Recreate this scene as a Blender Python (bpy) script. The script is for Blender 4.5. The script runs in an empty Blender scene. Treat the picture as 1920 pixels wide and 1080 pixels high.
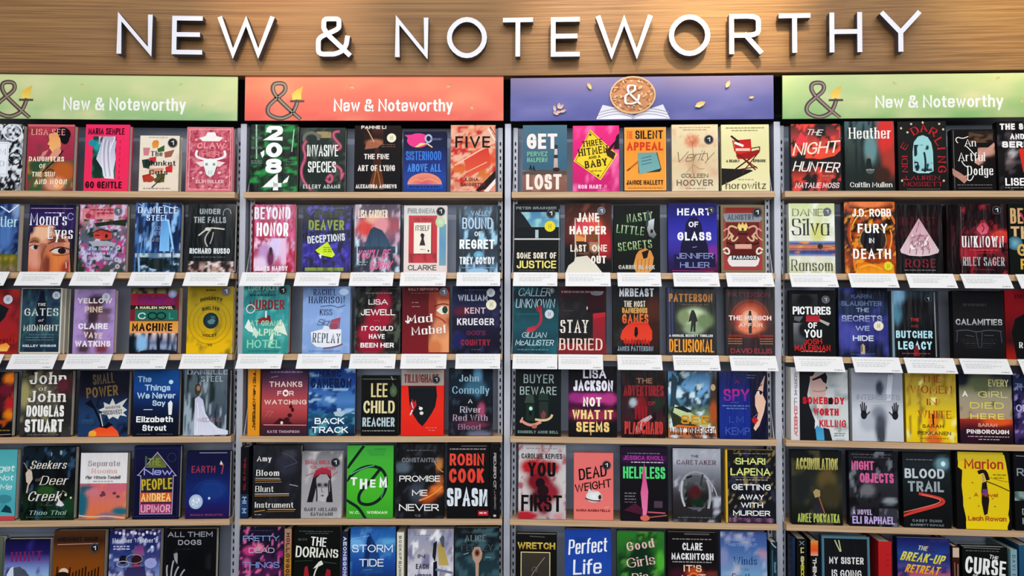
import bpy, math, random
from mathutils import Vector, Matrix, noise
from mathutils.geometry import tessellate_polygon

SC = bpy.context.scene
COL = SC.collection
rnd = random.Random(7)

# ---------------------------------------------------------------- camera, world, lights, exposure
TILT = math.radians(2.6)
FPX = 1500.0
EYE = 1.60                      # height of the lens above the floor
cam_d = bpy.data.cameras.new('camera')
cam_d.sensor_width = 36.0
cam_d.lens = 36.0 * FPX / 1920.0
cam = bpy.data.objects.new('camera', cam_d)
COL.objects.link(cam)
cam.location = (0, 0, EYE)
cam.rotation_euler = (math.pi / 2 + TILT, 0, 0)
SC.camera = cam

SC.view_settings.view_transform = 'Standard'
SC.view_settings.look = 'None'
SC.view_settings.exposure = -0.48
SC.view_settings.gamma = 1.0
SC.view_settings.use_curve_mapping = False

world = bpy.data.worlds.new('store_air')
SC.world = world
world.use_nodes = True
world.node_tree.nodes['Background'].inputs[0].default_value = (0.86, 0.93, 1.0, 1)
world.node_tree.nodes['Background'].inputs[1].default_value = 0.28


def area(name, loc, target, sx, sy, power, color):
    d = bpy.data.lights.new(name, 'AREA')
    d.shape = 'RECTANGLE'
    d.size, d.size_y, d.energy, d.color = sx, sy, power, color
    o = bpy.data.objects.new(name, d)
    COL.objects.link(o)
    o.location = loc
    o.rotation_euler = (Vector(target) - Vector(loc)).to_track_quat('-Z', 'Y').to_euler()
    return o


area('ceiling_or_added_light', (-1.3, 0.6, 3.6), (-0.9, 2.8, 1.3), 1.2, 0.5, 17, (1.0, 0.97, 0.93))
area('ceiling_or_added_light', (0.2, 0.9, 3.6), (0.2, 2.8, 1.4), 1.2, 0.5, 17, (1.0, 0.97, 0.93))
area('ceiling_or_added_light', (1.7, 0.6, 3.6), (1.1, 2.8, 1.4), 1.2, 0.5, 17, (1.0, 0.97, 0.93))
area('ceiling_or_added_light', (0.0, -1.0, 3.7), (0.0, 2.8, 1.2), 4.6, 1.2, 55, (0.96, 0.98, 1.0))
area('front_fill_light', (0.0, -3.6, 2.3), (0.0, 2.8, 1.5), 5.0, 1.5, 105, (0.93, 0.96, 1.0))  # unseen frontal fill added to brighten shelf undersides and back panels


for sx_ in (-1.4, 1.4):      # unseen downlights added over the aisle; the pale floor throws their light up under the shelves
    area('ceiling_or_added_light', (sx_, 1.0, 3.7), (sx_, 1.0, 0), 1.6, 0.6, 18, (0.95, 0.98, 1.0))
for sx_ in (-2.2, -0.75, 0.75, 2.2):      # far row of ceiling strips, whose reflections glance off the glossy jackets
    area('ceiling_or_added_light', (sx_, -3.4, 3.35), (sx_ * 0.6, 2.8, 1.6), 1.1, 0.14, 20, (0.95, 0.98, 1.0))


def spot(name, loc, target, power, color, deg, blend=1.0):
    d = bpy.data.lights.new(name, 'SPOT')
    d.energy, d.color, d.spot_size, d.spot_blend, d.shadow_soft_size = power, color, math.radians(deg), blend, 0.05
    o = bpy.data.objects.new(name, d)
    COL.objects.link(o)
    o.location = loc
    o.rotation_euler = (Vector(target) - Vector(loc)).to_track_quat('-Z', 'Y').to_euler()


# spotlights over the header board (the photo shows warm pools of light on the wood)
spot('spot_light', (-0.75, 1.75, 3.2), (-0.78, 2.75, 2.74), 80, (1.0, 0.72, 0.46), 38)
spot('spot_light', (0.28, 1.75, 3.2), (0.28, 2.72, 2.74), 100, (1.0, 0.82, 0.60), 36)
spot('spot_light', (0.74, 1.75, 3.2), (0.74, 2.72, 2.71), 170, (1.0, 0.80, 0.46), 38)
spot('spot_light', (1.75, 1.65, 3.2), (1.70, 2.65, 2.74), 80, (1.0, 0.78, 0.28), 38)

# ---------------------------------------------------------------- bay frames
# plan of the display wall: a shallow concave run of three-foot shelving bays
DIV = [None, (-0.944, 2.75), (-0.0182, 2.75), (0.9065, 2.698), None]
a = Vector((-1.741, 2.72)) - Vector(DIV[1]); a = a.normalized() * 0.926
DIV[0] = tuple(Vector(DIV[1]) + a)
a = Vector((1.691, 2.642)) - Vector(DIV[3]); a = a.normalized() * 0.926
DIV[4] = tuple(Vector(DIV[3]) + a)
ROLL = [0, 0.0, 0.0, math.radians(-0.33), math.radians(-0.62)]
ZDROP = [0, 0, 0, 0, 0]
BAY = {}
zd = 0.0
for b in (1, 2, 3, 4):
    p0, p1 = Vector(DIV[b - 1]), Vector(DIV[b])
    d = p1 - p0
    yaw = math.atan2(d.y, d.x)
    BAY[b] = (Matrix.Translation((p0.x, p0.y, EYE + zd)) @ Matrix.Rotation(yaw, 4, 'Z') @ Matrix.Rotation(-ROLL[b], 4, 'Y'), d.length)
    if ROLL[b]:
        zd += math.sin(ROLL[b]) * d.length
SHELF = {1: 0.4574, 2: 0.1777, 3: -0.1019, 4: -0.3816, 5: -0.6605, 6: -0.9402}    # shelf tops, measured from the eye level


def px(b, x, y, dep=0.0):
    """The point of bay b's plane (set back by dep) that stands where the photo has pixel (x, y), in the bay's own frame (s along, z up)."""
    M = BAY[b][0]
    R = Vector((1, 0, 0)); F = Vector((0, math.cos(TILT), math.sin(TILT))); U = Vector((0, -math.sin(TILT), math.cos(TILT)))
    dr = F + R * ((x - 960) / FPX) - U * ((y - 540) / FPX)
    Mi = M.inverted()
    o = Mi @ Vector((0, 0, EYE)); dd = Mi.to_3x3() @ dr
    k = (dep - o.y) / dd.y
    q = o + dd * k
    return q.x, q.z


# ---------------------------------------------------------------- colours and materials
def lin(h):
    if isinstance(h, tuple):
        return h
    out = []
    for i in (0, 2, 4):
        c = int(h[i:i + 2], 16) / 255.0
        out.append(c / 12.92 if c <= 0.04045 else ((c + 0.055) / 1.055) ** 2.4)
    return tuple(out)


def mix(a, b, f):
    f = 0.0 if f < 0 else 1.0 if f > 1 else f
    return (a[0] + (b[0] - a[0]) * f, a[1] + (b[1] - a[1]) * f, a[2] + (b[2] - a[2]) * f)


def mat(name, color=None, rough=0.5, metal=0.0, attr=False, bump=None, coat=0.0, spec=0.5, vary=None):
    m = bpy.data.materials.new(name)
    m.use_nodes = True
    nt = m.node_tree
    p = nt.nodes['Principled BSDF']
    p.inputs['Roughness'].default_value = rough
    p.inputs['Metallic'].default_value = metal
    p.inputs['Coat Weight'].default_value = coat
    p.inputs['Coat Roughness'].default_value = 0.12
    p.inputs['Specular IOR Level'].default_value = spec
    if attr:
        n = nt.nodes.new('ShaderNodeAttribute'); n.attribute_name = 'ink'
        nt.links.new(n.outputs['Color'], p.inputs['Base Color'])
    elif vary:
        tc = nt.nodes.new('ShaderNodeTexCoord')
        mp = nt.nodes.new('ShaderNodeMapping'); mp.inputs['Scale'].default_value = vary[0]
        nz = nt.nodes.new('ShaderNodeTexNoise'); nz.inputs['Scale'].default_value = 1.0; nz.inputs['Detail'].default_value = 5.0
        rp = nt.nodes.new('ShaderNodeValToRGB')
        rp.color_ramp.elements[0].position = 0.3; rp.color_ramp.elements[1].position = 0.7
        rp.color_ramp.elements[0].color = lin(vary[1]) + (1,); rp.color_ramp.elements[1].color = lin(vary[2]) + (1,)
        nt.links.new(tc.outputs['Object'], mp.inputs[0]); nt.links.new(mp.outputs[0], nz.inputs['Vector'])
        nt.links.new(nz.outputs['Fac'], rp.inputs[0]); nt.links.new(rp.outputs[0], p.inputs['Base Color'])
    else:
        p.inputs['Base Color'].default_value = lin(color) + (1,)
    if bump:
        tc = nt.nodes.new('ShaderNodeTexCoord')
        mp = nt.nodes.new('ShaderNodeMapping'); mp.inputs['Scale'].default_value = bump[0]
        nz = nt.nodes.new('ShaderNodeTexNoise'); nz.inputs['Scale'].default_value = 1.0; nz.inputs['Detail'].default_value = 2.0
        oi = nt.nodes.new('ShaderNodeObjectInfo')
        av = nt.nodes.new('ShaderNodeVectorMath'); av.operation = 'ADD'
        sc_ = nt.nodes.new('ShaderNodeVectorMath'); sc_.operation = 'SCALE'; sc_.inputs['Scale'].default_value = 1.0
        nt.links.new(oi.outputs['Location'], sc_.inputs[0])
        nt.links.new(tc.outputs['Object'], av.inputs[0]); nt.links.new(sc_.outputs[0], av.inputs[1])
        bp = nt.nodes.new('ShaderNodeBump'); bp.inputs['Strength'].default_value = bump[1]; bp.inputs['Distance'].default_value = bump[2]
        nt.links.new(av.outputs[0], mp.inputs[0]); nt.links.new(mp.outputs[0], nz.inputs['Vector'])
        nt.links.new(nz.outputs['Fac'], bp.inputs['Height']); nt.links.new(bp.outputs[0], p.inputs['Normal'])
    return m


M_COVER = mat('printed_jacket', rough=0.42, attr=True, bump=((9, 9, 5), 0.3, 0.01), spec=0.08)
M_GLOSS = mat('glossy_jacket', rough=0.3, attr=True, bump=((38, 9, 7), 0.7, 0.009), coat=0.14, spec=0.1)
M_PRINT = mat('printed_panel', rough=0.45, attr=True, spec=0.3)
M_PAGES = mat('paper_edges', rough=0.9, vary=((40, 900, 8), 'cfc4b2', 'e6dfd0'))
M_STICK = mat('sticker_vinyl', rough=0.4, attr=True, spec=0.15)
M_WOOD = mat('shelf_laminate', rough=0.5, vary=((3, 60, 150), 'b08c68', 'cfae88'), spec=0.3)
M_HEAD = mat('header_wood', rough=0.5, vary=((1.6, 60, 300), '6b4a2e', '9e764a'), spec=0.2)
M_METAL = mat('grey_steel', rough=0.45, metal=0.35, vary=((6, 6, 3), 'a4a6b2', 'c2c4cc'))
M_BACK = mat('slate_steel_back', rough=0.42, metal=0.3, vary=((5, 5, 4), 'a6b1c9', 'c2ccdf'))
M_STEEL = mat('shelf_deck_steel', rough=0.3, metal=0.55, vary=((4, 4, 4), 'b4bfd6', 'ccd6e8'))
M_SLOT = mat('slot_shadow_dark', color='15161a', rough=0.8)  # dark blocks stand in for the shade inside the open slots
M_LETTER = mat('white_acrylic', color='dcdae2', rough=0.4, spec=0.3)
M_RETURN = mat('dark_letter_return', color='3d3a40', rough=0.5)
M_WALL = mat('dark_void_wall', rough=0.8, vary=((2, 2, 2), '1c1c1f', '26262a'))  # near-black tone stands in for the dark void behind the banners
M_FLOOR = mat('pale_floor_tile', rough=0.5, vary=((30, 30, 30), 'b4b6bc', 'cdd0d6'))


# ---------------------------------------------------------------- mesh collector with per-corner ink
class MB:
    def __init__(self):
        self.v, self.f, self.c = [], [], []

    def quad(self, pts, cols):
        i = len(self.v)
        self.v.extend(pts)
        self.f.append(tuple(range(i, i + len(pts))))
        if isinstance(cols, list):
            self.c.extend(cols)
        else:
            self.c.extend([cols] * len(pts))

    def box(self, x0, x1, y0, y1, z0, z1, col=(0.5, 0.5, 0.5)):
        P = [(x0, y0, z0), (x1, y0, z0), (x1, y1, z0), (x0, y1, z0), (x0, y0, z1), (x1, y0, z1), (x1, y1, z1), (x0, y1, z1)]
        i = len(self.v)
        self.v.extend(P)
        for f in ((0, 3, 2, 1), (4, 5, 6, 7), (0, 1, 5, 4), (1, 2, 6, 5), (2, 3, 7, 6), (3, 0, 4, 7)):
            self.f.append(tuple(i + k for k in f))
            self.c.extend([col] * 4)

    def build(self, name, material, parent=None, matrix=None, mats=None, mi=None):
        me = bpy.data.meshes.new(name)
        me.from_pydata(self.v, [], self.f)
        at = me.color_attributes.new('ink', 'FLOAT_COLOR', 'CORNER')
        flat = []
        for c in self.c:
            flat.extend((c[0], c[1], c[2], 1.0))
        at.data.foreach_set('color', flat)
        if mats:
            for m in mats:
                me.materials.append(m)
            me.polygons.foreach_set('material_index', mi)
        else:
            me.materials.append(material)
        o = bpy.data.objects.new(name, me)
        COL.objects.link(o)
        if parent:
            o.parent = parent
        if matrix is not None:
            o.matrix_world = matrix
        return o


def tag(o, label=None, cat=None, group=None, kind=None):
    for k, v in (('label', label), ('category', cat), ('group', group), ('kind', kind)):
        if v:
            o[k] = v
    return o


def empty(name, matrix, label, cat, group=None):
    o = bpy.data.objects.new(name, None)
    COL.objects.link(o)
    o.empty_display_size = 0.05
    o.matrix_world = matrix
    return tag(o, label, cat, group)


# ---------------------------------------------------------------- a small stroke alphabet (corner points plain, curve controls starred)
G = {
 'A': (9, "0,0 4.5,10 9,0|1.6,3.4 7.4,3.4"), 'B': (7, "0,0 0,10 3.6,10 6.4,10* 6.4,7.6* 6.4,5.3* 3.6,5.3 0,5.3|3.6,5.3 7,5.3* 7,2.6* 7,0* 3.6,0 0,0"),
 'C': (7.8, "7.8,7.4 7,10* 3,10* 0,7.6* 0,2.4* 3,0* 7,0* 7.8,2.6"), 'D': (8, "0,0 0,10 3.5,10 5.8,10* 8,7.8* 8,2.2* 5.8,0* 3.5,0 0,0"),
 'E': (6.2, "6.2,10 0,10 0,0 6.2,0|0,5.2 5.6,5.2"), 'F': (6.2, "6.2,10 0,10 0,0|0,5.2 5.4,5.2"),
 'G': (8.2, "7.8,7.6 7,10* 3,10* 0,7.6* 0,2.4* 3,0* 7.4,0* 8.2,2.4 8.2,4.8 5,4.8"), 'H': (8, "0,0 0,10|8,0 8,10|0,5.2 8,5.2"),
 'I': (0, "0,0 0,10"), 'J': (5, "5,10 5,2.5 5,0* 2.4,0* 0,0* 0,2.6"), 'K': (7.4, "0,0 0,10|7,10 0,4.2|2.4,6.2 7.4,0"),
 'L': (6, "0,10 0,0 6,0"), 'M': (9.5, "0,0 0,10 4.75,2.5 9.5,10 9.5,0"), 'N': (8, "0,0 0,10 8,0 8,10"),
 'O': (9, "@0,3* 0,7* 2.8,10* 6.2,10* 9,7* 9,3* 6.2,0* 2.8,0*"), 'P': (6.8, "0,0 0,10 4,10 6.8,10* 6.8,7.3* 6.8,4.6* 4,4.6 0,4.6"),
 'Q': (9, "@0,3* 0,7* 2.8,10* 6.2,10* 9,7* 9,3* 6.2,0* 2.8,0*|5.5,2.8 8.8,-0.6"),
 'R': (7.2, "0,0 0,10 4,10 6.8,10* 6.8,7.3* 6.8,4.6* 4,4.6 0,4.6|3.6,4.6 7.2,0"),
 'S': (6.8, "6.4,7.8 6.2,10* 3.4,10* 0.4,10* 0.4,7.6* 0.4,5.6* 3.4,5.1* 6.8,4.6* 6.8,2.5* 6.8,0* 3.4,0* 0.4,0* 0,2.4"),
 'T': (8, "0,10 8,10|4,10 4,0"), 'U': (8, "0,10 0,3 0,0* 4,0* 8,0* 8,3 8,10"), 'V': (8.6, "0,10 4.3,0 8.6,10"),
 'W': (12.6, "0,10 3.2,0 6.3,9.4 9.4,0 12.6,10"), 'X': (8, "0,0 8,10|0,10 8,0"), 'Y': (8, "0,10 4,4.8 8,10|4,4.8 4,0"),
 'Z': (7.4, "0,10 7.4,10 0,0 7.4,0"), '&': (8.6, "8.2,4.6 8,1.6* 5,0* 3,0* 0,0* 0,2.6* 0,4.6* 2.6,5.8* 5.8,7.2* 5.8,8.4* 5.8,10* 3.7,10* 1.5,10* 1.5,8* 1.5,7* 3,5.2 8.6,0"),
 '0': (6.4, "@0,3* 0,7* 2,10* 4.4,10* 6.4,7* 6.4,3* 4.4,0* 2,0*"), '1': (3, "0,7.8 3,10 3,0"),
 '2': (6.4, "0,7.4 0,10* 3.2,10* 6.4,10* 6.4,7.4* 6.4,5.6* 4.4,4* 0,0 6.4,0"), '4': (7, "5,0 5,10 0,3 7,3"), '7': (6.6, "0,10 6.6,10 2.4,0"),
 '8': (6.4, "@0.3,6.6* 0.3,9* 2,10* 4.4,10* 6.1,9* 6.1,6.6* 4.4,5.3* 2,5.3*|@0,1.2* 0,4* 2,5.3* 4.4,5.3* 6.4,4* 6.4,1.2* 4.4,0* 2,0*"),
 "'": (0, "0,10 0,7.6"), '-': (4, "0,4.4 4,4.4"), '.': (0, "0,0 0,0.5"), ',': (0.6, "0.6,0.6 0,-1.4"), '!': (0, "0,10 0,3|0,0 0,0.6"),
 'a': (5.6, "5.6,7 5.6,0|5.6,5.2 5.6,7* 2.8,7* 0,7* 0,3.5* 0,0* 2.8,0* 5.6,0* 5.6,1.8"), 'b': (5.8, "0,10 0,0|0,5.2 0,7* 2.9,7* 5.8,7* 5.8,3.5* 5.8,0* 2.9,0* 0,0* 0,1.8"),
 'c': (5, "5,5.6 4.8,7* 2.8,7* 0,7* 0,3.5* 0,0* 2.8,0* 4.8,0* 5,1.4"), 'd': (5.8, "5.8,10 5.8,0|5.8,5.2 5.8,7* 2.9,7* 0,7* 0,3.5* 0,0* 2.9,0* 5.8,0* 5.8,1.8"),
 'e': (5.6, "0.2,3.7 5.6,3.7 5.6,7* 2.9,7* 0,7* 0,3.5* 0,0* 2.9,0* 5,0* 5.3,1.4"), 'f': (3.4, "1.2,0 1.2,8 1.2,10* 3.4,10|0,6.8 3.2,6.8"),
 'g': (5.6, "5.6,5.2 5.6,7* 2.8,7* 0,7* 0,3.5* 0,0* 2.8,0* 5.6,0* 5.6,1.8|5.6,7 5.6,-1 5.6,-3* 3,-3* 0.6,-3* 0.4,-1.8"),
 'h': (5.4, "0,10 0,0|0,4.5 0.3,7* 3,7* 5.4,7* 5.4,4.4 5.4,0"), 'i': (0, "0,7 0,0|0,9.2 0,9.8"), 'j': (1.5, "1.5,7 1.5,-1.5 1.5,-3* 0,-3|1.5,9.2 1.5,9.8"),
 'k': (5.2, "0,10 0,0|4.8,7 0,2.8|1.8,4.2 5.2,0"), 'l': (0, "0,10 0,0"),
 'm': (9, "0,7 0,0|0,4.5 0.2,7* 2.4,7* 4.5,7* 4.5,4.4 4.5,0|4.5,4.5 4.7,7* 6.9,7* 9,7* 9,4.4 9,0"), 'n': (5.4, "0,7 0,0|0,4.5 0.3,7* 3,7* 5.4,7* 5.4,4.4 5.4,0"),
 'o': (5.8, "@0,2.2* 0,4.8* 1.8,7* 4,7* 5.8,4.8* 5.8,2.2* 4,0* 1.8,0*"), 'p': (5.8, "0,7 0,-3|0,5.2 0,7* 2.9,7* 5.8,7* 5.8,3.5* 5.8,0* 2.9,0* 0,0* 0,1.8"),
 'q': (5.8, "5.8,7 5.8,-3|5.8,5.2 5.8,7* 2.9,7* 0,7* 0,3.5* 0,0* 2.9,0* 5.8,0* 5.8,1.8"), 'r': (3.4, "0,7 0,0|0,4.4 0.4,7* 3.4,6.8"),
 's': (4.6, "4.4,5.5 4.2,7* 2.3,7* 0.2,7* 0.2,5.3* 0.2,3.9* 2.3,3.5* 4.6,3.1* 4.6,1.7* 4.6,0* 2.3,0* 0.2,0* 0,1.6"),
 't': (3.2, "1.2,9.2 1.2,1.6 1.2,0* 3.2,0.1|0,6.8 3.1,6.8"), 'u': (5.4, "0,7 0,2.6 0,0* 2.6,0* 5.1,0* 5.4,2.6|5.4,7 5.4,0"),
 'v': (5.6, "0,7 2.8,0 5.6,7"), 'w': (8.6, "0,7 2.2,0 4.3,6.4 6.4,0 8.6,7"), 'x': (5.4, "0,0 5.4,7|0,7 5.4,0"), 'y': (5.6, "0,7 2.9,0|5.6,7 1.6,-3"), 'z': (5, "0,7 5,7 0,0 5,0"),
}
GC = {}


def glyph(ch):
    if ch not in GC:
        wd, src = G[ch]
        paths = []
        for part in src.split('|'):
            closed = part[0] == '@'
            pts = []
            for tok in part.lstrip('@').split():
                off = tok.endswith('*')
                x, y = tok.rstrip('*').split(',')
                pts.append((float(x), float(y), off))
            out = []
            n = len(pts)
            if closed:
                for i in range(n):
                    A, B, C = pts[i - 1], pts[i], pts[(i + 1) % n]
                    s = ((A[0] + B[0]) / 2, (A[1] + B[1]) / 2); e = ((B[0] + C[0]) / 2, (B[1] + C[1]) / 2)
                    for k in range(3):
                        t = k / 3
                        out.append(((1 - t) ** 2 * s[0] + 2 * t * (1 - t) * B[0] + t * t * e[0], (1 - t) ** 2 * s[1] + 2 * t * (1 - t) * B[1] + t * t * e[1]))
            else:
                for i in range(n):
                    B = pts[i]
                    if not B[2]:
                        out.append((B[0], B[1]))
                        continue
                    A, C = pts[i - 1], pts[i + 1]
                    s = (A[0], A[1]) if not A[2] else ((A[0] + B[0]) / 2, (A[1] + B[1]) / 2)
                    e = (C[0], C[1]) if not C[2] else ((B[0] + C[0]) / 2, (B[1] + C[1]) / 2)
                    for k in range(1, 4 if C[2] else 3):
                        t = k / 3
                        out.append(((1 - t) ** 2 * s[0] + 2 * t * (1 - t) * B[0] + t * t * e[0], (1 - t) ** 2 * s[1] + 2 * t * (1 - t) * B[1] + t * t * e[1]))
            paths.append((closed, out))
        GC[ch] = (wd, paths)
    return GC[ch]


def ribbon(P, closed, wx, wy):
    """Left and right outline points of a pen stroke with half widths wx (of upright strokes) and wy (of level ones)."""
    P = [p for i, p in enumerate(P) if i == 0 or abs(p[0] - P[i - 1][0]) + abs(p[1] - P[i - 1][1]) > 1e-9]
    n = len(P)
    if n < 2:
        return []
    T = []
    m = n if closed else n - 1
    for i in range(m):
        q = P[(i + 1) % n]
        dx, dy = q[0] - P[i][0], q[1] - P[i][1]
        L = math.hypot(dx, dy) or 1e-9
        T.append((dx / L, dy / L))
    out = []
    for i in range(n):
        if closed:
            t0, t1 = T[i - 1], T[i]
        else:
            t0, t1 = T[max(i - 1, 0)], T[min(i, m - 1)]
        n0, n1 = (-t0[1], t0[0]), (-t1[1], t1[0])
        mx, my = n0[0] + n1[0], n0[1] + n1[1]
        L = math.hypot(mx, my)
        if L < 0.25:
            mx, my, L = n0[0], n0[1], 1.0
        mx /= L; my /= L
        k = max(0.45, mx * n0[0] + my * n0[1])
        s = math.sqrt((wx * mx) ** 2 + (wy * my) ** 2) / k
        x, y = P[i]
        if not closed and (i == 0 or i == n - 1):
            t = t0 if i else (-t1[0], -t1[1])
            e = math.sqrt((wx * t[0]) ** 2 + (wy * t[1]) ** 2)
            x += t[0] * e; y += t[1] * e
        out.append(((x + mx * s, y + my * s), (x - mx * s, y - my * s)))
    if closed:
        out.append(out[0])
    return out


def layout(s, W, H, w, k, g, serif):
    """Quads (in a box W by H) of a string set in the stroke alphabet."""
    n = len(s.replace(' ', ''))
    sp = s.count(' ')
    gg = g + (0.55 if serif else 0)
    stem = min(w * H, W * 0.5 / max(1, n * (1 + gg) + sp))
    nat = sum(G[c][0] for c in s if c != ' ') / 10 * H
    rest = W - n * stem - max(0, len(s) - 1) * gg * stem - sp * 1.2 * stem
    sx = max(0.02, rest / max(nat, 1e-6)) if nat > 0 else 1
    sx = min(sx, 3.0)
    wx, wy = stem / 2, stem / 2 * k
    wy = min(wy, H * 0.13)
    quads = []
    x = 0.0
    npath = 0
    for c in s:
        if c == ' ':
            x += stem * 1.2 + gg * stem
            continue
        wd, paths = glyph(c)
        for closed, pts in paths:
            npath += 1
            P = [(x + wx + p[0] / 10 * H * sx, wy + p[1] / 10 * (H - 2 * wy)) for p in pts]
            R = ribbon(P, closed, wx, wy)
            for i in range(len(R) - 1):
                quads.append((R[i][0], R[i][1], R[i + 1][1], R[i + 1][0], (npath % 4) * 1.5e-5 + (i % 2) * 7e-6))
            if serif and not closed and len(P) > 1:
                for a_, b_ in ((P[0], P[1]), (P[-1], P[-2])):
                    dx, dy = a_[0] - b_[0], a_[1] - b_[1]
                    if abs(dy) > 1.2 * abs(dx):
                        yy = a_[1] + (wy if dy > 0 else -wy)
                        hh = wy * 1.9 * (-1 if dy > 0 else 1)
                        ex = wx * 1.0 + serif * H * 0.05
                        quads.append(((a_[0] - ex, yy), (a_[0] + ex, yy), (a_[0] + ex, yy + hh), (a_[0] - ex, yy + hh), 6.5e-5))
                    elif abs(dx) > 2 * abs(dy) and (a_[1] < H * 0.12 or a_[1] > H * 0.88):
                        e_ = 1 if a_[1] > H / 2 else -1
                        quads.append(((a_[0] - wx * .4, a_[1] + e_ * wy), (a_[0] + wx * .5, a_[1] + e_ * wy), (a_[0] + wx * .5, a_[1] - e_ * H * .14), (a_[0] - wx * .2, a_[1] - e_ * H * .14), 6.5e-5))
        x += wd / 10 * H * sx + stem + gg * stem
    return quads


# ---------------------------------------------------------------- printed art: the current surface and its ink functions (percent of width, percent of height from the top)
class Art:
    pass


A = Art()
STEP = 0.00009


def start(w, h, m=None):
    A.m = m or MB(); A.w, A.h, A.z = w, h, 0.0004


def pt3(x, y):
    return (min(max(x, 0.0), A.w), -A.z, min(max(y, 0.0), A.h))


def XY(u, v):
    return u / 100 * A.w, (1 - v / 100) * A.h


def stops(cols, t):
    n = len(cols)
    if n == 1:
        return cols[0]
    t = max(0.0, min(1.0, t)) * (n - 1)
    i = min(int(t), n - 2)
    return mix(cols[i], cols[i + 1], t - i)


def gd(u0, v0, u1, v1, cols, b=(), n=(), nx=16, ny=22, hz=0):
    """A printed picture area: a vertical (hz=1: level) blend of colours, soft blobs b (u,v,ru,rv,colour) and noise n (su,sv,level,soft,colour)."""
    cols = [lin(c) for c in cols]
    bb = [(x, y, rx, ry, lin(c)) for x, y, rx, ry, c in b]
    nn = [(s, t, l, f, lin(c)) for s, t, l, f, c in n]
    if not bb and not nn:
        nx, ny = (1, len(cols) - 1 or 1) if not hz else (len(cols) - 1 or 1, 1)
    A.seed = getattr(A, 'seed', 0) + 7.3
    grid = []
    for j in range(ny + 1):
        row = []
        for i in range(nx + 1):
            u = u0 + (u1 - u0) * i / nx; v = v0 + (v1 - v0) * j / ny
            c = stops(cols, (i / nx) if hz else (j / ny))
            for s, t, l, f, q in nn:
                k = noise.noise((u / 100 * s, v / 100 * t, A.seed + s)) * 0.6 + 0.5 + 0.4 * noise.noise((u / 43 * s, v / 43 * t, A.seed))
                c = mix(c, q, (k - l) / f + 0.5)
            for x, y, rx, ry, q in bb:
                d = ((u - x) / rx) ** 2 + ((v - y) / ry) ** 2
                if d < 6:
                    c = mix(c, q, min(1.0, 1.35 * math.exp(-d * d * 0.8)))
            row.append((u, v, c))
        grid.append(row)
    A.z += STEP
    for j in range(ny):
        for i in range(nx):
            q = (grid[j + 1][i], grid[j + 1][i + 1], grid[j][i + 1], grid[j][i])
            A.m.quad([pt3(*XY(x[0], x[1])) for x in q], [x[2] for x in q])


def bg(*cols, **k):
    gd(0, 0, 100, 100, cols, **k)


def r(u0, v0, u1, v1, c):
    gd(u0, v0, u1, v1, [c])


def p(pts, c, c2=None):
    """A printed outline of any shape; c2 is its colour at the foot."""
    A.z += STEP
    c = lin(c); d = lin(c2) if c2 else c
    P = [XY(pts[i], pts[i + 1]) for i in range(0, len(pts), 2)]
    y0 = min(q[1] for q in P); y1 = max(q[1] for q in P)
    for tri in tessellate_polygon([[Vector((q[0], q[1], 0)) for q in P]]):
        T3 = [P[i] for i in tri]
        A.m.quad([pt3(*q) for q in T3], [mix(d, c, (q[1] - y0) / max(y1 - y0, 1e-6)) for q in T3])


def e(u, v, ru, rv, c, c2=None, n=18, a0=0, a1=360):
    A.z += STEP
    c = lin(c); d = lin(c2) if c2 else c
    P = [XY(u + ru * math.cos(math.radians(a0 + (a1 - a0) * k / n)), v - rv * math.sin(math.radians(a0 + (a1 - a0) * k / n))) for k in range(n + 1)]
    o = XY(u, v)
    for i in range(n):
        A.m.quad([pt3(*o), pt3(*P[i]), pt3(*P[i + 1])], [d, c, c])


def l(pts, w, c, k=1.0, sm=0):
    """A drawn line, w percent of the width; sm=1 rounds it through its points."""
    A.z += STEP
    c = lin(c)
    Q = [XY(pts[i], pts[i + 1]) for i in range(0, len(pts), 2)]
    if sm:
        out = [Q[0]]
        for i in range(1, len(Q) - 1):
            s = Q[0] if i == 1 else ((Q[i - 1][0] + Q[i][0]) / 2, (Q[i - 1][1] + Q[i][1]) / 2)
            t_ = Q[-1] if i == len(Q) - 2 else ((Q[i][0] + Q[i + 1][0]) / 2, (Q[i][1] + Q[i + 1][1]) / 2)
            for q in range(1, 6):
                t = q / 5
                out.append(((1 - t) ** 2 * s[0] + 2 * t * (1 - t) * Q[i][0] + t * t * t_[0], (1 - t) ** 2 * s[1] + 2 * t * (1 - t) * Q[i][1] + t * t * t_[1]))
        Q = out
    hw = w / 200 * A.w
    R = ribbon(Q, False, hw, hw * k)
    for i in range(len(R) - 1):
        A.m.quad([pt3(*R[i][0]), pt3(*R[i][1]), pt3(*R[i + 1][1]), pt3(*R[i + 1][0])], c)


def o(u, v, ru, rv, w, c, a0=0, a1=360):
    pts = []
    n = 24
    for k in range(n + 1):
        q = math.radians(a0 + (a1 - a0) * k / n)
        pts += [u + ru * math.cos(q), v - rv * math.sin(q)]
    l(pts, w, c)


def frame(u0, v0, u1, v1, w, c):
    hv = w * A.w / A.h
    r(u0, v0, u1, v0 + hv, c); r(u0, v1 - hv, u1, v1, c)
    r(u0, v0, u0 + w, v1, c); r(u1 - w, v0, u1, v1, c)


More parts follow.
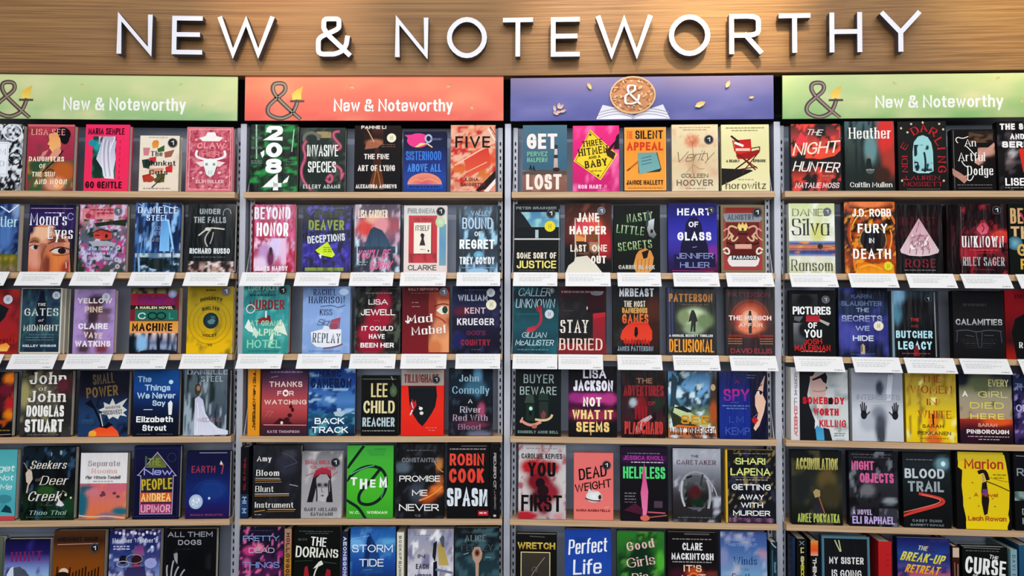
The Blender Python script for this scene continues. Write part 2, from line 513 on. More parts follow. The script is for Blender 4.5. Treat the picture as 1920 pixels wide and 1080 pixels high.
def t(s, u0, u1, v0, v1, c, w=0.18, s_=0, k=0.85, i=0.0, rot=0.0, arc=0.0, g=0.5, c2=None, taper=0.0):
    """Printed words filling the box u0..u1, v0..v1 (cap height)."""
    A.z += STEP
    x0, yb = XY(u0, v1); x1, yt = XY(u1, v0)
    W, H = x1 - x0, yt - yb
    if s_ and k == 0.85:
        k = 0.32
    Q = layout(s, W, H, w, k, g, s_)
    c = lin(c); d = lin(c2) if c2 else c
    ca, sa = math.cos(math.radians(rot)), math.sin(math.radians(rot))
    mx, my = W / 2, H / 2
    for q in Q:
        P = []; C = []
        dz = q[4]
        for x, y in q[:4]:
            f = max(0.0, min(1.0, y / H))
            X, Y = x + i * (y - my), y
            uu = (X - mx) / (W / 2)
            if taper:
                Y = my + (Y - my) * (1 + taper * uu)
            Y += arc * H * (1 - uu * uu)
            X, Y = X - mx, Y - my
            q3 = pt3(x0 + mx + X * ca - Y * sa, yb + my + X * sa + Y * ca)
            P.append((q3[0], q3[1] - dz, q3[2]))
            C.append(mix(d, c, f))
        A.m.quad(P, C)


def tl(u0, u1, v, c, hgt=1.3, seed=0):
    """A line of print too small to read: a run of short words."""
    A.z += STEP
    R = random.Random(int(u0 * 7 + v * 13 + seed))
    c = lin(c)
    u = u0
    while u < u1 - 1:
        wd = R.uniform(3, 9)
        e_ = min(u + wd, u1)
        x0, y0 = XY(u, v + hgt / 2); x1, y1 = XY(e_, v - hgt / 2)
        A.m.quad([pt3(x0, y0), pt3(x1, y0), pt3(x1, y1), pt3(x0, y1)], c)
        u = e_ + R.uniform(1.2, 2.2)


# ---------------------------------------------------------------- books
CUR = None
COUNT = {'books': 0}
ROWN = {1: 'top', 2: 'second', 3: 'third', 4: 'fourth', 5: 'fifth', 6: 'sixth'}
LEAN = math.radians(2.0)


def book_mesh_shell(m, w, h, th, sc, spine, sd):
    c = lin(sc)
    if spine:
        m.box(0, w, 0, 0.0025, 0, h, c)
        m.box(0, 0.0025, 0.0025, sd, 0, h, c)
        m.box(w - 0.0025, w, 0.0025, sd, 0, h, c)
    else:
        m.box(0, w, 0, 0.0025, 0, h, c)
        m.box(0, w, th - 0.0025, th, 0, h, c)
        m.box(0, 0.0025, 0.0025, th - 0.0025, 0, h, c)


def bk(row, b, x0, x1, y0, label, th=0.028, sc='15151a', st=(), back=0, gloss=0, cd=None, spine=0, dep=0.004, ybot=None):
    """Begin a book that stands on shelf `row` of bay b; the photo shows its front from x0 to x1 and its top at y0."""
    flush()
    global CUR
    zs = SHELF[row]
    ym = {1: 295, 2: 445, 3: 600, 4: 755, 5: 905, 6: 1060}[row]
    s0, _ = px(b, x0, ym, dep); s1, _ = px(b, x1, ym, dep)
    zt = px(b, (x0 + x1) / 2, y0, dep + 0.005)[1]
    sd = 0.15
    if spine:
        L_ = BAY[b][1]
        if s0 < 0.034 or s1 > L_ - 0.034:
            sd = 0.066
        s0 = max(s0, 0.0182); s1 = min(s1, L_ - 0.0182)
    w = s1 - s0
    h = (zt - zs) / math.cos(LEAN)
    start(w, h)
    A.seed = row * 31.7 + b * 11.3 + x0 * 0.37
    book_mesh_shell(A.m, w, h, th, sc, spine, sd)
    CUR = dict(row=row, b=b, s0=s0, w=w, h=h, th=th if not spine else sd, label=label, st=st, back=back, gloss=gloss, cd=cd, spine=spine, dep=dep)


CARD_MESH = {}


def flush():
    global CUR
    if CUR is None:
        return
    c = CUR
    CUR = None
    bay = BAY[c['b']][0]
    rp = c['row']
    th = c['th']
    lean = LEAN if not c['spine'] else 0.0
    # pivot on the rear bottom edge, so the book stands on the shelf and leans on what is behind it
    L = Matrix.Translation((c['s0'], c['dep'] + th, SHELF[rp] + 0.0005)) @ Matrix.Rotation(-lean, 4, 'X') @ Matrix.Translation((0, -th, 0))
    grp = 'books on the %s shelf' % ROWN[rp]
    root = empty('book', bay @ L, c['label'], 'book', grp)
    A.m.c = [tuple(0.98 * x ** 1.2 for x in q) for q in A.m.c]
    A.m.build('spine_cover' if c['spine'] else 'cover', M_GLOSS if c['gloss'] else M_COVER, root)
    pg = MB()
    w, h = c['w'], c['h']
    if c['spine']:
        pg.box(0.0026, w - 0.0026, 0.0026, c['th'] - 0.004, 0.003, h - 0.003)
    else:
        pg.box(0.0026, w - 0.003, 0.0026, th - 0.0026, 0.003, h - 0.003)
    pg.build('page_block', M_PAGES, root)
    for u, v, ru, kind in c['st']:
        main, ink = {'k': ('101014', 'd8d8dc'), 'y': ('e0d020', 'b0a020'), 'w': ('c8ccd4', '8a90a0'), 'g': ('b9a56a', '6e6038'), 's': ('5a5c64', 'd0d2da'), 'c': ('e6e0c8', 'b0a480')}[kind]  # the pale kind has glare washed into its sticker colour
        start(w, h)
        A.z = 0.0030
        rv = ru * w / h
        e(u, v, ru, rv, main, n=22)
        o(u, v, ru * 0.88, rv * 0.88, 0.5, mix(lin(main), lin(ink), 0.3))
        t('1' if kind in 'ks' else 'N', u - ru * .3, u + ru * .3, v - rv * .45, v + rv * .45, ink, w=.22)
        # thin rim so the sticker is a real disc
        n = 22
        for q in range(n):
            a0, a1 = 2 * math.pi * q / n, 2 * math.pi * (q + 1) / n
            P0, P1 = XY(u + ru * math.cos(a0), v - rv * math.sin(a0)), XY(u + ru * math.cos(a1), v - rv * math.sin(a1))
            A.m.quad([(P0[0], -0.0028, P0[1]), (P0[0], -0.0031, P0[1]), (P1[0], -0.0031, P1[1]), (P1[0], -0.0028, P1[1])], lin(main))
        s = A.m.build('sticker', M_STICK, root)
    COUNT['books'] += 1
    for q in range(c['back']):
        r2 = root.copy(); COL.objects.link(r2)
        r2['label'] = ('copy behind the ' if q == 0 else 'third copy behind the ') + c['label']
        r2.matrix_world = bay @ Matrix.Translation((rnd.uniform(-0.0015, 0.0015), (th + 0.003) * (q + 1), 0)) @ L
        for chd in root.children:
            if chd.name.startswith('sticker'):
                continue
            c2 = chd.copy(); COL.objects.link(c2); c2.parent = r2
    if c['cd']:
        card(c['b'], rp, c['cd'][0], c['cd'][1], 'price card below the ' + c['label'])


def card(b, row, x0, x1, label):
    y = {2: 510, 3: 662}[row]
    s0, _ = px(b, x0, y, -0.004); s1, _ = px(b, x1, y, -0.004)
    w = s1 - s0
    ln = 0.060
    start(w, ln)
    m = A.m
    m.box(0, w, 0, 0.0012, 0, ln, lin('e8e6e6'))
    R = random.Random(int(x0))
    k = R.uniform(4, 12)
    tl(k, 88, 20, 'c9c9c6', 5)
    for vv in (38, 50, 61):
        tl(k + 2, R.uniform(60, 90), vv, 'c2c6c2', 4.5, seed=x0)
    tl(78, 94, 88, '9a9a9a', 5)
    # hooked lip at the top edge that grips the shelf
    m.box(0, w, 0.0012, 0.004, ln - 0.006, ln, lin('d8d8d6'))
    Mx = BAY[b][0] @ Matrix.Translation((s0, -0.0065, SHELF[row] + 0.001)) @ Matrix.Rotation(math.radians(-36), 4, 'X') @ Matrix.Translation((0, 0, -ln))
    ob = m.build('shelf_card', M_PRINT, None, Mx)
    tag(ob, label, 'price card', 'cards hanging from the %s shelf' % ROWN[row])


# ---------------------------------------------------------------- the setting
def structure():
    m = MB(); m.box(-4, 4, -3, 3.6, -0.1, 0)
    tag(m.build('floor', M_FLOOR), kind='structure')
    m = MB(); m.box(-4, 4, 3.05, 3.15, 0, 3.9)
    tag(m.build('dark_void_wall_back', M_WALL), kind='structure')


structure()
ORD = {1: 'leftmost', 2: 'second', 3: 'third', 4: 'rightmost'}
BAN = {1: 'green banner with its ampersand cut off', 2: 'orange banner', 3: 'blue banner', 4: 'green banner with a whole ampersand'}
HD = 0.168          # shelf depth
for b in (1, 2, 3, 4):
    Mb, L = BAY[b]
    root = empty('shelving_bay', Mb @ Matrix.Translation((0, 0, -EYE + 0.01)), 'grey steel shelving bay with wooden shelves under the ' + BAN[b], 'shelving', 'shelving bays')
    zb = EYE - 0.01

    def part(name, m, material):
        ob = m.build(name, material, root)
        return ob
    m = MB(); m.box(0.018, L - 0.018, HD, HD + 0.012, 0.02, zb + 0.72)
    part('back_panel', m, M_BACK)
    sides = [(-0.0105, 0.0105, 0)] + ([(L - 0.0105, L + 0.0105, 1)] if b == 4 else [])
    for x0, x1, end in sides:
        m = MB(); m.box(x0, x1, 0.038, HD + 0.012, -zb, 0.705)
        ob = part('divider_panel', m, M_METAL)
        # the divider stands between two bays, so it takes the mean of their tiny tilts
        other = ROLL[b - 1] if b > 1 and not end else ROLL[b]
        ob.matrix_basis = Matrix.Translation((0, 0, zb)) @ Matrix.Rotation((ROLL[b] - other) / 2, 4, 'Y')
    for side in (0, 1):
        xa = 0.0150 if side == 0 else L - 0.0150 - 0.016
        m = MB(); m.box(xa, xa + 0.016, 0.075, 0.085, 0.16, zb + 0.70)
        up = part('slotted_upright', m, M_METAL)
        m = MB()
        z = 0.6
        while z < zb + 0.66:
            m.box(xa + 0.0055, xa + 0.0105, 0.0742, 0.0752, z, z + 0.013)
            z += 0.0254
        so = m.build('slot_shade_blocks', M_SLOT, up)
    for row in SHELF:
        m = MB(); zt = SHELF[row] + zb
        m.box(0.0150, L - 0.0150, 0.0, HD - 0.001, zt - 0.020, zt)
        part('shelf', m, M_WOOD)
        for side in (0, 1):
            xa = 0.0150 if side == 0 else L - 0.0150 - 0.002
            m = MB()
            # steel end bracket, a tapering gusset above the shelf
            P = [(0.040, zt), (HD - 0.005, zt), (HD - 0.005, zt + 0.10), (0.08, zt + 0.10)]
            for xx in (xa, xa + 0.002):
                m.quad([(xx, y, z) for y, z in (P if xx > xa else P[::-1])], (0.5, 0.5, 0.5))
            for i in range(4):
                y0_, z0_ = P[i]; y1_, z1_ = P[(i + 1) % 4]
                m.quad([(xa, y0_, z0_), (xa + 0.002, y0_, z0_), (xa + 0.002, y1_, z1_), (xa, y1_, z1_)], (0.5, 0.5, 0.5))
            part('end_bracket', m, M_METAL)
    # base plinth
    m = MB(); m.box(0.022, L - 0.022, 0.02, HD, 0.0, 0.10)
    part('plinth', m, M_METAL)

# ---------------------------------------------------------------- banners
def amper(u, v, s, dark, lite):
    """Twisted branch drawn as an ampersand with a candle flame."""
    q = [8.2, 4.6, 7.4, 1.6, 4.6, 0, 2.6, 0.0, 0, 1.2, 0, 3.4, 2.2, 5.4, 5.0, 7.6, 4.8, 9.6, 3.2, 10, 1.4, 9.6, 1.3, 7.6, 3.4, 4.8, 8.8, 0]
    P = []
    for i in range(0, len(q), 2):
        P += [u + q[i] * s, v - q[i + 1] * s * A.w / A.h]
    l(P, s * 1.25, dark, sm=1)
    l([c_ + 0.12 * s for c_ in P], s * 0.45, lite, sm=1)
    x, y = u + 8.2 * s, v - 4.8 * s * A.w / A.h
    l([x - 1.7 * s, y, x + 1.7 * s, y], s * 0.6, dark)
    k = A.w / A.h
    p([x - 1.3 * s, y - 0.4 * s * k, x - 1.5 * s, y - 2.0 * s * k, x - .2 * s, y - 3.2 * s * k, x + 1.6 * s, y - 4.2 * s * k, x + 1.1 * s, y - 2.2 * s * k, x + 1.2 * s, y - .6 * s * k], 'f0b030', 'f8d860')


def leafy(u, v, s, rot, c, c2):
    k = A.w / A.h
    P = []
    for a_, b_ in ((-1, 0), (-.4, .45), (.4, .4), (1, 0), (.4, -.4), (-.4, -.45)):
        ca, sa = math.cos(math.radians(rot)), math.sin(math.radians(rot))
        P += [u + s * (a_ * ca - b_ * sa), v - s * k * (a_ * sa + b_ * ca)]
    p(P, c, c2)


for b, (x0, x1, ya, yb_, cols) in {1: (-48, 446, 141, 224, ('cfdc9c', 'b9d08a', '90bd80')), 2: (460, 944, 143, 226, ('f8825e', 'f8745a', 'ee5c50')),
                               3: (957.5, 1450, 144, 225, ('84749c', '5a5ca0', '4a4c98')), 4: (1467, 1955, 139, 221, ('c9da96', 'b4cf86', '86b86c'))}.items():
    s0, zt = px(b, max(x0, 0), ya, 0.008); s1, _ = px(b, min(x1, 1919), ya, 0.008)
    _, zb_ = px(b, (x0 + x1) / 2, yb_, 0.008)
    _, zt = px(b, (x0 + x1) / 2, ya, 0.008)
    if b == 1:
        s0 = 0.022
    if b == 4:
        s1 = BAY[4][1] - 0.022
    w, h = s1 - s0, zt - zb_
    start(w, h)
    A.m.box(0, w, 0, 0.006, 0, h, lin(cols[1]))
    gd(0, 0, 100, 100, cols, n=((5, 2, .75, .8, 'e6e0a8'),) if b in (1, 4) else ((5, 2, .85, .9, 'ff9a70' if b == 2 else '7a78b8'),), nx=30, ny=8)
    U = lambda X: (px(b, X, 180, 0.0075)[0] - s0) / w * 100
    V = lambda Y: (Y - ya) / (yb_ - ya) * 100
    if b != 3:
        tx = {1: (119, 349, 183, 207), 2: (626, 849, 186, 209), 4: (1641, 1881, 179, 202)}[b]
        ax = {1: -6, 2: 502, 4: 1512}[b]
        amper(U(ax), V({1: 220, 2: 222, 4: 218}[b]), (U(ax + 62) - U(ax)) / 9.2, '4d3f38' if b != 4 else '4a2f38', 'a08a78')
        t('New & Noteworthy', U(tx[0]), U(tx[1]), V(tx[2]), V(tx[3]), 'fbfbf2', w=.17)
        lv = {1: ((155, 161), (338, 158), (381, 198)), 2: ((659, 163), (842, 161), (884, 201)), 4: ((1678, 157), (1871, 149), (1915, 190))}[b]
        for i, (X, Y) in enumerate(lv):
            leafy(U(X), V(Y), 1.1, (-35, 30, -60)[i], ('a6b860', 'c9cf80') if 0 else ('b0b868' if b != 2 else 'c86a3c'), 'ecd88a')
    else:
        # open book, leaf medallion, ampersand and drifting leaves
        pb = [1118, 223, 1130, 196, 1160, 203, 1178, 210, 1190, 217, 1202, 210, 1225, 202, 1243, 196, 1256, 223]
        P = []
        for i in range(0, len(pb), 2):
            P += [U(pb[i]), V(pb[i + 1])]
        p(P, 'd9d6e2', 'f2f0f6')
        for dy in (0, 5, 10):
            l([U(1122), V(221 - dy), U(1150), V(212 - dy), U(1178), V(216 - dy), U(1187), V(222 - dy / 2)], .25, '8f8ca8', sm=1)
            l([U(1253), V(221 - dy), U(1224), V(212 - dy), U(1196), V(216 - dy), U(1187), V(222 - dy / 2)], .25, '8f8ca8', sm=1)
        cu, cv = U(1186), V(179)
        ru, rv = U(1229) - U(1186), V(214) - V(179)
        rv *= 1.0
        e(cu, cv, ru, rv, 'cf8a52', 'c07f4e', n=32)
        R = random.Random(3)
        for i in range(90):
            a_ = R.uniform(0, 6.28); q = math.sqrt(R.uniform(.05, .93))
            leafy(cu + ru * q * math.cos(a_), cv + rv * q * math.sin(a_), .75, R.uniform(0, 180), R.choice(('e8b070', 'b0603c', 'f0c890', 'a8583c', 'd89860')), R.choice(('f0d0a0', 'c87848')))
        o(cu, cv, ru * .97, rv * .97, .55, 'e6b98a')
        t('&', U(1170), U(1201), V(160), V(197), 'fdf6ee', w=.11, s_=0, k=.7)
        for X, Y, s, a_ in ((1105, 162, 1.5, -60), (1312, 198, 2.2, 25), (1364, 161, 1.6, 65), (1408, 186, 1.0, 10)):
            leafy(U(X), V(Y), s, a_, 'd9a050', 'f4dc9c')
        for X, Y, a_ in ((1040, 203, 100), (1047, 210, 10), (1053, 200, 50), (1056, 208, 20), (1042, 212, 150), (1048, 198, 80)):
            leafy(U(X), V(Y), 1.3, a_, 'c08878', 'f0d8cc')
    Mx = BAY[b][0] @ Matrix.Translation((s0, 0.008, zb_))
    A.m.c = [tuple(0.86 * x for x in q) for q in A.m.c]
    ob = A.m.build('banner_sign', M_PRINT, None, Mx)
    tag(ob, {1: 'green banner with white lettering and an ampersand cut off at its end', 2: 'orange banner with white lettering and a branch ampersand',
             3: 'blue banner with an open book and a golden leaf medallion', 4: 'green banner with white lettering and a whole branch ampersand'}[b], 'banner', 'banners above the shelves')

# ---------------------------------------------------------------- header board with standing letters
HB = 0.866
root = empty('header_sign', Matrix.Translation((0, 2.75, EYE + HB)), 'long brown wood header board carrying white raised capital letters above the banners', 'sign')
m = MB()
pts = []
for i, d in enumerate(DIV):
    bb = max(1, min(4, i if i > 0 else 1))
    s = BAY[bb][1] if i > 0 else 0.0
    zz = (BAY[bb][0] @ Vector((s, 0, HB))).z - EYE
    pts.append((d[0], d[1], zz))
pts[0] = (pts[0][0] * 1.0, pts[0][1], pts[0][2])
off = Vector((0, 2.75, EYE + HB))
for i in range(4):
    (xa, ya_, za), (xb, yb2, zb2) = pts[i], pts[i + 1]
    F = [Vector((xa, ya_, za + EYE)), Vector((xb, yb2, zb2 + EYE))]
    K = [v_ + Vector((0, 0.05, 0)) for v_ in F]
    T_ = [Vector((v_.x, v_.y, EYE + 1.40)) for v_ in F]; TK = [v_ + Vector((0, 0.05, 0)) for v_ in T_]
    for q in ((F[0], F[1], T_[1], T_[0]), (F[1], F[0], K[0], K[1]), (K[1], K[0], TK[0], TK[1]), (T_[0], T_[1], TK[1], TK[0])):
        m.quad([tuple(v_ - off) for v_ in q], (0.4, 0.3, 0.2))
    if i == 0:
        m.quad([tuple(v_ - off) for v_ in (K[0], F[0], T_[0], TK[0])], (0.4, 0.3, 0.2))
    if i == 3:
        m.quad([tuple(v_ - off) for v_ in (F[1], K[1], TK[1], T_[1])], (0.4, 0.3, 0.2))
m.build('board', M_HEAD, root)
bpy.context.view_layer.update()
LET = (('N', 220, 285, 27, 101), ('E', 323, 379, 30, 102), ('W', 409, 513, 31, 105), ('&', 593, 658, 31, 106), ('N', 741, 803, 33, 107), ('O', 838, 913, 32, 109),
       ('T', 943, 999, 33, 106), ('E', 1033, 1087, 32, 106), ('W', 1118, 1223, 29, 106), ('O', 1254, 1332, 27, 105), ('R', 1367, 1430, 26, 101), ('T', 1460, 1520, 25, 99),
       ('H', 1555, 1617, 23, 98), ('Y', 1651, 1727, 21, 97))
FRONT, BACKD = -0.046, -0.014
for ch, x0, x1, ya, yb_ in LET:
    xc = (x0 + x1) / 2
    b = 1 if xc < 453 else 2 if xc < 951 else 3 if xc < 1459 else 4
    s0, zt = px(b, x0, ya, FRONT); s1, zb_ = px(b, x1, yb_, FRONT)
    zt = px(b, xc, ya, FRONT)[1]; zb_ = px(b, xc, yb_, FRONT)[1]
    W, H = s1 - s0, zt - zb_
    stem = 0.118 * H
    wd, paths = glyph(ch)
    hw = stem / 2
    m = MB(); mi = []
    for closed, pts_ in paths:
        P = [(hw + q[0] / wd * (W - 2 * hw), hw + q[1] / 10 * (H - 2 * hw)) for q in pts_]
        if len(P) > 6:      # finer outline for the round letters
            pass
        Rb = ribbon(P, closed, hw, hw)
        Z = lambda q, d: (q[0], d - (dd if d == FRONT else 0), q[1])
        for i in range(len(Rb) - 1):
            dd = 2e-5 * (len(mi) // 4)
            (a0, b0), (a1, b1) = Rb[i], Rb[i + 1]
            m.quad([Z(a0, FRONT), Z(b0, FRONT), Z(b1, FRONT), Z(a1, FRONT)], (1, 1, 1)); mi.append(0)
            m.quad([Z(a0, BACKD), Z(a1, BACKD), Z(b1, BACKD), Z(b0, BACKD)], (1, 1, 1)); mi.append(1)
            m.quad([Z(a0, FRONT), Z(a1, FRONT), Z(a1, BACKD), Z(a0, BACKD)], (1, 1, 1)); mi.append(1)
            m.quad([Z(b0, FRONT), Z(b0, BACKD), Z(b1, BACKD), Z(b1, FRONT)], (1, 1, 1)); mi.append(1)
        dd = 0
        if not closed:
            for (a0, b0) in (Rb[0], Rb[-1]):
                m.quad([Z(a0, FRONT), Z(a0, BACKD), Z(b0, BACKD), Z(b0, FRONT)], (1, 1, 1)); mi.append(1)
        # mounting studs to the board
    for q in (0.25, 0.75):
        i0 = int(q * (len(P) - 1)); x_, z_ = P[i0]
        m.box(x_ - 0.003, x_ + 0.003, BACKD, 0.001, z_ - 0.003, z_ + 0.003); mi += [1] * 6
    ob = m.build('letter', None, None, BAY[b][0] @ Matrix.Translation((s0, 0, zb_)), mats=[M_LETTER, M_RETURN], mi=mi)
    mw = ob.matrix_world.copy()
    ob.parent = root
    ob.matrix_parent_inverse = root.matrix_world.inverted()
    ob.matrix_basis = mw

# ================================================================ TOP SHELF
bk(1, 1, -46, 41, 233, 'black and white filigree book with pale title plate', sc='202024')
bg('23242a', n=((14, 14, .55, .08, 'e4e6ea'), (6, 6, .7, .15, '9aa0a8')), nx=34, ny=48)
o(76, 12, 20, 12, 3, 'e4e6ea'); o(88, 42, 9, 6, 3, 'dfe3ea'); e(88, 41, 3, 3, '15151c'); o(84, 52, 14, 9, 2.5, '20222a')
r(12, 27, 70, 78, 'eceef4'); frame(14, 29, 68, 76, .8, 'b8bcc8'); t('ALM', 20, 64, 37, 46, 'b9bfc8', s_=1); t('AND', 24, 62, 56, 64, 'b9bfc8', s_=1)

bk(1, 1, 49, 137, 234, 'dark pink book showing a woman in profile with black hair', sc='9a4a48')
bg('c2505e', 'b0405a', 'a83c55', 'b0455a', 'a03a50', n=((6, 8, .75, .3, '8c4848'),))
gd(3, 55, 100, 100, ['9c5048', '6e5e40', '8a4a48'], n=((5, 5, .5, .12, '3f6a44'), (6, 4, .62, .12, 'c08a50')), b=((78, 72, 24, 15, 'c06a34'), (62, 90, 20, 10, 'e0a080'), (20, 62, 14, 9, '3e5a40')))
e(74, 15, 18, 11, '17141c'); e(80, 22, 9, 8, '17141c'); p([46, 14, 62, 12, 70, 22, 72, 33, 64, 40, 54, 42, 50, 38, 47, 36, 48, 32, 43, 30, 47, 24, 45, 18], 'e8a868', 'efbb80')
p([58, 38, 70, 33, 74, 44, 62, 50, 54, 56, 46, 52, 52, 44], 'e0a088'); p([46, 38, 34, 42, 26, 54, 40, 46], 'd8908c')
l([36, 72, 52, 60, 68, 50, 76, 40], 3, '30201c', sm=1); l([40, 73, 60, 60, 62, 80], 2, '5a3024', sm=1)
e(70, 92, 12, 6, 'eca878'); e(66, 93, 6, 3, 'f0c0a0')
t('LISA SEE', 8, 80, 7, 16, 'f2a8a0', s_=1, w=.2); t('DAUGHTERS', 5, 80, 49, 56, 'fff0dc', w=.25, s_=1, k=.6); t('OF', 28, 42, 60, 66.5, 'fff0dc', w=.26, s_=1, k=.6)
t('THE SUN', 13, 62, 72, 79, 'fff0dc', w=.25, s_=1, k=.6); t('AND MOON', 20, 88, 83, 90.5, 'fff0dc', w=.25, s_=1, k=.6)
r(0, 0, 100, 3.5, 'd8707a')

bk(1, 1, 158, 241, 234, 'hot pink book with a marble torso on a dark panel', sc='d82860')
bg('f03a72', 'f0386a', 'ee3c68')
gd(17, 18, 70, 81, ['245050', '163430', '1e4638'], n=((5, 5, .55, .2, '2e7868'),), b=((26, 32, 8, 7, '2ca8a8'),))
gd(30, 18, 68, 30, ['c8c4d2', 'b8b0c4'], b=((55, 20, 9, 7, 'eceaf2'), (40, 24, 6, 6, '1c3a38')))
p([40, 18, 62, 18, 70, 26, 68, 38, 70, 52, 66, 70, 68, 82, 46, 81, 40, 66, 26, 52, 32, 38], 'b9b4c6', 'e6e4ee')
for q in range(5):
    l([42 + q * 4, 22 + q, 34 + q * 5, 44, 44 + q * 5, 78], 1.1, '86809a' if q % 2 else 'f2f0f8', sm=1)
l([66, 22, 60, 30, 56, 40], 2, 'efeef6', sm=1); e(16, 28, 9, 5, '2f96a4')
t('MARIA SEMPLE', 6, 88, 5.5, 15, '2a0c1a', w=.3); t('GO GENTLE', 4, 86, 86, 96, '2a0c1a', w=.32)
for v in range(24, 80, 9):
    r(78, v, 80, v + 4, 'd0245c')

bk(1, 1, 261, 335, 255, 'small cream book with collage patches and an orange cat', sc='cfc4b0', st=((83, 13, 12, 'k'),))
bg('ece0cf', 'e9dcca', 'ebdcca', n=((4, 4, .85, .5, 'd8c4b0'),))
p([30, 14, 34, 9, 44, 8, 48, 12, 46, 22, 32, 23], 'd88a30', 'e8a850'); p([44, 24, 62, 17, 62, 28, 46, 30], '4a6a3c'); p([8, 22, 26, 22, 22, 36, 10, 36], 'cf8a90')
p([62, 30, 88, 25, 80, 38, 64, 40], 'a86a58'); p([24, 40, 42, 38, 42, 48, 26, 48], 'cc3848'); p([6, 44, 24, 42, 26, 60, 10, 58], '2f4a40'); p([66, 57, 84, 52, 84, 66, 68, 66], 'cf3a3a')
p([24, 60, 62, 58, 60, 68, 26, 68], 'd8a088'); p([8, 72, 30, 68, 30, 82, 12, 84], 'b8402c'); p([44, 70, 66, 68, 64, 84, 46, 82], '5a5a34'); e(26, 78, 13, 6, 'b84a34'); e(50, 80, 12, 5, '6a6038')
l([34, 93, 44, 86, 60, 76], 2.5, '3c3028', sm=1); p([28, 44, 40, 50, 30, 52, 24, 58], '2c4a38')
t('The', 28, 58, 28, 37, '1f1f28', s_=1, w=.28); t('Blanket', 16, 92, 45, 54, '1f1f28', s_=1, w=.27); t('Cats', 26, 72, 62, 70, '1f1f28', s_=1, w=.28)
tl(12, 80, 95, 'b0a290', 1.6); tl(22, 70, 3, 'cfc0aa', 1.2)

bk(1, 1, 349, 436, 239, 'rose pink book with a white longhorn skull and hat', sc='b0526a')
bg('d87884', 'c4586a', 'b64a62', 'c05a70', 'd07884', n=((12, 12, .62, .1, 'dc8a94'), (18, 18, .7, .1, 'a83a55')), nx=28, ny=38)
frame(5, 3, 95, 97, 1.6, 'f0b0b4'); frame(0, 0, 100, 100, 3, 'e08a90')
p([26, 17, 40, 14, 44, 8, 60, 8, 64, 14, 78, 16, 70, 22, 34, 22], 'f6ece8')
t('CLAW', 22, 82, 25, 34, 'f0a0a4', w=.24, arc=.12); t('HER', 32, 72, 38, 46, 'e89098', w=.22)
for sg in (-1, 1):
    l([52 + sg * 8, 51, 52 + sg * 30, 48, 52 + sg * 32, 41, 52 + sg * 30, 38], 5, 'f4e8e8', sm=1)
    p([52 + sg * 10, 52, 52 + sg * 32, 55, 52 + sg * 20, 62, 52 + sg * 10, 60], 'f4d6d6'); e(52 + sg * 20, 71, 4, 2.4, 'f4b8bc')
p([38, 51, 52, 49, 66, 51, 66, 60, 60, 74, 52, 78, 44, 74, 38, 60], 'f0f0ec', 'dfe8e4'); e(44, 58, 3, 2.2, '9aa0a0'); e(60, 58, 3, 2.2, '9aa0a0'); l([49, 68, 50, 73], 1, '9aa0a0'); l([55, 68, 54, 73], 1, '9aa0a0')
t('ELIN HILLER', 22, 82, 82, 87.5, 'f0c4c4', w=.24)
for q in ((20, 20), (84, 22), (16, 80), (88, 78), (38, 93), (66, 93), (52, 96)):
    e(q[0], q[1], 2.4, 1.6, 'f2b8bc')

bk(1, 2, 468, 557, 234, 'green and black book with tall white stacked digits', sc='10301c', gloss=1)
bg('1c6a38', '0e3a20', '0c2a1a', '124a28', '0c3018', n=((5, 9, .5, .15, '07120c'), (3, 12, .66, .12, '2c9a50')), nx=22, ny=34)
gd(0, 0, 30, 62, ['0a1410', '102018'], n=((3, 14, .6, .1, '2a5a3a'),)); l([12, 0, 14, 50], 3, 'a8c8b0'); l([92, 8, 88, 40], 2, 'b8dcc0')
for s, v in (('2', 2), ('0', 27), ('8', 51), ('4', 76)):
    t(s, 33, 68, v, v + 22, 'f2f4f0', w=.36, s_=0, k=1)
p([22, 42, 30, 38, 30, 46, 26, 50], 'f2f4f0'); p([72, 84, 84, 76, 80, 86, 70, 88], 'f2f4f0')
for v in (19, 21, 34, 36, 54, 56, 58):
    tl(3, 26, v, '7a9080', 1, seed=v)
tl(76, 96, 56, '5a8a68', 1); tl(76, 96, 60, '5a8a68', 1)

bk(1, 2, 562, 647, 240, 'dark grey-green book wrapped by pink tentacles', sc='1c2422')
bg('3a4440', '2e3a36', '243430', '2a3834', n=((6, 7, .66, .2, '5a6058'),))
gd(36, 6, 68, 16, ['8a7a60', '6e6450'], n=((5, 5, .5, .2, 'a89a70'),)); o(24, 17, 16, 9, 7, '7a7a74', 0, 220)
for q in ([84, 6, 74, 6, 72, 14, 82, 22, 92, 30, 82, 36, 76, 30], [12, 22, 4, 30, 14, 44, 8, 56], [10, 52, 2, 62, 6, 84, 24, 96], [72, 58, 84, 60, 94, 68, 90, 84, 96, 72], [62, 78, 68, 72, 74, 80, 66, 88, 60, 82]):
    l(q, 7, 'a8506a', sm=1); l(q, 2.4, 'cf7a90', sm=1)
t('INVASIVE', 16, 84, 27, 45, 'eef0ea', w=.3); t('SPECIES', 18, 80, 53, 70, 'eef0ea', w=.3); t('ELLERY ADAMS', 8, 90, 89, 95, 'd8dcd4', w=.26, s_=1, k=.6)

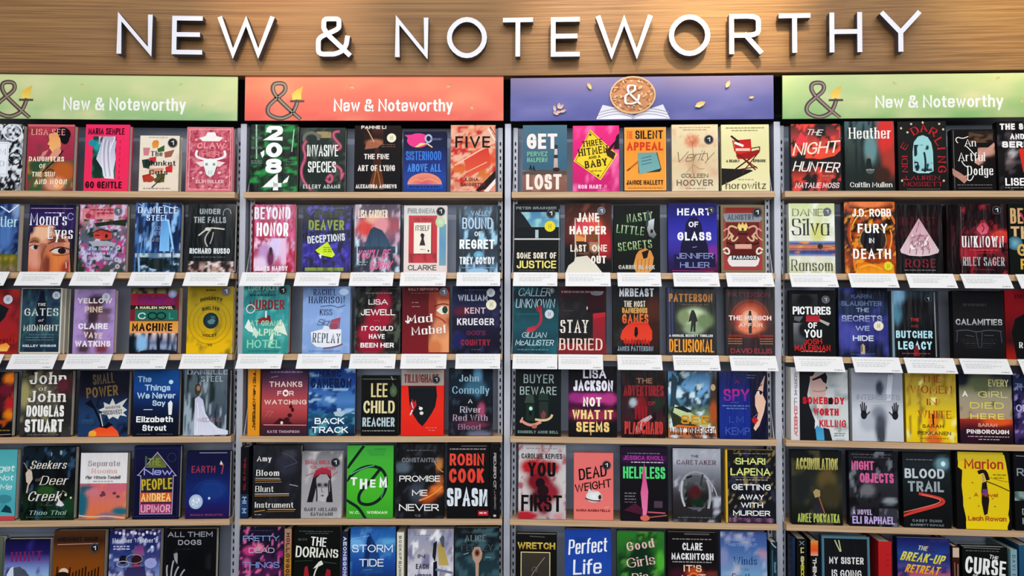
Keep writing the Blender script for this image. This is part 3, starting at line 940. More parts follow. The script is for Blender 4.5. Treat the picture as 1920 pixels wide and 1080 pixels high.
bk(1, 2, 664, 751, 236, 'black book with a bow across a violin and gold seal', sc='140f12', st=((80, 19, 10, 'c'),))
bg('241612', '1e1216', '140c12', '120c12')
gd(20, 0, 62, 30, ['6a3a24', '3a2018', '1c1014'], b=((44, 26, 18, 5, 'b0785c'), (28, 6, 10, 8, '2a1810')))
l([24, 2, 34, 14, 44, 28], 2, 'd8b090', sm=1); p([26, 26, 46, 25, 56, 30, 50, 34, 22, 36], 'a86e52')
t('PAHNE LI', 14, 68, 0, 5, 'e8e0dc', w=.25); 
p([44, 34, 54, 34, 60, 70, 66, 94, 32, 94, 40, 70], '3c2014', '7a4424'); l([48, 66, 40, 92], 2, 'b07a44'); l([50, 66, 58, 92], 2, 'b07a44'); l([34, 96, 64, 96], 1.5, '8a5a34')
p([46, 34, 52, 34, 55, 60, 43, 60], '4a2a1c'); tl(56, 90, 29, '8a6a5a', 1); tl(58, 88, 32, '8a6a5a', 1); t('THE FINE', 21, 75, 43, 51, 'efe6e0', w=.24); t('ART OF LYING', 8, 88, 60, 69, 'efe6e0', w=.24); t('ALEXANDRA ANDREWS', 4, 92, 89, 95, 'efe6e0', w=.28)

bk(1, 2, 756, 837, 247, 'navy book with pink snail shape above an orange dome', sc='181c3c')
bg('1c2044', '20284e', '2a3c80', '30509c', '2c4a94')
e(34, 15, 26, 12, 'e84a94'); p([2, 6, 30, 5, 44, 20, 16, 14], 'e84a94'); p([26, 26, 40, 19, 56, 20, 34, 26], 'e8d890'); e(58, 14, 9, 9, '26284c'); o(58, 12, 7, 6, 4, 'b8c0d8'); l([54, 20, 66, 26], 3, 'e0d0b0'); tl(64, 90, 12, '8088b0', 1); tl(64, 88, 14, '8088b0', 1)
t('SISTERHOOD', 6, 88, 33, 48, '4a86d8', w=.22); t('ABOVE ALL', 10, 88, 54, 67, '5a96e0', w=.24)
e(50, 88, 40, 19, 'e89a80', 'd8607a', a0=0, a1=180); l([14, 86, 30, 78, 44, 84, 60, 76, 84, 86], 2, 'f0b060', sm=1)
gd(10, 88, 92, 96, ['2c68c8', '2454a8']); tl(14, 86, 92, '1c3a70', 3)

bk(1, 2, 845, 929, 235, 'salmon and orange streaked book with four black capitals', sc='c8604c')
bg('eca888', 'e08468', 'e06040', 'd88040', 'e0a090', n=((4, 10, .55, .15, 'e8b8a0'), (5, 9, .66, .12, 'cc3a30')), nx=22, ny=30)
p([28, 50, 84, 34, 90, 60, 40, 78], 'd84838', 'e06a50'); p([100, 68, 100, 80, 78, 96, 62, 100, 56, 98], '2a2024'); p([100, 80, 100, 88, 84, 100, 74, 100], 'f0e4dc'); l([84, 6, 98, 22], 3, 'f0e4dc'); l([88, 3, 100, 14], 2, '3a2020')
l([10, 60, 60, 40, 96, 26], 3, 'f4c8b0'); l([20, 76, 80, 56], 2, 'f2bfa0')
t('FIVE', 10, 88, 17, 34, '141014', w=.2, g=1.1); t('ILONA', 32, 62, 79, 84, '7a2a24', w=.2); t('BANNISTER', 22, 78, 87, 92, '7a2a24', w=.2)

bk(1, 3, 980, 1063, 235, 'slate blue book with huge white words and a lighthouse', sc='1c5a50')
bg('5e8090', '54788c', '4a7288', '456a80')
gd(0, 68, 100, 100, ['8a6c60', '9a7062', '8e665a'], n=((5, 4, .6, .3, 'a88070'),)); p([0, 70, 40, 67, 100, 69, 100, 75, 0, 75], '6a5a54')
p([72, 36, 78, 36, 80, 66, 70, 66], 'd8d0cc', 'c0a8a0'); r(71, 30, 79, 36, '3a4048'); r(70.5, 45, 79.5, 50, '3a3a44'); e(76, 67, 8, 3, '402a2c'); l([16, 66, 18, 61, 20, 67], 3, '1c2024'); l([24, 66, 25, 62, 27, 68], 3, '1c2024')
t('GET', 9, 78, 13, 36, 'f6e8e2', w=.26, g=.4); t('PERVEZ', 10, 56, 40, 47, '8cc0a0', w=.2); t('HALPERN', 10, 56, 49, 56, '8cc0a0', w=.2); t('LOST', 8, 88, 74, 97, 'f4e4da', w=.27, g=.4)

bk(1, 3, 1074, 1161, 236, 'magenta book with a yellow diamond road sign', sc='b01c60')
bg('ec3a8c', 'e43088', 'da2c80', 'cc2c7c', n=((4, 3, .72, .2, 'f07ab0'),))
p([38, 6, 96, 44, 60, 83, 2, 54], 'f0d040', 'f2d83c'); l([38, 9, 92, 44, 59, 80, 6, 54, 38, 9], 1, '3a3010'); e(38, 14, 2.4, 1.8, '4a3a20'); e(55, 76, 2.4, 1.8, '4a3a20')
t('THREE', 20, 64, 22, 31, '2a1c10', w=.24, s_=1, k=.8, rot=8); t('HITMEN', 12, 76, 33, 44, '2a1c10', w=.26, s_=1, k=.8, rot=8); t('AND A', 34, 60, 46, 50, '2a1c10', w=.26, rot=8); t('BABY', 26, 74, 52, 63, '2a1c10', w=.28, s_=1, k=.8, rot=8)
l([100, 20, 82, 34, 74, 40], 6, '30141e'); p([70, 34, 92, 42, 88, 52, 74, 46], '4a3018'); p([94, 16, 100, 12, 100, 36, 88, 36], '2c1018'); tl(40, 62, 69, '907a20', 1.4)
t('ROB HART', 12, 62, 90, 96, 'f8d0e4', w=.26); t('III', 68, 80, 90, 95, 'e890bc', w=.2)

bk(1, 3, 1170, 1250, 238, 'orange book with a blue sticky note and pencil', sc='1a1a18')
frame(0, 0, 100, 100, 2, '26221c'); gd(1, 1, 99, 99, ['f4a844', 'f0a03c', 'f2a848', 'f0a850']); frame(2, 2, 98, 98, 1, 'e8c890')
t('THE', 7, 21, 7, 19, 'e0603c', w=.3); t('SILENT', 27, 92, 6, 19, '1c1814', w=.28); t('APPEAL', 7, 92, 24, 37, 'd8482c', w=.28)
l([10, 67, 34, 54], 4, 'c8702c'); l([8, 68, 14, 65], 2, '3a2c20'); p([33, 42, 78, 40, 88, 66, 84, 70, 34, 72], '3c3c34'); p([32, 41, 76, 40, 86, 65, 60, 70, 36, 74], '78a8a8', '86b4b2')
for v in (48, 53, 58):
    l([42, v + 1, 64, v - 2], 1.2, '2e4a54')
t('JANICE HALLETT', 6, 92, 83, 90, '1c1814', w=.28); tl(10, 90, 95, 'b87a30', 1)

bk(1, 3, 1260, 1347, 234, 'cream book with a faint blossom and pale script title', sc='d8ccb4', st=((80, 23, 10, 'k'),))
bg('ead8b4', 'e6d4b0', 'e0cca8', 'e6d8ba', n=((4, 6, .7, .3, 'dcb898'),), b=((44, 25, 14, 9, 'dc9070'), (40, 22, 7, 4, 'e8b090'), (46, 62, 10, 16, 'd0b490')))
for q in range(7):
    l([44, 30, 34 + q * 4, 16 + (q % 3) * 4], .9, 'c88060')
l([44, 30, 48, 50, 42, 66, 50, 84], 1, 'b09070', sm=1); l([46, 60, 60, 70, 70, 66], .8, 'b09070', sm=1); l([46, 62, 30, 72, 22, 80], .8, 'b09070', sm=1)
t('Verity', 8, 90, 40, 55, '8a7a60', w=.07, i=.5, rot=4, k=.8); tl(16, 84, 4.5, 'c0a888', 1); tl(24, 76, 8, 'b8a080', 1)
t('COLLEEN', 20, 78, 74, 80, '77705c', w=.16); t('HOOVER', 10, 88, 83, 92, '77705c', w=.16, g=1.2); tl(30, 72, 96, 'a89878', .9)

bk(1, 3, 1353, 1443, 234, 'pale yellow book with a red folding director chair', sc='cfc8a0')
bg('e8e2b4', 'e6dfae', 'e8e0b0', 'ece4ba'); p([0, 66, 60, 68, 66, 70, 0, 92], '26221e')
l([28, 68, 78, 42], 3, '5a1c18'); l([70, 68, 32, 42], 3, '8a2018'); p([26, 24, 62, 22, 64, 46, 30, 44], 'c4281e', 'd8342a'); p([30, 46, 78, 38, 80, 42, 60, 52, 34, 52], 'a82018'); r(30, 36, 60, 40, 'f0c8b8'); l([64, 36, 80, 34, 80, 40], 2, '6a1c18')
l([78, 42, 44, 72], 2.2, '7a1c18'); l([32, 44, 74, 66], 2.2, '7a1c18'); l([36, 68, 72, 64], 2, '5a1814'); l([22, 18, 36, 26], 4, '2a2020'); l([30, 28, 44, 32], 5, 'f4ece4'); l([24, 24, 28, 40], 2, 'c8281e')
t('A DEADLY', 10, 38, 53, 57, '3a2c22', w=.22); t('EPISODE', 66, 92, 53, 57, '3a2c22', w=.22); tl(10, 90, 5, 'a89c70', 1.2); tl(22, 78, 9, 'a89c70', 1.2); tl(34, 66, 83, 'b8ac80', 1)
t('horowitz', 8, 92, 86.5, 97, '6a6048', w=.14, s_=1)

bk(1, 4, 1484, 1577, 233, 'coral and charcoal book with brush lettered title and small wolf', sc='1c1c20')
bg('3a3430', 'a84848', 'e05a48', 'e8603c', '4a3430', 'd85040', '40303a', n=((5, 6, .55, .12, '2c2a2a'), (6, 7, .68, .1, 'f0584a')), nx=22, ny=30)
p([0, 50, 60, 53, 100, 46, 100, 66, 50, 64, 0, 68], '242224'); p([60, 66, 100, 40, 100, 56, 78, 70], '2e2226'); p([8, 30, 20, 12, 34, 24, 30, 34], 'e84a58'); p([38, 58, 44, 52, 58, 53, 62, 58, 58, 64, 54, 60, 46, 60, 42, 66], '3a1c1c')
t('THE', 32, 64, 8, 17, 'ece8e0', w=.13, i=.35, rot=-3); t('NIGHT', 5, 98, 27, 45, 'f8e0d0', w=.14, i=.3, rot=4); t('HUNTER', 5, 98, 57, 72, 'f4e8e0', w=.13, i=.25, rot=-2); t('NATALIE MOSS', 8, 96, 88, 96, 'f0d8d8', w=.16, i=.2)
tl(62, 86, 78, 'b89a9a', 1.2)

bk(1, 4, 1585, 1678, 228, 'grey forest book with bold white serif words and red glow', sc='2a3836')
bg('5a7478', '4a5c58', '3c4844', '2c3634', '28302c', n=((14, 3, .58, .15, '2a3230'),), b=((84, 20, 17, 30, 'd8403c'), (90, 60, 14, 20, 'b0483c'), (52, 40, 12, 20, '74989a'), (76, 78, 16, 12, '4a3028')), nx=26, ny=26)
e(48, 54, 3.5, 3, 'a07040'); p([44, 54, 52, 54, 56, 76, 40, 76], '28302e'); e(50, 72, 8, 4, '5c6a66')
t('Heather', 9, 94, 9, 25, 'f6f2ec', s_=1, w=.26, k=.45); tl(42, 60, 70, 'b8b4ac', 1.2); t('Caitlin Mullen', 9, 94, 88, 95, 'f4f0ea', s_=1, w=.24, k=.5)

bk(1, 4, 1685, 1776, 228, 'black book with red curved lettering around an aqua arch', sc='1a1818')
bg('2c2826', '262424', '222020')
p([30, 44, 33, 30, 42, 22, 52, 20, 62, 23, 69, 31, 72, 44, 72, 72, 62, 75, 40, 75, 30, 72], 'a0d0d2', 'b4dcda')
gd(33, 34, 70, 72, ['a8d4d4', '9cccce'], n=((5, 5, .56, .06, '1c3440'),), nx=20, ny=24)
l([34, 60, 44, 56, 38, 70], 3, '1c2c34', sm=1); l([54, 46, 58, 60, 54, 72], 4, '1c2c34', sm=1)
for i, ch in enumerate('INDIE'):
    t(ch, 6, 20, 76 - i * 11, 84 - i * 11, 'b83038', w=.2, s_=1, rot=90 if i < 4 else 60)
for ch, u, v, ro in (('D', 28, 8, 30), ('A', 46, 4, 5), ('R', 66, 10, -30), ('L', 78, 24, -60), ('I', 82, 38, -85), ('N', 82, 50, -90), ('G', 82, 64, -90)):
    t(ch, u, u + 15, v, v + 11, 'c43038', w=.2, s_=1, rot=ro)
for q in ((7, 10), (20, 16), (86, 4), (94, 12), (52, 2), (28, 4), (6, 86), (92, 86)):
    e(q[0], q[1], 2.2, 1.6, 'd8d0b0')
t('LAUREN', 14, 84, 79, 85, 'b83240', w=.18, s_=1); t('NOSSETT', 9, 90, 88, 94, 'b83240', w=.18, s_=1); l([16, 98, 84, 98], .8, '8a8478')

bk(1, 4, 1786, 1867, 243, 'black book with curling white script and reaching pale hands', sc='161414')
bg('1c1816', '1a1616', '181414')
gd(40, 3, 96, 22, ['3a2c24', '2a1e18'], n=((3, 12, .5, .2, '6a5240'),)); gd(60, 30, 100, 60, ['201816', '201816'], b=((78, 36, 22, 8, 'c89888'), (62, 46, 12, 10, 'd8a898')))
l([98, 27, 82, 36, 68, 46, 60, 54], 11, 'd0a090', sm=1); l([66, 46, 56, 48, 54, 54], 4, 'd8ac9c', sm=1); l([0, 70, 14, 74, 26, 82], 14, 'c09080', sm=1); l([16, 78, 28, 78, 34, 76], 4, 'c89888', sm=1)
l([14, 22, 8, 18, 14, 12, 26, 16, 38, 12], 2, 'f4f0ea', sm=1); t('An', 30, 56, 16, 28, 'f6f2ee', s_=1, w=.12); t('Artful', 14, 76, 38, 52, 'f6f2ee', s_=1, w=.12); t('Dodge', 34, 94, 60, 75, 'f6f2ee', s_=1, w=.14)
l([34, 28, 46, 36, 52, 42], 2, 'f4f0ea', sm=1); l([22, 52, 26, 60, 36, 62], 2, 'f4f0ea', sm=1); l([36, 74, 32, 84, 44, 84, 48, 76], 2, 'f4f0ea', sm=1); tl(10, 90, 91, '8a8480', 1.2); l([12, 96, 90, 96], .7, '8a8480')
l([4, 2, 4, 98], .7, 'a09a94')

bk(1, 4, 1872, 1966, 228, 'black book with stacked white capitals and a red object cropped by the edge', sc='161516')
bg('1a1818', '1c1a1c', '2a2426', '1c1a1c', '141214', n=((6, 6, .7, .1, '5a5054'),), b=((30, 46, 8, 5, 'c0b8b8'), (24, 58, 7, 5, '8a7a7a')))
t('THE SCAM', 6, 88, 3, 12, 'f2efec', w=.3); t('AND THE', 26, 88, 18, 26, 'f2efec', w=.3); t('SERIAL', 9, 88, 29, 38, 'f2efec', w=.3); p([42, 40, 80, 38, 86, 66, 50, 74], 'e03a2c'); t('LISE', 13, 52, 82, 93, 'f6f4f2', w=.3); t('ON', 60, 88, 82, 93, 'f6f4f2', w=.3); tl(12, 90, 96, 'a8a4a0', 1.2)

# ================================================================ SECOND SHELF
bk(2, 1, -54, 33, 383, 'blue mountain book cropped by the photo edge above a yellow meadow', sc='b8a090', cd=(-66, 19), gloss=1)
bg('2a3c70', '24407a', '1c2c60', '1a2450', '1c2848', b=((72, 45, 16, 22, '5a80b8'), (94, 8, 8, 14, '90a8d0')), n=((6, 5, .7, .2, '6a8cc0'),))
gd(0, 74, 100, 100, ['5a6a30', 'b09a3c', '8a7a30', 'a88a80', '8a706c'], n=((14, 4, .6, .2, '6a6a28'),)); l([60, 4, 78, 12, 96, 2], 3, 'dce4f4'); t('antler', 30, 98, 18, 34, 'c8e4e8', s_=1, w=.16)

bk(2, 1, 52, 139, 384, 'book with a huge close face looking sideways under white serif words', sc='30262c', cd=(38, 124), gloss=1)
bg('1c1638', '3a2e68', '3c2c60', '2a2040', '2a2030', '3a2824', '40281f')
p([4, 100, 2, 60, 4, 44, 12, 34, 26, 30, 50, 31, 72, 38, 86, 50, 90, 70, 94, 100], 'd8906c', 'd89478')
gd(2, 56, 90, 100, ['dca088', 'd08a70', 'c87a5c'], b=((18, 78, 16, 16, 'e0a08a'), (38, 66, 12, 26, 'b87860'), (60, 84, 22, 20, 'e08a50'), (42, 92, 8, 16, '8a4434'), (90, 96, 16, 12, 'a84838'), (60, 60, 16, 8, 'c88068')), n=((4, 4, .8, .5, 'b87058'),))
gd(4, 34, 78, 58, ['d8a284', 'dca284', 'd89478'], b=((30, 40, 22, 14, 'ecc0a0'), (14, 54, 10, 5, 'a86c54'), (64, 52, 20, 5, '8a4c3c'), (70, 37, 16, 8, '3a2c50'), (4, 36, 8, 8, '30203c')))
l([4, 57, 14, 52, 22, 56], 2.4, '6a4434', sm=1); l([44, 58, 60, 53, 80, 55], 3, '7a4a3c', sm=1)
p([5, 64, 10, 60, 19, 60, 23, 64, 16, 67, 9, 67], 'd8c8c4'); e(17, 63.5, 4.6, 3.4, '2c2226'); l([4, 62, 12, 58.5, 24, 62], 1.6, '5a3a30', sm=1)
p([50, 70, 58, 66, 72, 65, 86, 69, 78, 73, 62, 73, 54, 72], 'dccfcb'); e(74, 69, 9, 4.4, '262026'); l([48, 69, 60, 64, 78, 63, 94, 68], 2.4, '4c2e2a', sm=1); l([56, 75, 74, 77, 90, 73], 2, '9a6450', sm=1)
l([30, 100, 34, 84, 30, 74, 38, 62], 5, 'a4624c', sm=1); l([84, 86, 85, 94], 1.5, 'f4e0dc')
l([4, 6, 94, 6], 1.2, 'c8a8d0'); tl(34, 76, 12.5, 'c8b4e0', 1.4)
t("Mona's", 3, 82, 13, 31, 'f4f0fa', s_=1, w=.17); t('Eyes', 42, 96, 33, 51, 'f4f0f4', s_=1, w=.17); o(90, 18, 6, 5, 1.6, 'b8acd8', 30, 330)

bk(2, 1, 147, 236, 384, 'flowery book with a red cottage among leaves', sc='6a5c4a', cd=(140, 220), gloss=1, st=((81, 10, 9, 's'),))
bg('b87a78', 'c87a84', 'c89088', '788088', '5c6a70', '6c7288', '787aa0', '8c7aa4', '585c5c', '46584a', n=((9, 9, .6, .1, 'd4c4e0'), (7, 9, .7, .1, '2f4438'), (11, 11, .74, .06, 'c8488a')), nx=30, ny=42)
gd(5, 6, 72, 22, ['d88a90', 'e08a98', 'd8a098'], n=((8, 6, .6, .2, 'c05068'),)); tl(24, 70, 8, '9a3a4c', 2); tl(36, 72, 13, '9a3a4c', 2); e(18, 17, 6, 4, 'a03848')
p([30, 28, 62, 25, 98, 22, 98, 32, 70, 30, 36, 33], '2c3a28'); p([30, 42, 40, 38, 60, 37, 68, 42, 70, 50, 56, 53, 32, 50], 'b84440', 'cc5448'); l([28, 42, 46, 37, 66, 41], 2.4, '32282c'); l([34, 46, 44, 46], 2, '5a2028'); e(58, 47, 3, 3, '3a1c20')
p([20, 55, 60, 54, 80, 58, 70, 62, 30, 62], 'b0b0b8')
t('The Palace', 22, 72, 63, 68, 'd4dcf4', s_=1, w=.22); t('The Garden of', 12, 68, 70, 75, 'd4dcf4', s_=1, w=.22); t('Secret Plants', 22, 74, 77, 82, 'd4dcf4', s_=1, w=.22)
for q in ((84, 64, 'd8d4dc'), (90, 74, 'c05a98'), (82, 82, 'd8d8e4'), (50, 92, 'c83a88'), (44, 88, 'd83a90'), (22, 90, 'b8b0e0'), (84, 92, 'd8c8d0')):
    e(q[0], q[1], 5, 3.6, q[2], '705a78', n=9)

bk(2, 1, 252, 338, 381, 'blue castle book with pale towers above a white balustrade', sc='1c2238', cd=(248, 329), gloss=1, th=.034)
bg('1c3054', '243c68', '1c3054', '1c3460', '2c4c80', '345c94', n=((14, 3, .62, .1, '4a78b0'), (10, 4, .74, .08, '9cc4ec')), nx=26, ny=34)
p([56, 24, 62, 22, 74, 24, 76, 70, 54, 70], '68a4dc', '8cc4f0'); l([72, 26, 84, 66], 4, 'a4d4f4'); l([16, 52, 13, 74], 3, '5c98d0'); l([24, 54, 22, 74], 3, '5890c8')
gd(2, 73, 100, 79, ['b8ccd8', 'd0dce0', 'a8bcc8'], n=((16, 3, .6, .1, '6a8498'),)); gd(4, 79, 98, 100, ['5078a0', '28404c', '1c3038', '40607c'], n=((9, 7, .5, .12, '16262c'), (6, 10, .72, .08, 'b0cce4')), nx=20, ny=14); e(48, 88, 20, 8, '1c2e30')
l([10, 80, 12, 98], 4, '9cc0e0'); l([82, 72, 84, 98], 3, '30445c')
t('DANIELLE', 5, 92, 6, 15, 'dfe8fa', s_=1, w=.22); t('STEEL', 24, 72, 18, 26, 'e4ecfa', s_=1, w=.22); t('FOR', 42, 62, 34, 39, 'a8b4c8', s_=1, w=.14); t('LIFE', 34, 60, 42, 47, 'a8b4c8', s_=1, w=.14); t('MEANS', 16, 56, 51, 56, 'a8b4c8', s_=1, w=.14)
l([8, 2, 30, 14, 44, 5], 2, 'a0bce8'); l([60, 4, 84, 8], 2, 'd0e0f8')  # glare streaks painted across the top of the jacket

bk(2, 1, 351, 440, 383, 'dark green-black book with a pale diving swimmer', sc='101418', cd=(350, 433), gloss=1)
bg('181c22', '1a2022', '1a2224', '1a2223', '182020'); t('UNDER', 24, 68, 7, 15, 'a8b0b4', w=.24); t('THE FALLS', 12, 80, 19, 28, 'b0b6ba', w=.24); o(82, 14, 8, 7, 2, '8e98a0', 0, 200)
l([24, 46, 40, 36, 54, 35, 76, 37], 3, 'd0cec4', sm=1); l([48, 38, 38, 46, 36, 56, 42, 62], 3, 'b8b4ac', sm=1); l([54, 42, 52, 52, 48, 58], 2.4, 'b0aca4', sm=1); e(42, 37, 6, 2.5, 'd8d4c8')
t('RICHARD RUSSO', 5, 90, 65, 73, 'e8ecee', w=.28); tl(14, 80, 78, '6a7478', 1.2)
gd(2, 84, 100, 100, ['5a4c4c', 'c8a8a0', 'b89890'], n=((9, 5, .5, .1, '3a2a2c'), (7, 7, .7, .08, 'e8d8d4')), nx=22, ny=10)

bk(2, 2, 472, 553, 384, 'pink and silver book with big white block words and a swirl', sc='8c1c30', gloss=1, cd=(455, 538), th=.032)
bg('9a3850', 'b8506c', 'c05a78', 'c0304c', 'b83450', 'b02840', n=((8, 4, .68, .15, 'd8b0cc'), (7, 6, .6, .15, 'e070a0')), nx=24, ny=30)
gd(4, 50, 80, 98, ['b84060', 'a83860', 'd07898', 'b05070'], b=((58, 62, 18, 16, 'e0d0f0'), (30, 72, 14, 14, 'c8a0cc'), (20, 90, 16, 12, 'e8d0e8'), (44, 80, 8, 12, '7a3060'), (74, 66, 8, 24, 'e8c8e0')), n=((7, 7, .65, .1, 'f0c8dc'),), nx=22, ny=20)
r(0, 0, 5, 100, '84182c')
t('BEYOND', 4, 88, 4, 22, 'ece8f0', w=.26); t('HONOR', 10, 84, 27, 47, 'fbf7fb', w=.27); e(44, 69, 4, 6, '4a2838'); t('JAMES HARDY', 8, 84, 91, 98, 'f8e8f0', w=.28)

bk(2, 2, 567, 657, 386, 'dark violet book with a lime yellow triangle', sc='14162c', gloss=1, cd=(556, 639))
bg('12142c', '14182e', '1c2450', '2a2a78', '38289c', '40309c', '241c50', n=((7, 8, .6, .12, '16122c'), (9, 9, .72, .1, '5a50c0')), nx=24, ny=32)
tl(10, 86, 4, '5a6484', 1.6); t('JEFFERY', 22, 84, 8, 18, '3a4438', w=.2); t('DEAVER', 12, 86, 22, 37, '98a850', w=.26); t('DECEPTIONS', 10, 88, 44, 55, 'e4e8e4', w=.27, rot=5)
p([27, 67, 52, 54, 68, 74, 62, 78, 36, 74], 'c8e020', 'd4ec28'); l([26, 69, 42, 76, 62, 79], 2.5, '1a1a10'); tl(44, 62, 63, '7a8a18', 1.2); tl(44, 62, 66, '7a8a18', 1.2); tl(44, 62, 69, '7a8a18', 1.2); p([34, 74, 42, 72, 38, 80], 'e4e4ea')
gd(6, 93, 86, 98, ['9aac58', '88984c'], n=((9, 1, .6, .2, '6a7838'),))

bk(2, 2, 664, 750, 384, 'book with a teal mountain, red sky and pink handwriting', sc='1c2030', gloss=1, cd=(658, 739))
bg('50485c', '70606c', 'b05860', 'a06878', '6a5870', '303c50', '243040', '30344a', n=((7, 4, .65, .15, 'c8a8b8'), (11, 2, .75, .1, 'c8e0f0')), b=((24, 34, 16, 12, 'd84c44'), (46, 22, 20, 6, 'e8b098'), (58, 30, 16, 10, 'e09aa0')), nx=24, ny=30)
p([20, 66, 34, 38, 42, 33, 60, 38, 74, 52, 86, 70], '24405c', '3a5c78'); gd(8, 62, 90, 72, ['2a4258', '24344c'], n=((5, 5, .6, .2, '3c5c74'),))

t('LISA GARDNER', 8, 72, 8, 20, 'f4e4cc', w=.28, g=.3); t("YOU'LL BE", 8, 78, 67, 79, 'e070a0', w=.15, i=.3, rot=2); t('SORRY', 36, 84, 84, 95, 'e070a0', w=.16, i=.3, rot=4); tl(8, 30, 85, '9ab0b8', 1.4); tl(8, 28, 89, '9ab0b8', 1.4)

bk(2, 2, 757, 838, 386, 'white and red framed book with a black keyhole', sc='d8c8c0', gloss=1, cd=(752, 837), st=((85, 9, 10, 'k'),))
bg('d0ccc8', 'e4dcd6', 'e4d8d4', 'e8d8d2'); t('PHILOMENA', 8, 72, 4, 12, '8a8c90', w=.22); r(11, 15, 77, 86, 'c83440'); gd(82, 28, 98, 90, ['78a8b8', '6aa0c0', '80a8b8']); e(84, 25, 11, 8, 'b8d0a8', 'd0e4c0'); gd(12, 72, 77, 86, ['c0303c', 'cc3c44'], n=((12, 4, .6, .2, '9a2430'),))
r(25, 27, 65, 73, '7a2020'); r(23, 26, 63, 72, 'f2e8da'); t('ITSELF', 27, 60, 30, 38, '2c2824', w=.13); p([38, 44, 42, 41, 48, 44, 46, 50, 50, 60, 36, 60, 41, 50], '2c1416'); tl(38, 50, 66, '9a8c80', 1); e(57, 68, 2, 1.6, '3a3030'); t('THE THINGS', 22, 68, 18, 23, 'a02838', w=.18)
t('CLARKE', 10, 76, 89, 97, '4a4844', w=.15)

bk(2, 2, 855, 937, 386, 'steel blue misty book with bold white stacked words', sc='101c28', gloss=1, cd=(857, 938), th=.02)
bg('2c4458', '60849c', '3a5870', '2c4458', '203848', '2c4c60', '80a8c4', n=((12, 3, .6, .12, '1a2c3a'), (9, 3, .72, .1, 'a8d0e4')), nx=24, ny=30)
r(0, 0, 7, 100, '16242e'); r(95, 0, 100, 100, '121c26'); t('VALLEY', 34, 80, 8, 15, 'a8c4d8', w=.14); t('BOUND', 14, 84, 18, 35, 'c0d4e4', w=.13); t('OF', 42, 58, 39, 46, 'dce8f0', w=.2); t('REGRET', 8, 88, 51, 65, 'f2f6fa', w=.26); e(52, 74, 12, 6, '5898b8', '8cc8e0')
t('TREY GOWDY', 8, 88, 77, 88, 'f0f4fa', w=.26); l([14, 93, 86, 93], 1.2, '9ab8cc'); e(50, 98, 24, 4, 'a0c4e0')

bk(2, 3, 964, 1050, 383, 'black book with a seaside cliff picture and yellow title', sc='141619', cd=(963, 1045), st=((80, 14, 10, 'k'), (78, 33, 12, 'y')))
bg('1c2022', '1a1c1e', '1a1a1c'); t('PETER GRAINGER', 4, 92, 4, 8, '8a9498', w=.26); gd(2, 12, 98, 50, ['5a8cb0', '68a0bc', '88b8c0', '98c4cc'], n=((4, 5, .7, .2, 'a8d0d4'),))
p([2, 12, 14, 12, 24, 20, 34, 30, 40, 36, 40, 50, 2, 50], '22282a', '2c3234'); r(2, 34, 98, 50, '1c2426'); r(46, 38, 53, 50, 'b8c8cc'); l([2, 51.5, 100, 51.5], 3, 'dcdcdc'); l([98, 8, 98, 100], 1, 'a8a8a8')
t('SOME SORT OF', 6, 92, 71, 80, 'ece4d0', w=.19); t('JUSTICE', 6, 92, 83, 94, 'f0e488', w=.19); tl(10, 88, 97, '6a6a68', 1)

bk(2, 3, 1059, 1147, 382, 'brown book with lit stilt house windows and white stacked capitals', sc='161416', cd=(1060, 1144), st=((78, 11, 9, 's'),))
bg('3a2420', '5a342c', '6a3430', '602a2c', '4a2226', '2c2022', b=((56, 36, 22, 16, 'e8604c'), (84, 60, 14, 22, 'b83038'), (38, 36, 18, 10, 'd85060'), (10, 80, 20, 20, '1c1c20'), (86, 90, 20, 12, '1e1a1c')), n=((5, 5, .75, .2, '8a5040'),))
for x in (22, 72):
    l([x, 22, x + 1, 82], 2.4, 'd8c8b4')
l([22, 22, 72, 22], 3, 'b89a80'); r(24, 42, 44, 55, 'c87838'); r(46, 40, 70, 53, '8a5434'); p([24, 46, 44, 50, 44, 55, 24, 55], 'e0a060'); l([44, 42, 44, 62], 2, 'f0dcc8'); gd(24, 56, 72, 74, ['a88468', 'c89878', '6a5040'], n=((6, 4, .6, .2, '4a3428'),)); r(26, 60, 42, 72, '4a3028')
p([22, 78, 48, 76, 66, 88, 80, 100, 2, 100, 8, 90, 20, 84], 'ded8c8', 'e8e2d4')
t('JANE', 26, 74, 14, 27, 'f6eee4', w=.24); t('HARPER', 10, 88, 33, 45, 'f6eee4', w=.24); t('LAST', 12, 46, 60, 70, 'f0e4d8', w=.2); t('ONE', 58, 90, 60, 70, 'f0e4d8', w=.2); t('OUT', 56, 88, 76, 87, 'f4ece4', w=.22)

bk(2, 3, 1151, 1238, 385, 'black book with slanting green-white capitals and orange hand', sc='121412', cd=(1157, 1238))
bg('1c201e', '181c1a', '161c18', '141614', b=((30, 40, 30, 22, '1c2c20'),)); t('NASTY', 28, 84, 12, 24, 'c8d4b8', s_=1, w=.16, rot=6, c2='88b078'); t('LITTLE', 6, 66, 31, 43, 'd0dcc0', s_=1, w=.16, rot=-6, c2='88b078')
p([74, 24, 88, 20, 86, 36, 92, 44, 86, 50, 76, 46, 72, 36], 'd8dcdc', '5a6264'); e(82, 39, 3, 3, '202424'); l([74, 10, 72, 30], 5, '4a5456')
t('SECRETS', 9, 82, 54, 66, 'c8d8ac', s_=1, w=.16, rot=6, c2='88b070'); p([48, 74, 54, 68, 68, 64, 80, 68, 86, 78, 82, 96, 76, 100, 48, 100, 42, 90], 'd8924c', 'e0a860'); p([60, 70, 76, 66, 72, 78, 64, 80], '1c1a18')
for x in (50, 58, 66, 74):
    l([x, 98, x + 2, 80], 1, 'a05c28')
t('CARRIE BLACK', 10, 88, 89, 95, 'ccc8bc', w=.28)

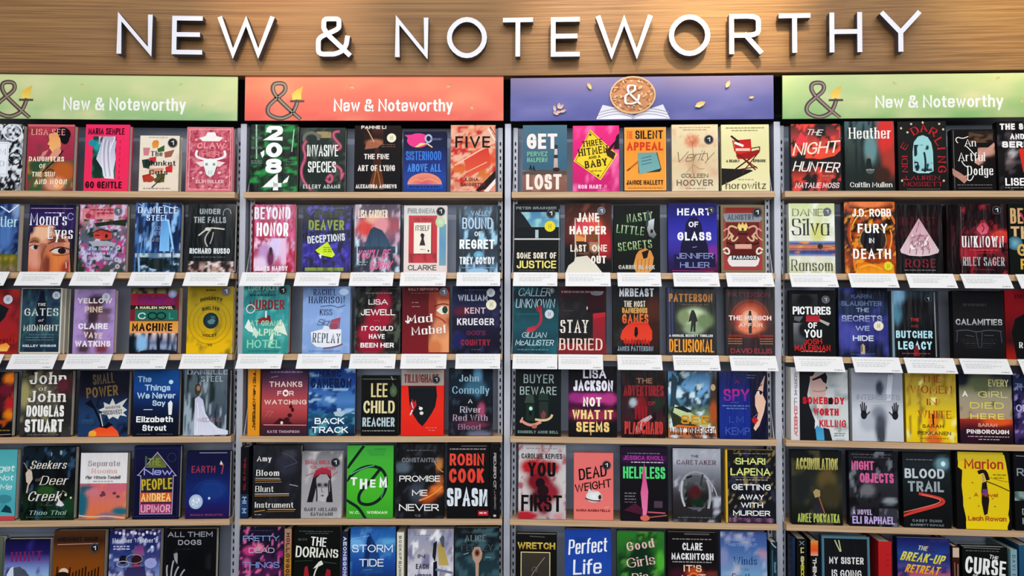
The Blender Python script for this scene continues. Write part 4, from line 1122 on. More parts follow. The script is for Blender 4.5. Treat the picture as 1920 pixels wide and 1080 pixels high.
bk(2, 3, 1253, 1345, 381, 'violet book with a dark hooded shape under white geometric capitals', sc='1c1c50', cd=(1261, 1346), st=((88, 11, 7, 'k'),))
bg('242460', '2c2c88', '3c3aa8', '4844b0', '4a3aa0', '342464', '301848', b=((92, 74, 14, 12, '8a3a98'), (84, 94, 18, 8, '6a1c50')))
p([36, 30, 46, 20, 58, 20, 68, 30, 72, 46, 80, 60, 84, 78, 24, 78, 26, 60, 34, 46], '24204c', '1c183c'); r(12, 74, 96, 92, '241c4c')
t('HEART', 19, 88, 8, 18, 'f0eef6', w=.22, g=.9); t('OF', 42, 62, 27, 35, 'ece8f4', w=.22); t('GLASS', 19, 88, 42, 54, 'f0eef6', w=.24, g=.7); l([50, 64, 58, 63], 1.2, 'a8a0d0'); t('JENNIFER', 17, 92, 72, 80, '98a4d0', w=.14); t('HILLIER', 24, 84, 85, 93, '98a4d0', w=.14); l([8, 97, 92, 98], 1, 'c04888')

bk(2, 3, 1352, 1434, 385, 'ornate red tarot style book with gold scrolls and a banner', sc='161414', cd=(1360, 1447), st=((84, 11, 11, 'k'),))
bg('8a5a48', 'a85048', 'b04848', 'b04a50'); frame(0, 0, 100, 100, 6, '8c7a5c'); r(12, 26, 88, 76, '78302c'); gd(12, 4, 80, 12, ['8c2c24', '9a3830']); p([6, 13, 18, 12, 86, 12, 96, 20, 90, 25, 12, 25, 8, 20], '8c929a', '9aa0a6'); t('ALMISTRY', 16, 78, 14, 22, '5c646c', w=.22)
for sg in (-1, 1):
    C = lambda x: 50 + sg * x
    l([C(14), 34, C(24), 30, C(34), 34, C(30), 42, C(22), 44, C(32), 50], 4, 'd8c088' if sg < 0 else 'dcae90', sm=1); l([C(42), 38, C(36), 34, C(30), 38, C(34), 46], 3.5, 'd8a098', sm=1)
    l([C(12), 48, C(18), 54, C(28), 52, C(22), 46], 4, 'e0b898', sm=1); l([C(42), 70, C(34), 74, C(30), 68, C(38), 62, C(44), 66], 4, 'e6dccc', sm=1); l([C(8), 56, C(20), 60, C(36), 56], 3, '30201c', sm=1); l([C(36), 48, C(44), 52], 3, 'd8b090')
p([38, 32, 42, 26, 46, 30, 50, 25, 54, 30, 58, 26, 62, 32, 58, 38, 42, 38], 'e0c060', 'f0dc98'); e(50, 36, 3, 2, '5a3c1c'); l([40, 42, 50, 44, 60, 42], 3, '3a1c14', sm=1); gd(32, 58, 70, 65, ['e0a898', 'dcaf9c', 'e0a090']); p([26, 66, 74, 66, 80, 74, 20, 74], '6a201c')
p([14, 82, 18, 76, 26, 74, 80, 74, 88, 80, 84, 88, 78, 91, 24, 91, 18, 88], 'e8e0dc'); r(24, 74, 82, 81, '24343a'); t('PARADOX', 27, 80, 75, 80, 'dcdcd8', w=.28)

bk(2, 4, 1480, 1566, 382, 'white book with sunset lake band and large black serif words', sc='d8d8c0', gloss=1, cd=(1479, 1566), st=((84, 12, 9, 's'),))
bg('c8d098', 'd8deb8', 'dcdcc8', 'e4e6d4', 'dcdcc8', 'd4d4b0', n=((5, 5, .7, .2, 'ecece4'),), b=((64, 42, 16, 14, 'd8d888'),))
gd(0, 54, 100, 76, ['a8b8d0', '3c5a98', 'c88468', 'd08458', '384a80', '485c9c', 'a8b8d8'], n=((3, 12, .7, .15, 'e8a060'),), nx=20, ny=18); e(68, 62, 6, 4, '3a2c30'); l([0, 65, 60, 65, 100, 62], 1.2, '7a3038')
t('DANIEL', 8, 88, 8, 18, '3c442c', s_=1, w=.13); t('Silva', 6, 88, 22, 46, '2a2c24', s_=1, w=.12); t('Ransom', 4, 94, 81, 97, '5a5c40', s_=1, w=.12)

bk(2, 4, 1584, 1680, 379, 'fiery orange ringed book with white spaced capitals and yellow disc', sc='201414', gloss=1, cd=(1589, 1678), st=((84, 90, 9, 'y'),), th=.036)
bg('2a1410', '3c1c14', '2c1614', '2c1812', '5a2810', '9a4810', '5c2810', n=((5, 7, .58, .12, 'b85414'), (7, 9, .7, .1, 'f0a030')), nx=26, ny=34)
o(56, 42, 46, 36, 5, 'd87828', 20, 200); o(56, 44, 42, 32, 3, 'f0b050', 40, 160); o(56, 44, 48, 38, 4, 'a8480c', 160, 330)
p([20, 100, 24, 88, 40, 84, 60, 88, 80, 84, 96, 88, 96, 100], 'e07818', 'f0a820'); gd(10, 0, 96, 9, ['c86838', '5c2c18'], b=((50, 2, 30, 6, 'e88850'),)); e(56, 52, 24, 20, '241c18'); o(56, 54, 26, 20, 1.5, 'b89a70'); e(54, 52, 12, 10, '1c1a30')
l([20, 96, 14, 70, 24, 56], 4, 'e89030', sm=1); l([86, 70, 96, 50, 90, 40], 3, 'f0a038', sm=1); l([30, 92, 50, 84, 70, 94], 4, 'f4b030', sm=1)
t('J.D. ROBB', 16, 92, 10, 21, 'fbf4ec', w=.26); t('FURY', 26, 84, 31, 44, 'fbf4ec', w=.24, g=1); t('IN', 48, 58, 51, 58, 'fbf4ec', w=.26); t('DEATH', 16, 90, 66, 80, 'fdf8f0', w=.22, g=1)

bk(2, 4, 1681, 1768, 384, 'black book with a pale pink glowing cone of lettering', sc='100e12', gloss=1, cd=(1697, 1786), back=1)
bg('141216', '2a161a', '301a1e', '201a1c', '201c1e', '1a181a'); t('HARVEST', 8, 86, 18, 30, '5c1c28', w=.2, s_=1); t('CROWN', 10, 84, 36, 48, '501a22', w=.2, s_=1); p([50, 20, 92, 66, 90, 70, 70, 74, 50, 75, 28, 74, 10, 70, 8, 66], 'd0a8b0', 'e0c8cc')
gd(30, 44, 70, 66, ['c8a0a8', 'dcc0c4'], n=((9, 9, .5, .1, 'a87080'), (9, 9, .7, .1, 'f4ecec')), nx=18, ny=14)
for q in ((50, 26), (46, 34), (52, 42), (36, 52), (48, 54), (60, 54), (30, 64), (44, 66), (58, 66), (72, 64)):
    l([q[0], q[1], q[0] - 2, q[1] + 6], 1.6, 'a86a78')
t('ROSE', 18, 84, 79, 91, '8c3040', s_=1, w=.2); tl(16, 84, 95, '8a8488', 1.2)

bk(2, 4, 1775, 1799, 384, 'dark maroon spine between the cone book and the red rose book', sc='1c0e12', spine=1, gloss=1)
bg('160c10', '240e14', '2a1016', '180c10'); t('ROSE', 38, 62, 30, 60, '5c2430', w=.3)

bk(2, 4, 1800, 1890, 383, 'dark red rose book with white tall serif capitals', sc='1c0e14', gloss=1, cd=(1799, 1889), st=((79, 9, 10, 'k'),))
bg('34181e', '2c181e', '301820', '6a2830', '8c3038', '4a1820', '241018', n=((8, 7, .64, .12, '1c0c12'), (6, 9, .74, .12, 'a02c3c')), b=((86, 46, 20, 8, 'd8483c'), (20, 72, 16, 7, 'a82c3c'), (50, 38, 14, 9, '9a3848')), nx=26, ny=32)
p([36, 36, 44, 28, 56, 27, 62, 34, 58, 42, 46, 44], 'c84860', 'e07888'); l([48, 30, 56, 34, 48, 40], 2, '7a2034', sm=1); p([66, 44, 84, 38, 98, 40, 98, 56, 74, 50], 'd8503c', 'b83040')
t('UNKNOWN', 5, 92, 46, 62, 'f4eeee', s_=1, w=.2); tl(20, 80, 66, 'd84858', 1.6); tl(28, 74, 70, 'b03040', 1.6); t('RILEY SAGER', 6, 92, 76, 88, 'bcd4d4', s_=1, w=.22); l([4, 4, 4, 98], .8, '9a8084'); l([30, 93, 70, 94], 1, 'a04050')

bk(2, 4, 1893, 1984, 383, 'dark green book with gold block capitals cropped by the photo edge', sc='141a18', cd=(1903, 1992))
bg('181c1a', '1c2220', '181e1c'); t('BEYOND', 4, 96, 6, 28, 'd8b080', w=.3, k=.8); t('THEIR', 4, 90, 32, 50, 'dcb888', w=.3); e(12, 56, 16, 10, '3a6a78', '88b8c8'); t('GIFT', 16, 80, 57, 74, 'd8b468', w=.3); t('PEARL', 22, 92, 78, 93, 'e0b84c', w=.3); l([26, 14, 34, 26], 4, 'c84868')

# ================================================================ THIRD SHELF
bk(3, 1, -54, 34, 543, 'red book with a dark figure cropped by the photo edge', sc='9a3034', cd=(-74, 9), st=((76, 16, 10, 'w'),))
bg('a83c34', 'a83438', 'a83038', 'b0302c', 'b83428', n=((3, 5, .72, .3, '7c2830'),)); p([0, 20, 56, 22, 78, 30, 70, 44, 60, 52, 0, 60], '24282c', '1a2226'); p([62, 86, 76, 83, 84, 88, 78, 96, 58, 96], 'f09030', 'f8c870'); t('smith', 46, 92, 76, 82, '5c1c1c', s_=1, w=.2)

bk(3, 1, 38, 114, 541, 'slate teal book framed like a stone gate with pale lettering', sc='e0dccc', cd=(24, 110), st=((86, 11, 10, 'w'),), back=1)
frame(0, 0, 100, 100, 3, 'd8d4c8'); gd(1, 1, 96, 97, ['34485c', '3c5468', '3a5464', '3a6068', '2e4a54', '2c3c50'], n=((5, 6, .68, .2, '2c3c54'), (6, 4, .74, .2, '4a7478')))
p([46, 4, 54, 4, 58, 18, 62, 22, 64, 60, 36, 60, 38, 22, 42, 18], '1c2838'); t('THE', 40, 60, 23, 27, 'ece8dc', s_=1, w=.3); t('GATES', 8, 92, 31, 42, 'dce0d8', s_=1, w=.18); t('of', 44, 56, 47, 51, 'e8e4dc', s_=1, w=.2, i=.4); t('MIDNIGHT', 8, 94, 56, 65, 'e4e4dc', s_=1, w=.2)
for v in (71, 75, 79):
    tl(14 + (v == 71) * 8, 84, v, '7a90a0', 1)
t('KELLEY WINSOR', 8, 90, 86, 89.5, 'd0d8e0', w=.32)

bk(3, 1, 137, 214, 543, 'lilac book with dark smoke behind white uneven capitals', sc='786484', cd=(127, 212), st=((78, 12, 10, 'w'),))
bg('b89cc8', 'b094c8', 'b49ccc', 'b898d0', 'b494c4', n=((5, 8, .72, .2, '9c86b8'),), b=((54, 18, 22, 9, '4a3c48'), (50, 26, 14, 10, '5a4048'), (70, 34, 22, 6, '6a5464'), (46, 44, 14, 12, '4c3a40'), (74, 46, 14, 8, '8a6c84'), (40, 62, 16, 8, '705468'), (44, 74, 12, 8, '584250'), (26, 92, 14, 7, '5c4450'), (70, 92, 14, 8, '8a4454')))
t('YELLOW', 8, 92, 14, 22, 'ece0e4', w=.26); t('PINE', 26, 70, 27, 36, 'd8c0ac', w=.26); t('CLAIRE', 12, 84, 53, 62, 'f0e8f0', w=.26); t('VAYE', 26, 72, 67, 76, 'e0ccc0', w=.26, rot=-4); t('WATKINS', 6, 92, 80, 89, 'f0e8ec', w=.26)

bk(3, 1, 243, 334, 540, 'striped book with green, orange and misty city bands', sc='c8a888', cd=(235, 318), th=.032)
bg('7a2a34', '8a2840', '3a1c24'); gd(0, 0, 100, 9, ['4a4638', '9a9060'], n=((9, 3, .6, .15, '2a2c2c'),)); r(0, 9, 88, 27, 'a02c48'); t('COLSON', 16, 82, 12, 18, '6c2878', w=.24); t('WHITEHEAD', 12, 92, 19, 26, '7a2c84', w=.24); e(86, 10, 9, 6, '7a8ab8', 'b8c4dc')
r(0, 27, 92, 33, '2c2418'); t('A HARLEM NOVEL', 10, 88, 28.5, 32.5, 'e0d8b8', w=.3); r(10, 34, 98, 50, '2c7868'); r(0, 34, 10, 52, '8c2838'); t('C', 16, 32, 38, 48, 'd8e4dc', w=.18); o(46, 43, 9, 5, 3, '14342c'); o(64, 43, 9, 5, 3, '14342c'); t('L', 80, 90, 38, 48, '48a894', w=.2)
gd(0, 51, 100, 69, ['e0a040', 'e8a850', 'e8a878']); t('MACHINE', 5, 88, 54, 66, '241c14', w=.28); gd(0, 69, 98, 98, ['e8d4c8', 'b8b4c4', '7c84a4', 'a8b8d4', '4a5470'], n=((14, 2, .6, .15, '1c2434'),), b=((4, 90, 12, 20, '10202c'), (26, 84, 10, 12, '98c4e8')), nx=22, ny=14); p([60, 70, 61, 70, 63, 84, 64, 97, 57, 97, 58, 84], '1c2438'); e(60, 97, 38, 3, '242838')

bk(3, 1, 350, 436, 538, 'mustard yellow book with a dark globe in rings', sc='a08820', cd=(343, 427), st=((84, 7, 10, 's'),))
bg('a89020', 'b49c24', 'b8a028', 'c8a81c', 'e8bc10', 'f0c410', n=((4, 4, .75, .3, '988428'),))
for q in (26, 36, 46):
    o(50, 53, q, q * .72, .8, '8c7420')
e(52, 51, 17, 12, '1c3440', '2c5058'); p([44, 52, 54, 48, 62, 50, 58, 56, 48, 56], '6a8c90'); p([50, 44, 60, 44, 62, 48, 54, 48], '4c7074')
t('SARA', 40, 62, 4, 7, '3c3410', w=.26); t('IMMUNITY', 28, 76, 18, 23, '2c2810', w=.26, arc=.6); t('SHELTER', 32, 70, 32, 37, '3c3414', w=.24, arc=.5); t('VIOLET', 34, 66, 70, 74, '3c3410', w=.24, arc=-.4); t('VO', 46, 56, 85, 89, '6c5410', w=.22)

bk(3, 2, 455, 541, 535, 'turquoise book with snowy peaks around red title letters', sc='701c28', gloss=1, cd=(448, 532), st=((86, 8, 9, 'k'),), th=.03)
bg('2a8484', '348c90', '38989c', '3aa0a0', '54b0a8', '40a098', '3c9c98', n=((5, 6, .74, .2, '6ac0b8'),)); t('LUCY FOLEY', 10, 76, 2, 8, 'b8e0d8', w=.22); tl(14, 70, 15, '1c5c68', 3)
t('MURDER', 12, 90, 22, 36, '8c3038', w=.2); o(16, 35, 9, 6, 2, 'e8e0d8'); p([32, 50, 58, 44, 62, 54, 34, 56], '7c2434', 'a83844'); r(48, 38, 52, 48, 'd8e8e0'); l([28, 38, 60, 34], 1.5, '1c3c4c')
p([4, 62, 12, 50, 20, 60, 26, 70, 14, 68], 'e8f0e8'); p([66, 66, 82, 50, 90, 58, 98, 74, 84, 70], 'e8ece0'); p([24, 60, 36, 70, 30, 78, 22, 70], 'd8e8dc'); p([60, 76, 68, 68, 66, 84, 56, 92], 'dcf0dc'); t('AT GRAND', 16, 86, 52, 60, 'a8d8b8', w=.2); t('ALPINE', 22, 84, 64, 74, 'd0ecd0', w=.2); t('HOTEL', 10, 84, 80, 92, '98dcc0', w=.18); tl(14, 80, 96, '1c7878', 1)

bk(3, 2, 567, 656, 538, 'pale blue book with a white cake drawing and dark serif words', sc='8ca4c8', cd=(560, 643), back=0)
bg('86a0c8', '90acd8', '98b4e0', '94b0dc', '8cacd8', n=((4, 5, .7, .25, 'a8c0e8'),), hz=0); t('RACHEL', 22, 70, 4, 13, '2c3c6c', s_=1, w=.24); t('HARRISON', 12, 88, 15, 25, '2c3c68', s_=1, w=.24); e(86, 8, 10, 5, 'c0d4ec')
t('KISS', 36, 62, 34, 43, '2c3450', s_=1, w=.2); l([38, 30, 60, 27, 76, 33, 88, 28], 1.8, '5a6888', sm=1); t('Slay', 32, 66, 49, 58, '4c5878', w=.1, i=.4); p([60, 50, 80, 46, 78, 62, 60, 64], 'b84c60', '9a8098'); e(66, 60, 9, 5, 'a85c6c')
p([18, 68, 40, 64, 82, 64, 82, 86, 62, 92, 30, 90, 20, 84], 'f0f0f4', 'e8ecf2'); p([40, 66, 46, 58, 56, 60, 58, 68], 'e4e8f0'); t('REPLAY', 22, 80, 70, 84, '343e58', s_=1, w=.2, rot=-2); l([46, 92, 70, 91, 84, 86], 3, '8c6880', sm=1); tl(14, 80, 96, '6c88b8', 1)

bk(3, 2, 664, 751, 538, 'dark floral book with a crimson path and rounded white capitals', sc='1c1c1e', gloss=0, cd=(658, 743))
bg('3c3c3c', '343434', '303430', '303230', n=((10, 10, .55, .1, '1a1c1a'), (9, 9, .7, .1, '5c6458')), b=((62, 22, 16, 14, 'a82848'), (52, 48, 26, 14, 'a82440'), (30, 70, 20, 14, 'b02848'), (36, 90, 26, 12, 'a02040')), nx=26, ny=32); frame(2, 3, 98, 98, .7, '6a6a68'); tl(24, 80, 10, '9c9c9c', 1.4)
t('LISA', 30, 72, 19, 27, 'f2eeea', w=.17); t('JEWELL', 14, 88, 34, 43, 'f2eeea', w=.17); t('NOVEL', 42, 56, 50, 52, 'c86070', w=.2); t('IT COULD', 16, 84, 59, 66, 'f6f0ee', w=.22); t('HAVE', 32, 66, 71, 78, 'f6f0ee', w=.22); t('BEEN HER', 14, 86, 84, 91, 'f6f0ee', w=.24)

bk(3, 2, 754, 842, 538, 'maroon book with a green-eyed redhead and curly white words', sc='5c1820', cd=(753, 838), st=((88, 8, 9, 's'),))
bg('641c24', '6c1c26', '74202a', '84242c', '8c242e', hz=0); gd(56, 8, 100, 98, ['6c2428', '7c2c2c'], b=((86, 30, 26, 20, 'd8906c'), (64, 26, 10, 22, '9a4438'), (90, 12, 22, 9, 'a8503c'), (86, 84, 26, 22, 'eca878'), (82, 62, 16, 14, 'd89470'), (70, 92, 14, 12, 'd88858')), nx=18, ny=26)
p([72, 36, 84, 29, 98, 31, 98, 40, 84, 42], 'e8e4d8'); e(91, 35, 6, 5.5, '34503c'); l([68, 30, 84, 24, 98, 27], 2.4, '6a3428', sm=1); l([66, 44, 84, 47, 92, 54], 3, 'b83c30', sm=1)
t('SALLY HEPWORTH', 12, 76, 2, 6, 'd8a8a0', w=.2); tl(18, 66, 10, 'a05c5c', 1); tl(20, 34, 24, 'b88c88', 1); tl(20, 38, 30, 'b88c88', 1); t('Mad', 10, 64, 42, 54, 'f4ece6', s_=1, w=.22, rot=4); t('Mabel', 20, 92, 59, 71, 'f4ece6', s_=1, w=.22, rot=4); l([8, 52, 14, 56, 18, 48], 3, 'f4ece6', sm=1)

bk(3, 2, 848, 937, 537, 'midnight blue book with spaced white and dim red capitals', sc='121428', cd=(855, 938), st=((81, 10, 9, 'w'), (82, 28, 11, 'c')))
bg('1c2440', '222848', '2c3050', '282444', '24203c', '1c1a34', '1c1a30', b=((20, 38, 16, 6, '6c2c40'), (14, 80, 14, 10, '282c68')), n=((5, 4, .75, .2, '3c3c64'),))
tl(26, 70, 6, '6a7090', 1.2); t('WILLIAM', 12, 74, 13, 22, 'c8ccdc', w=.2, g=.8); t('KENT', 26, 70, 32, 41, 'e0c0c4', w=.2, g=.8); t('KRUEGER', 10, 88, 48, 58, 'e8e4e8', w=.2, g=.7); t("GOD'S", 30, 70, 66, 73, '7a3458', w=.2); t('COUNTRY', 18, 80, 79, 88, 'a03048', w=.22); tl(40, 60, 94, '6a6080', 1)

bk(3, 3, 962, 1047, 534, 'dark teal book with a red phone handset and handwritten words', sc='101c20', cd=(962, 1045), st=((80, 43, 10, 'w'), (84, 9, 7, 's')))
bg('1a2c38', '1c3440', '205058', '28606c', '24505c', '1c3c48', n=((3, 4, .7, .3, '30707c'),)); t('CALLER', 12, 84, 5, 17, 'b8ccd4', w=.1, i=.2); t('UNKNOWN', 6, 92, 21, 34, 'b0c8d0', w=.1, i=.1); l([8, 43, 54, 43], 2.4, '2e6c74')
p([50, 34, 62, 30, 64, 36, 54, 40], 'a82c40'); l([60, 38, 64, 50, 56, 60, 44, 66], 6, 'b04050', sm=1); p([28, 68, 34, 62, 48, 60, 50, 66, 36, 70], 'b8384c', 'c85060'); t('GILLIAN', 20, 74, 69, 77, 'c0d4d8', w=.12, i=.2); t('McALLISTER', 6, 90, 80, 88, 'c8dce0', w=.13, i=.2); tl(10, 80, 94, '6a98a0', 1.4)

bk(3, 3, 1047, 1137, 538, 'black and dark red book with dripping white words', sc='1c1216', cd=(1047, 1130))
bg('4a1c28', '3c1c24', '2c2024', '2c2226', '2e2428', '5a2c34', '8c3840'); gd(0, 16, 68, 84, ['2a2428', '26282a', '282224'], n=((4, 4, .7, .3, '3a3236'),)); gd(72, 40, 98, 98, ['a82838', '98303c', '8c2c38']); p([72, 40, 98, 38, 98, 44, 74, 48], 'c03040'); gd(60, 8, 96, 38, ['48141e', '30141c']); r(0, 84, 100, 100, '902c38')
tl(6, 60, 8, '8a7c80', 3); e(80, 10, 13, 3.4, '8c8c94'); tl(60, 94, 8, '9a989c', 2); t('STAY', 4, 62, 50, 69, 'f0e6de', s_=1, w=.16, k=.5, arc=.03); t('BURIED', 2, 92, 77, 94, 'f6d8c8', s_=1, w=.17, k=.5); e(60, 32, 1.4, 2.6, 'c8c4c4'); l([10, 36, 30, 36], 1, '5c5c60')

bk(3, 3, 1149, 1237, 535, 'charcoal book with a red crowd and arena under white block name', sc='121416', cd=(1157, 1240), th=.034)
bg('242a30', '262a2e', '2a2826', '2c2422', '202022', '1c1e20', b=((86, 40, 16, 24, '5c3428'), (88, 70, 14, 20, '4a2820')), n=((5, 5, .75, .3, '3a3834'),)); p([16, 76, 20, 66, 30, 58, 40, 54, 60, 52, 76, 56, 84, 66, 84, 78, 76, 84, 24, 84], 'e04430', 'e85438')
for i in range(10):
    l([22 + i * 6, 84, 22 + i * 6, 80], 2.4, '2a1c1c')
for q in range(8):
    p([24 + q * 7, 82, 27 + q * 7, 76 + (q % 2) * 2, 30 + q * 7, 82, 28 + q * 7, 88], 'b83028')
p([47, 62, 50, 60, 53, 62, 54, 70, 50, 76, 46, 72], '1c1414'); t('MRBEAST', 14, 88, 5, 17, 'f0f4f8', w=.28); t('THE MOST', 24, 70, 23, 32, 'e8dcc8', w=.28); t('DANGEROUS', 20, 74, 33, 41, 'd8a868', w=.28, g=.2); t('GAMES', 20, 76, 42, 56, 'e08c50', w=.26, c2='d85838')
t('JAMES PATTERSON', 10, 86, 88, 95, '98a4b0', w=.3)

bk(3, 3, 1251, 1344, 539, 'book with a silhouetted walker in a green glow and orange words', sc='14141c', cd=(1261, 1347), th=.036, gloss=1)
bg('24242c', '20221e', '242824', '1c201e', '181a1c', '14161a'); r(0, 0, 13, 100, '1c2040'); l([4, 2, 5, 70], 2, '4a5088'); l([10, 2, 11, 70], 2, '3c4478')
gd(16, 26, 98, 70, ['20241c', '30382c', '20241c'], b=((56, 46, 24, 14, 'c8d8b0'), (54, 62, 20, 8, '98a888'), (76, 50, 16, 10, '788c60'), (34, 44, 12, 10, '88986c')), n=((8, 8, .68, .12, '2c3824'),), nx=26, ny=24)
p([50, 34, 54, 34, 58, 40, 62, 50, 58, 52, 57, 66, 53, 66, 53, 56, 50, 66, 47, 66, 49, 50, 43, 52, 47, 40], '121610'); t('PATTERSON', 4, 92, 10, 22, 'd09048', w=.27); tl(30, 84, 26, '7c6450', 1); t('A MICHAEL BENNETT THRILLER', 4, 92, 70, 73.5, 'e4e4e4', w=.3); t('DELUSIONAL', 4, 94, 77, 96, 'f4a828', w=.3)

bk(3, 3, 1362, 1452, 539, 'dark book with a glowing red arched doorway and figure', sc='14100f', cd=(1367, 1454), th=.04, gloss=1)
bg('1c1416', '24181a', '30201e', '34201c', '40201c', '301416', '1c1214', '201014', b=((50, 46, 30, 22, 'c8502c'), (50, 50, 18, 16, 'f0b898'), (50, 60, 24, 6, 'e88c64')), n=((6, 6, .76, .2, '3c2820'),), nx=26, ny=32)
for q in (22, 27, 33, 40):
    o(50, 48, q, q * .72, 1.2, 'a8502c', 0, 180)
p([48, 35, 52, 35, 54, 44, 53, 68, 47, 68, 46, 44], '2a1210'); r(4, 70, 98, 73, '8c1c18')
for v in (76, 79.5, 83):
    l([4, v, 32, v], 1.4, 'd07838'); l([70, v, 96, v], 1.4, 'd07838')
r(36, 75, 66, 90, '38141c'); t('PATTERSON', 4, 92, 8, 15, '8c3048', w=.16); t('THE MUNICH', 5, 94, 42, 49, 'f4e0d8', w=.24); t('AFFAIR', 26, 76, 53, 59, 'f0c8b8', w=.24); t('DAVID ELLIS', 8, 94, 90, 97, 'b0384c', w=.18)

bk(3, 4, 1481, 1567, 545, 'black book with bold white rounded letters and red scrawled name', sc='101012', cd=(1487, 1578), st=((79, 14, 9, 's'),))
bg('1a1c1e', '1c1e20', '181a1c', '18181c'); gd(6, 6, 62, 24, ['4a5054', '3a4044', '2a2e30'], b=((34, 16, 16, 10, '181a1c'),)); gd(8, 50, 34, 88, ['8a8c90', '5c6064', '3a3e42'], b=((32, 60, 12, 12, '1c1e22'),)); p([60, 42, 88, 50, 84, 54, 62, 46], 'b8b4b0'); gd(36, 38, 66, 48, ['b02838', 'c03848']); p([10, 40, 30, 40, 22, 48, 10, 46], '6c7074')
t('PICTURES', 7, 90, 25, 37, 'f4f4f2', w=.2, g=.2); t('OF', 40, 60, 49, 58, 'f4f4f2', w=.22); t('YOU', 32, 70, 60, 72, 'f4f4f2', w=.2); t('JOSH', 30, 70, 74, 82, 'd03030', w=.18, rot=4); t('MALERMAN', 10, 88, 83, 92, 'd83434', w=.18); tl(24, 76, 93, 'b88c8c', 1.4)

bk(3, 4, 1573, 1666, 541, 'indigo book with wide pale blue capitals over lit figures', sc='141830', gloss=1, cd=(1596, 1684), st=((80, 55, 10, 'c'),))
bg('142030', '1c2a40', '2a3c58', '2c3464', '38408c', '3c3c84', '20284c', '1c2438', n=((3, 4, .7, .3, '4c509c'),), b=((20, 68, 20, 14, '5458a8'),)); t('KARIN', 26, 68, 9, 15, '6c7ca8', w=.2); t('SLAUGHTER', 6, 88, 19, 26, '7484b0', w=.2); t('THE', 36, 62, 29, 35, 'a8b0cc', w=.18); t('SECRETS', 6, 88, 40, 49, 'c0c4dc', w=.2, c2='8088b8'); t('WE', 34, 62, 55, 62, 'b4bcd8', w=.2); t('HIDE', 28, 70, 69, 77, 'd8dcec', w=.22)
p([44, 96, 44, 84, 48, 81, 52, 84, 52, 96], 'c8b488'); l([46, 84, 46, 92], 2, '5a4838'); l([24, 96, 44, 97, 72, 95], 1, '5a74a0')

bk(3, 4, 1673, 1761, 546, 'black book with painted sleeve sheen and ice blue drippy capitals', sc='5c5e64', gloss=1, cd=(1693, 1786), st=((78, 12, 8, 'k'),), back=1)
bg('3c4c58', '2a3036', '24262a', '1a1a1e', '141418', '121316', b=((14, 10, 14, 18, '88b4d0'), (12, 34, 8, 16, '5a8ca0'), (50, 24, 30, 12, '201e22'))); r(0, 0, 5, 100, '88a0ac'); l([92, 2, 93, 98], 2.4, '9a9ca0')  # pale edge bands paint the sheen of a clear sleeve
t('THE', 40, 58, 41, 46, 'c83c38', w=.2); t('AND', 40, 56, 51, 55, '98403c', w=.2); t('BUTCHER', 8, 86, 60, 71, 'bce4ec', w=.26, g=.6); t('LEGACY', 12, 84, 76, 88, 'c0e8f0', w=.26, g=.6); p([48, 82, 54, 82, 58, 98, 44, 98], '8c2830'); tl(20, 80, 94, 'a85058', 1.2)

bk(3, 4, 1788, 1884, 546, 'near black book with small silver capitals over faint moth outline', sc='161618', cd=(1797, 1887))
bg('1e1e20', '201f22', '242426', '242428', '222224', '1c1c1e'); tl(20, 66, 21, '3c3c40', 4); t('CALAMITIES', 5, 96, 42, 51, 'd4d4d2', w=.2, c2='98989a'); l([6, 60, 24, 57, 46, 62, 70, 57, 94, 60], 2, '5c5c60', sm=1)
for q in ([8, 60, 6, 76], [92, 60, 94, 76], [20, 78, 44, 78], [56, 78, 80, 78], [24, 66, 40, 68], [60, 66, 78, 66], [44, 62, 48, 84, 54, 84, 56, 62]):
    l(q, 1.6, '58585c')
for q in range(5):
    tl(12 + q * 3, 84 - q * 3, 72 + q * 3, '3c3c40', 1)

bk(3, 4, 1886, 1980, 545, 'crimson and black book with an arch cropped by the photo edge', sc='8c1820', gloss=0, cd=(1907, 1996))
bg('981c28', '8c1824', '701820', '4a141c', 'b02818'); t('BETTER', 20, 90, 6, 12, '5c1018', w=.24); p([12, 62, 20, 42, 40, 34, 100, 32, 100, 100, 20, 100, 16, 80], '141618', '1a1c1a'); gd(50, 44, 90, 74, ['1c1e1a', '242018'], n=((5, 5, .6, .2, '6a5c34'),)); t('REBECCA', 26, 94, 76, 84, 'f0ece8', w=.26, s_=1)

# ================================================================ FOURTH SHELF
bk(4, 1, -56, 23, 699, 'dark book with orange flames cropped by the photo edge', sc='181418')
bg('1c1a24', '241820', '1c1820', '1a161c', b=((90, 10, 14, 8, 'f08c30'), (82, 28, 18, 10, '7c2438'), (94, 50, 10, 10, 'c82c34'), (92, 66, 12, 7, 'e88c20'), (70, 50, 12, 12, '5a2030')), n=((6, 6, .72, .1, 'c05c28'),)); tl(70, 96, 90, '8a7a38', 2); l([60, 97, 98, 96], 1.5, 'b8a8a0')

bk(4, 1, 38, 133, 695, 'dim photo covered book with huge condensed slab and block lettering', sc='383430', st=(), back=0)
bg('48403c', '4c443e', '6a6458', '5c5850', '484644', '42403c', '4c4448', n=((6, 5, .66, .2, '2c2c2c'), (5, 8, .74, .2, '8c8468')), b=((6, 36, 10, 20, 'a8a070'), (86, 26, 16, 16, '5c3038'), (90, 60, 14, 24, '343432')), nx=24, ny=30)
t('John', 16, 88, 3, 21, 'f4f2ec', s_=1, w=.28, k=.6); t('of', 34, 50, 25, 31, 'e4e0d8', s_=1, w=.2); t('John', 14, 88, 31, 48, 'ece8e0', s_=1, w=.28, k=.6); e(82, 22, 10, 9, '6c3440'); t('DOUGLAS', 12, 86, 53, 70, 'f6f4ee', w=.26, g=.3); t('STUART', 10, 86, 74, 93, 'f6f4ee', w=.27, g=.3); tl(16, 80, 97, '8a8480', 1)

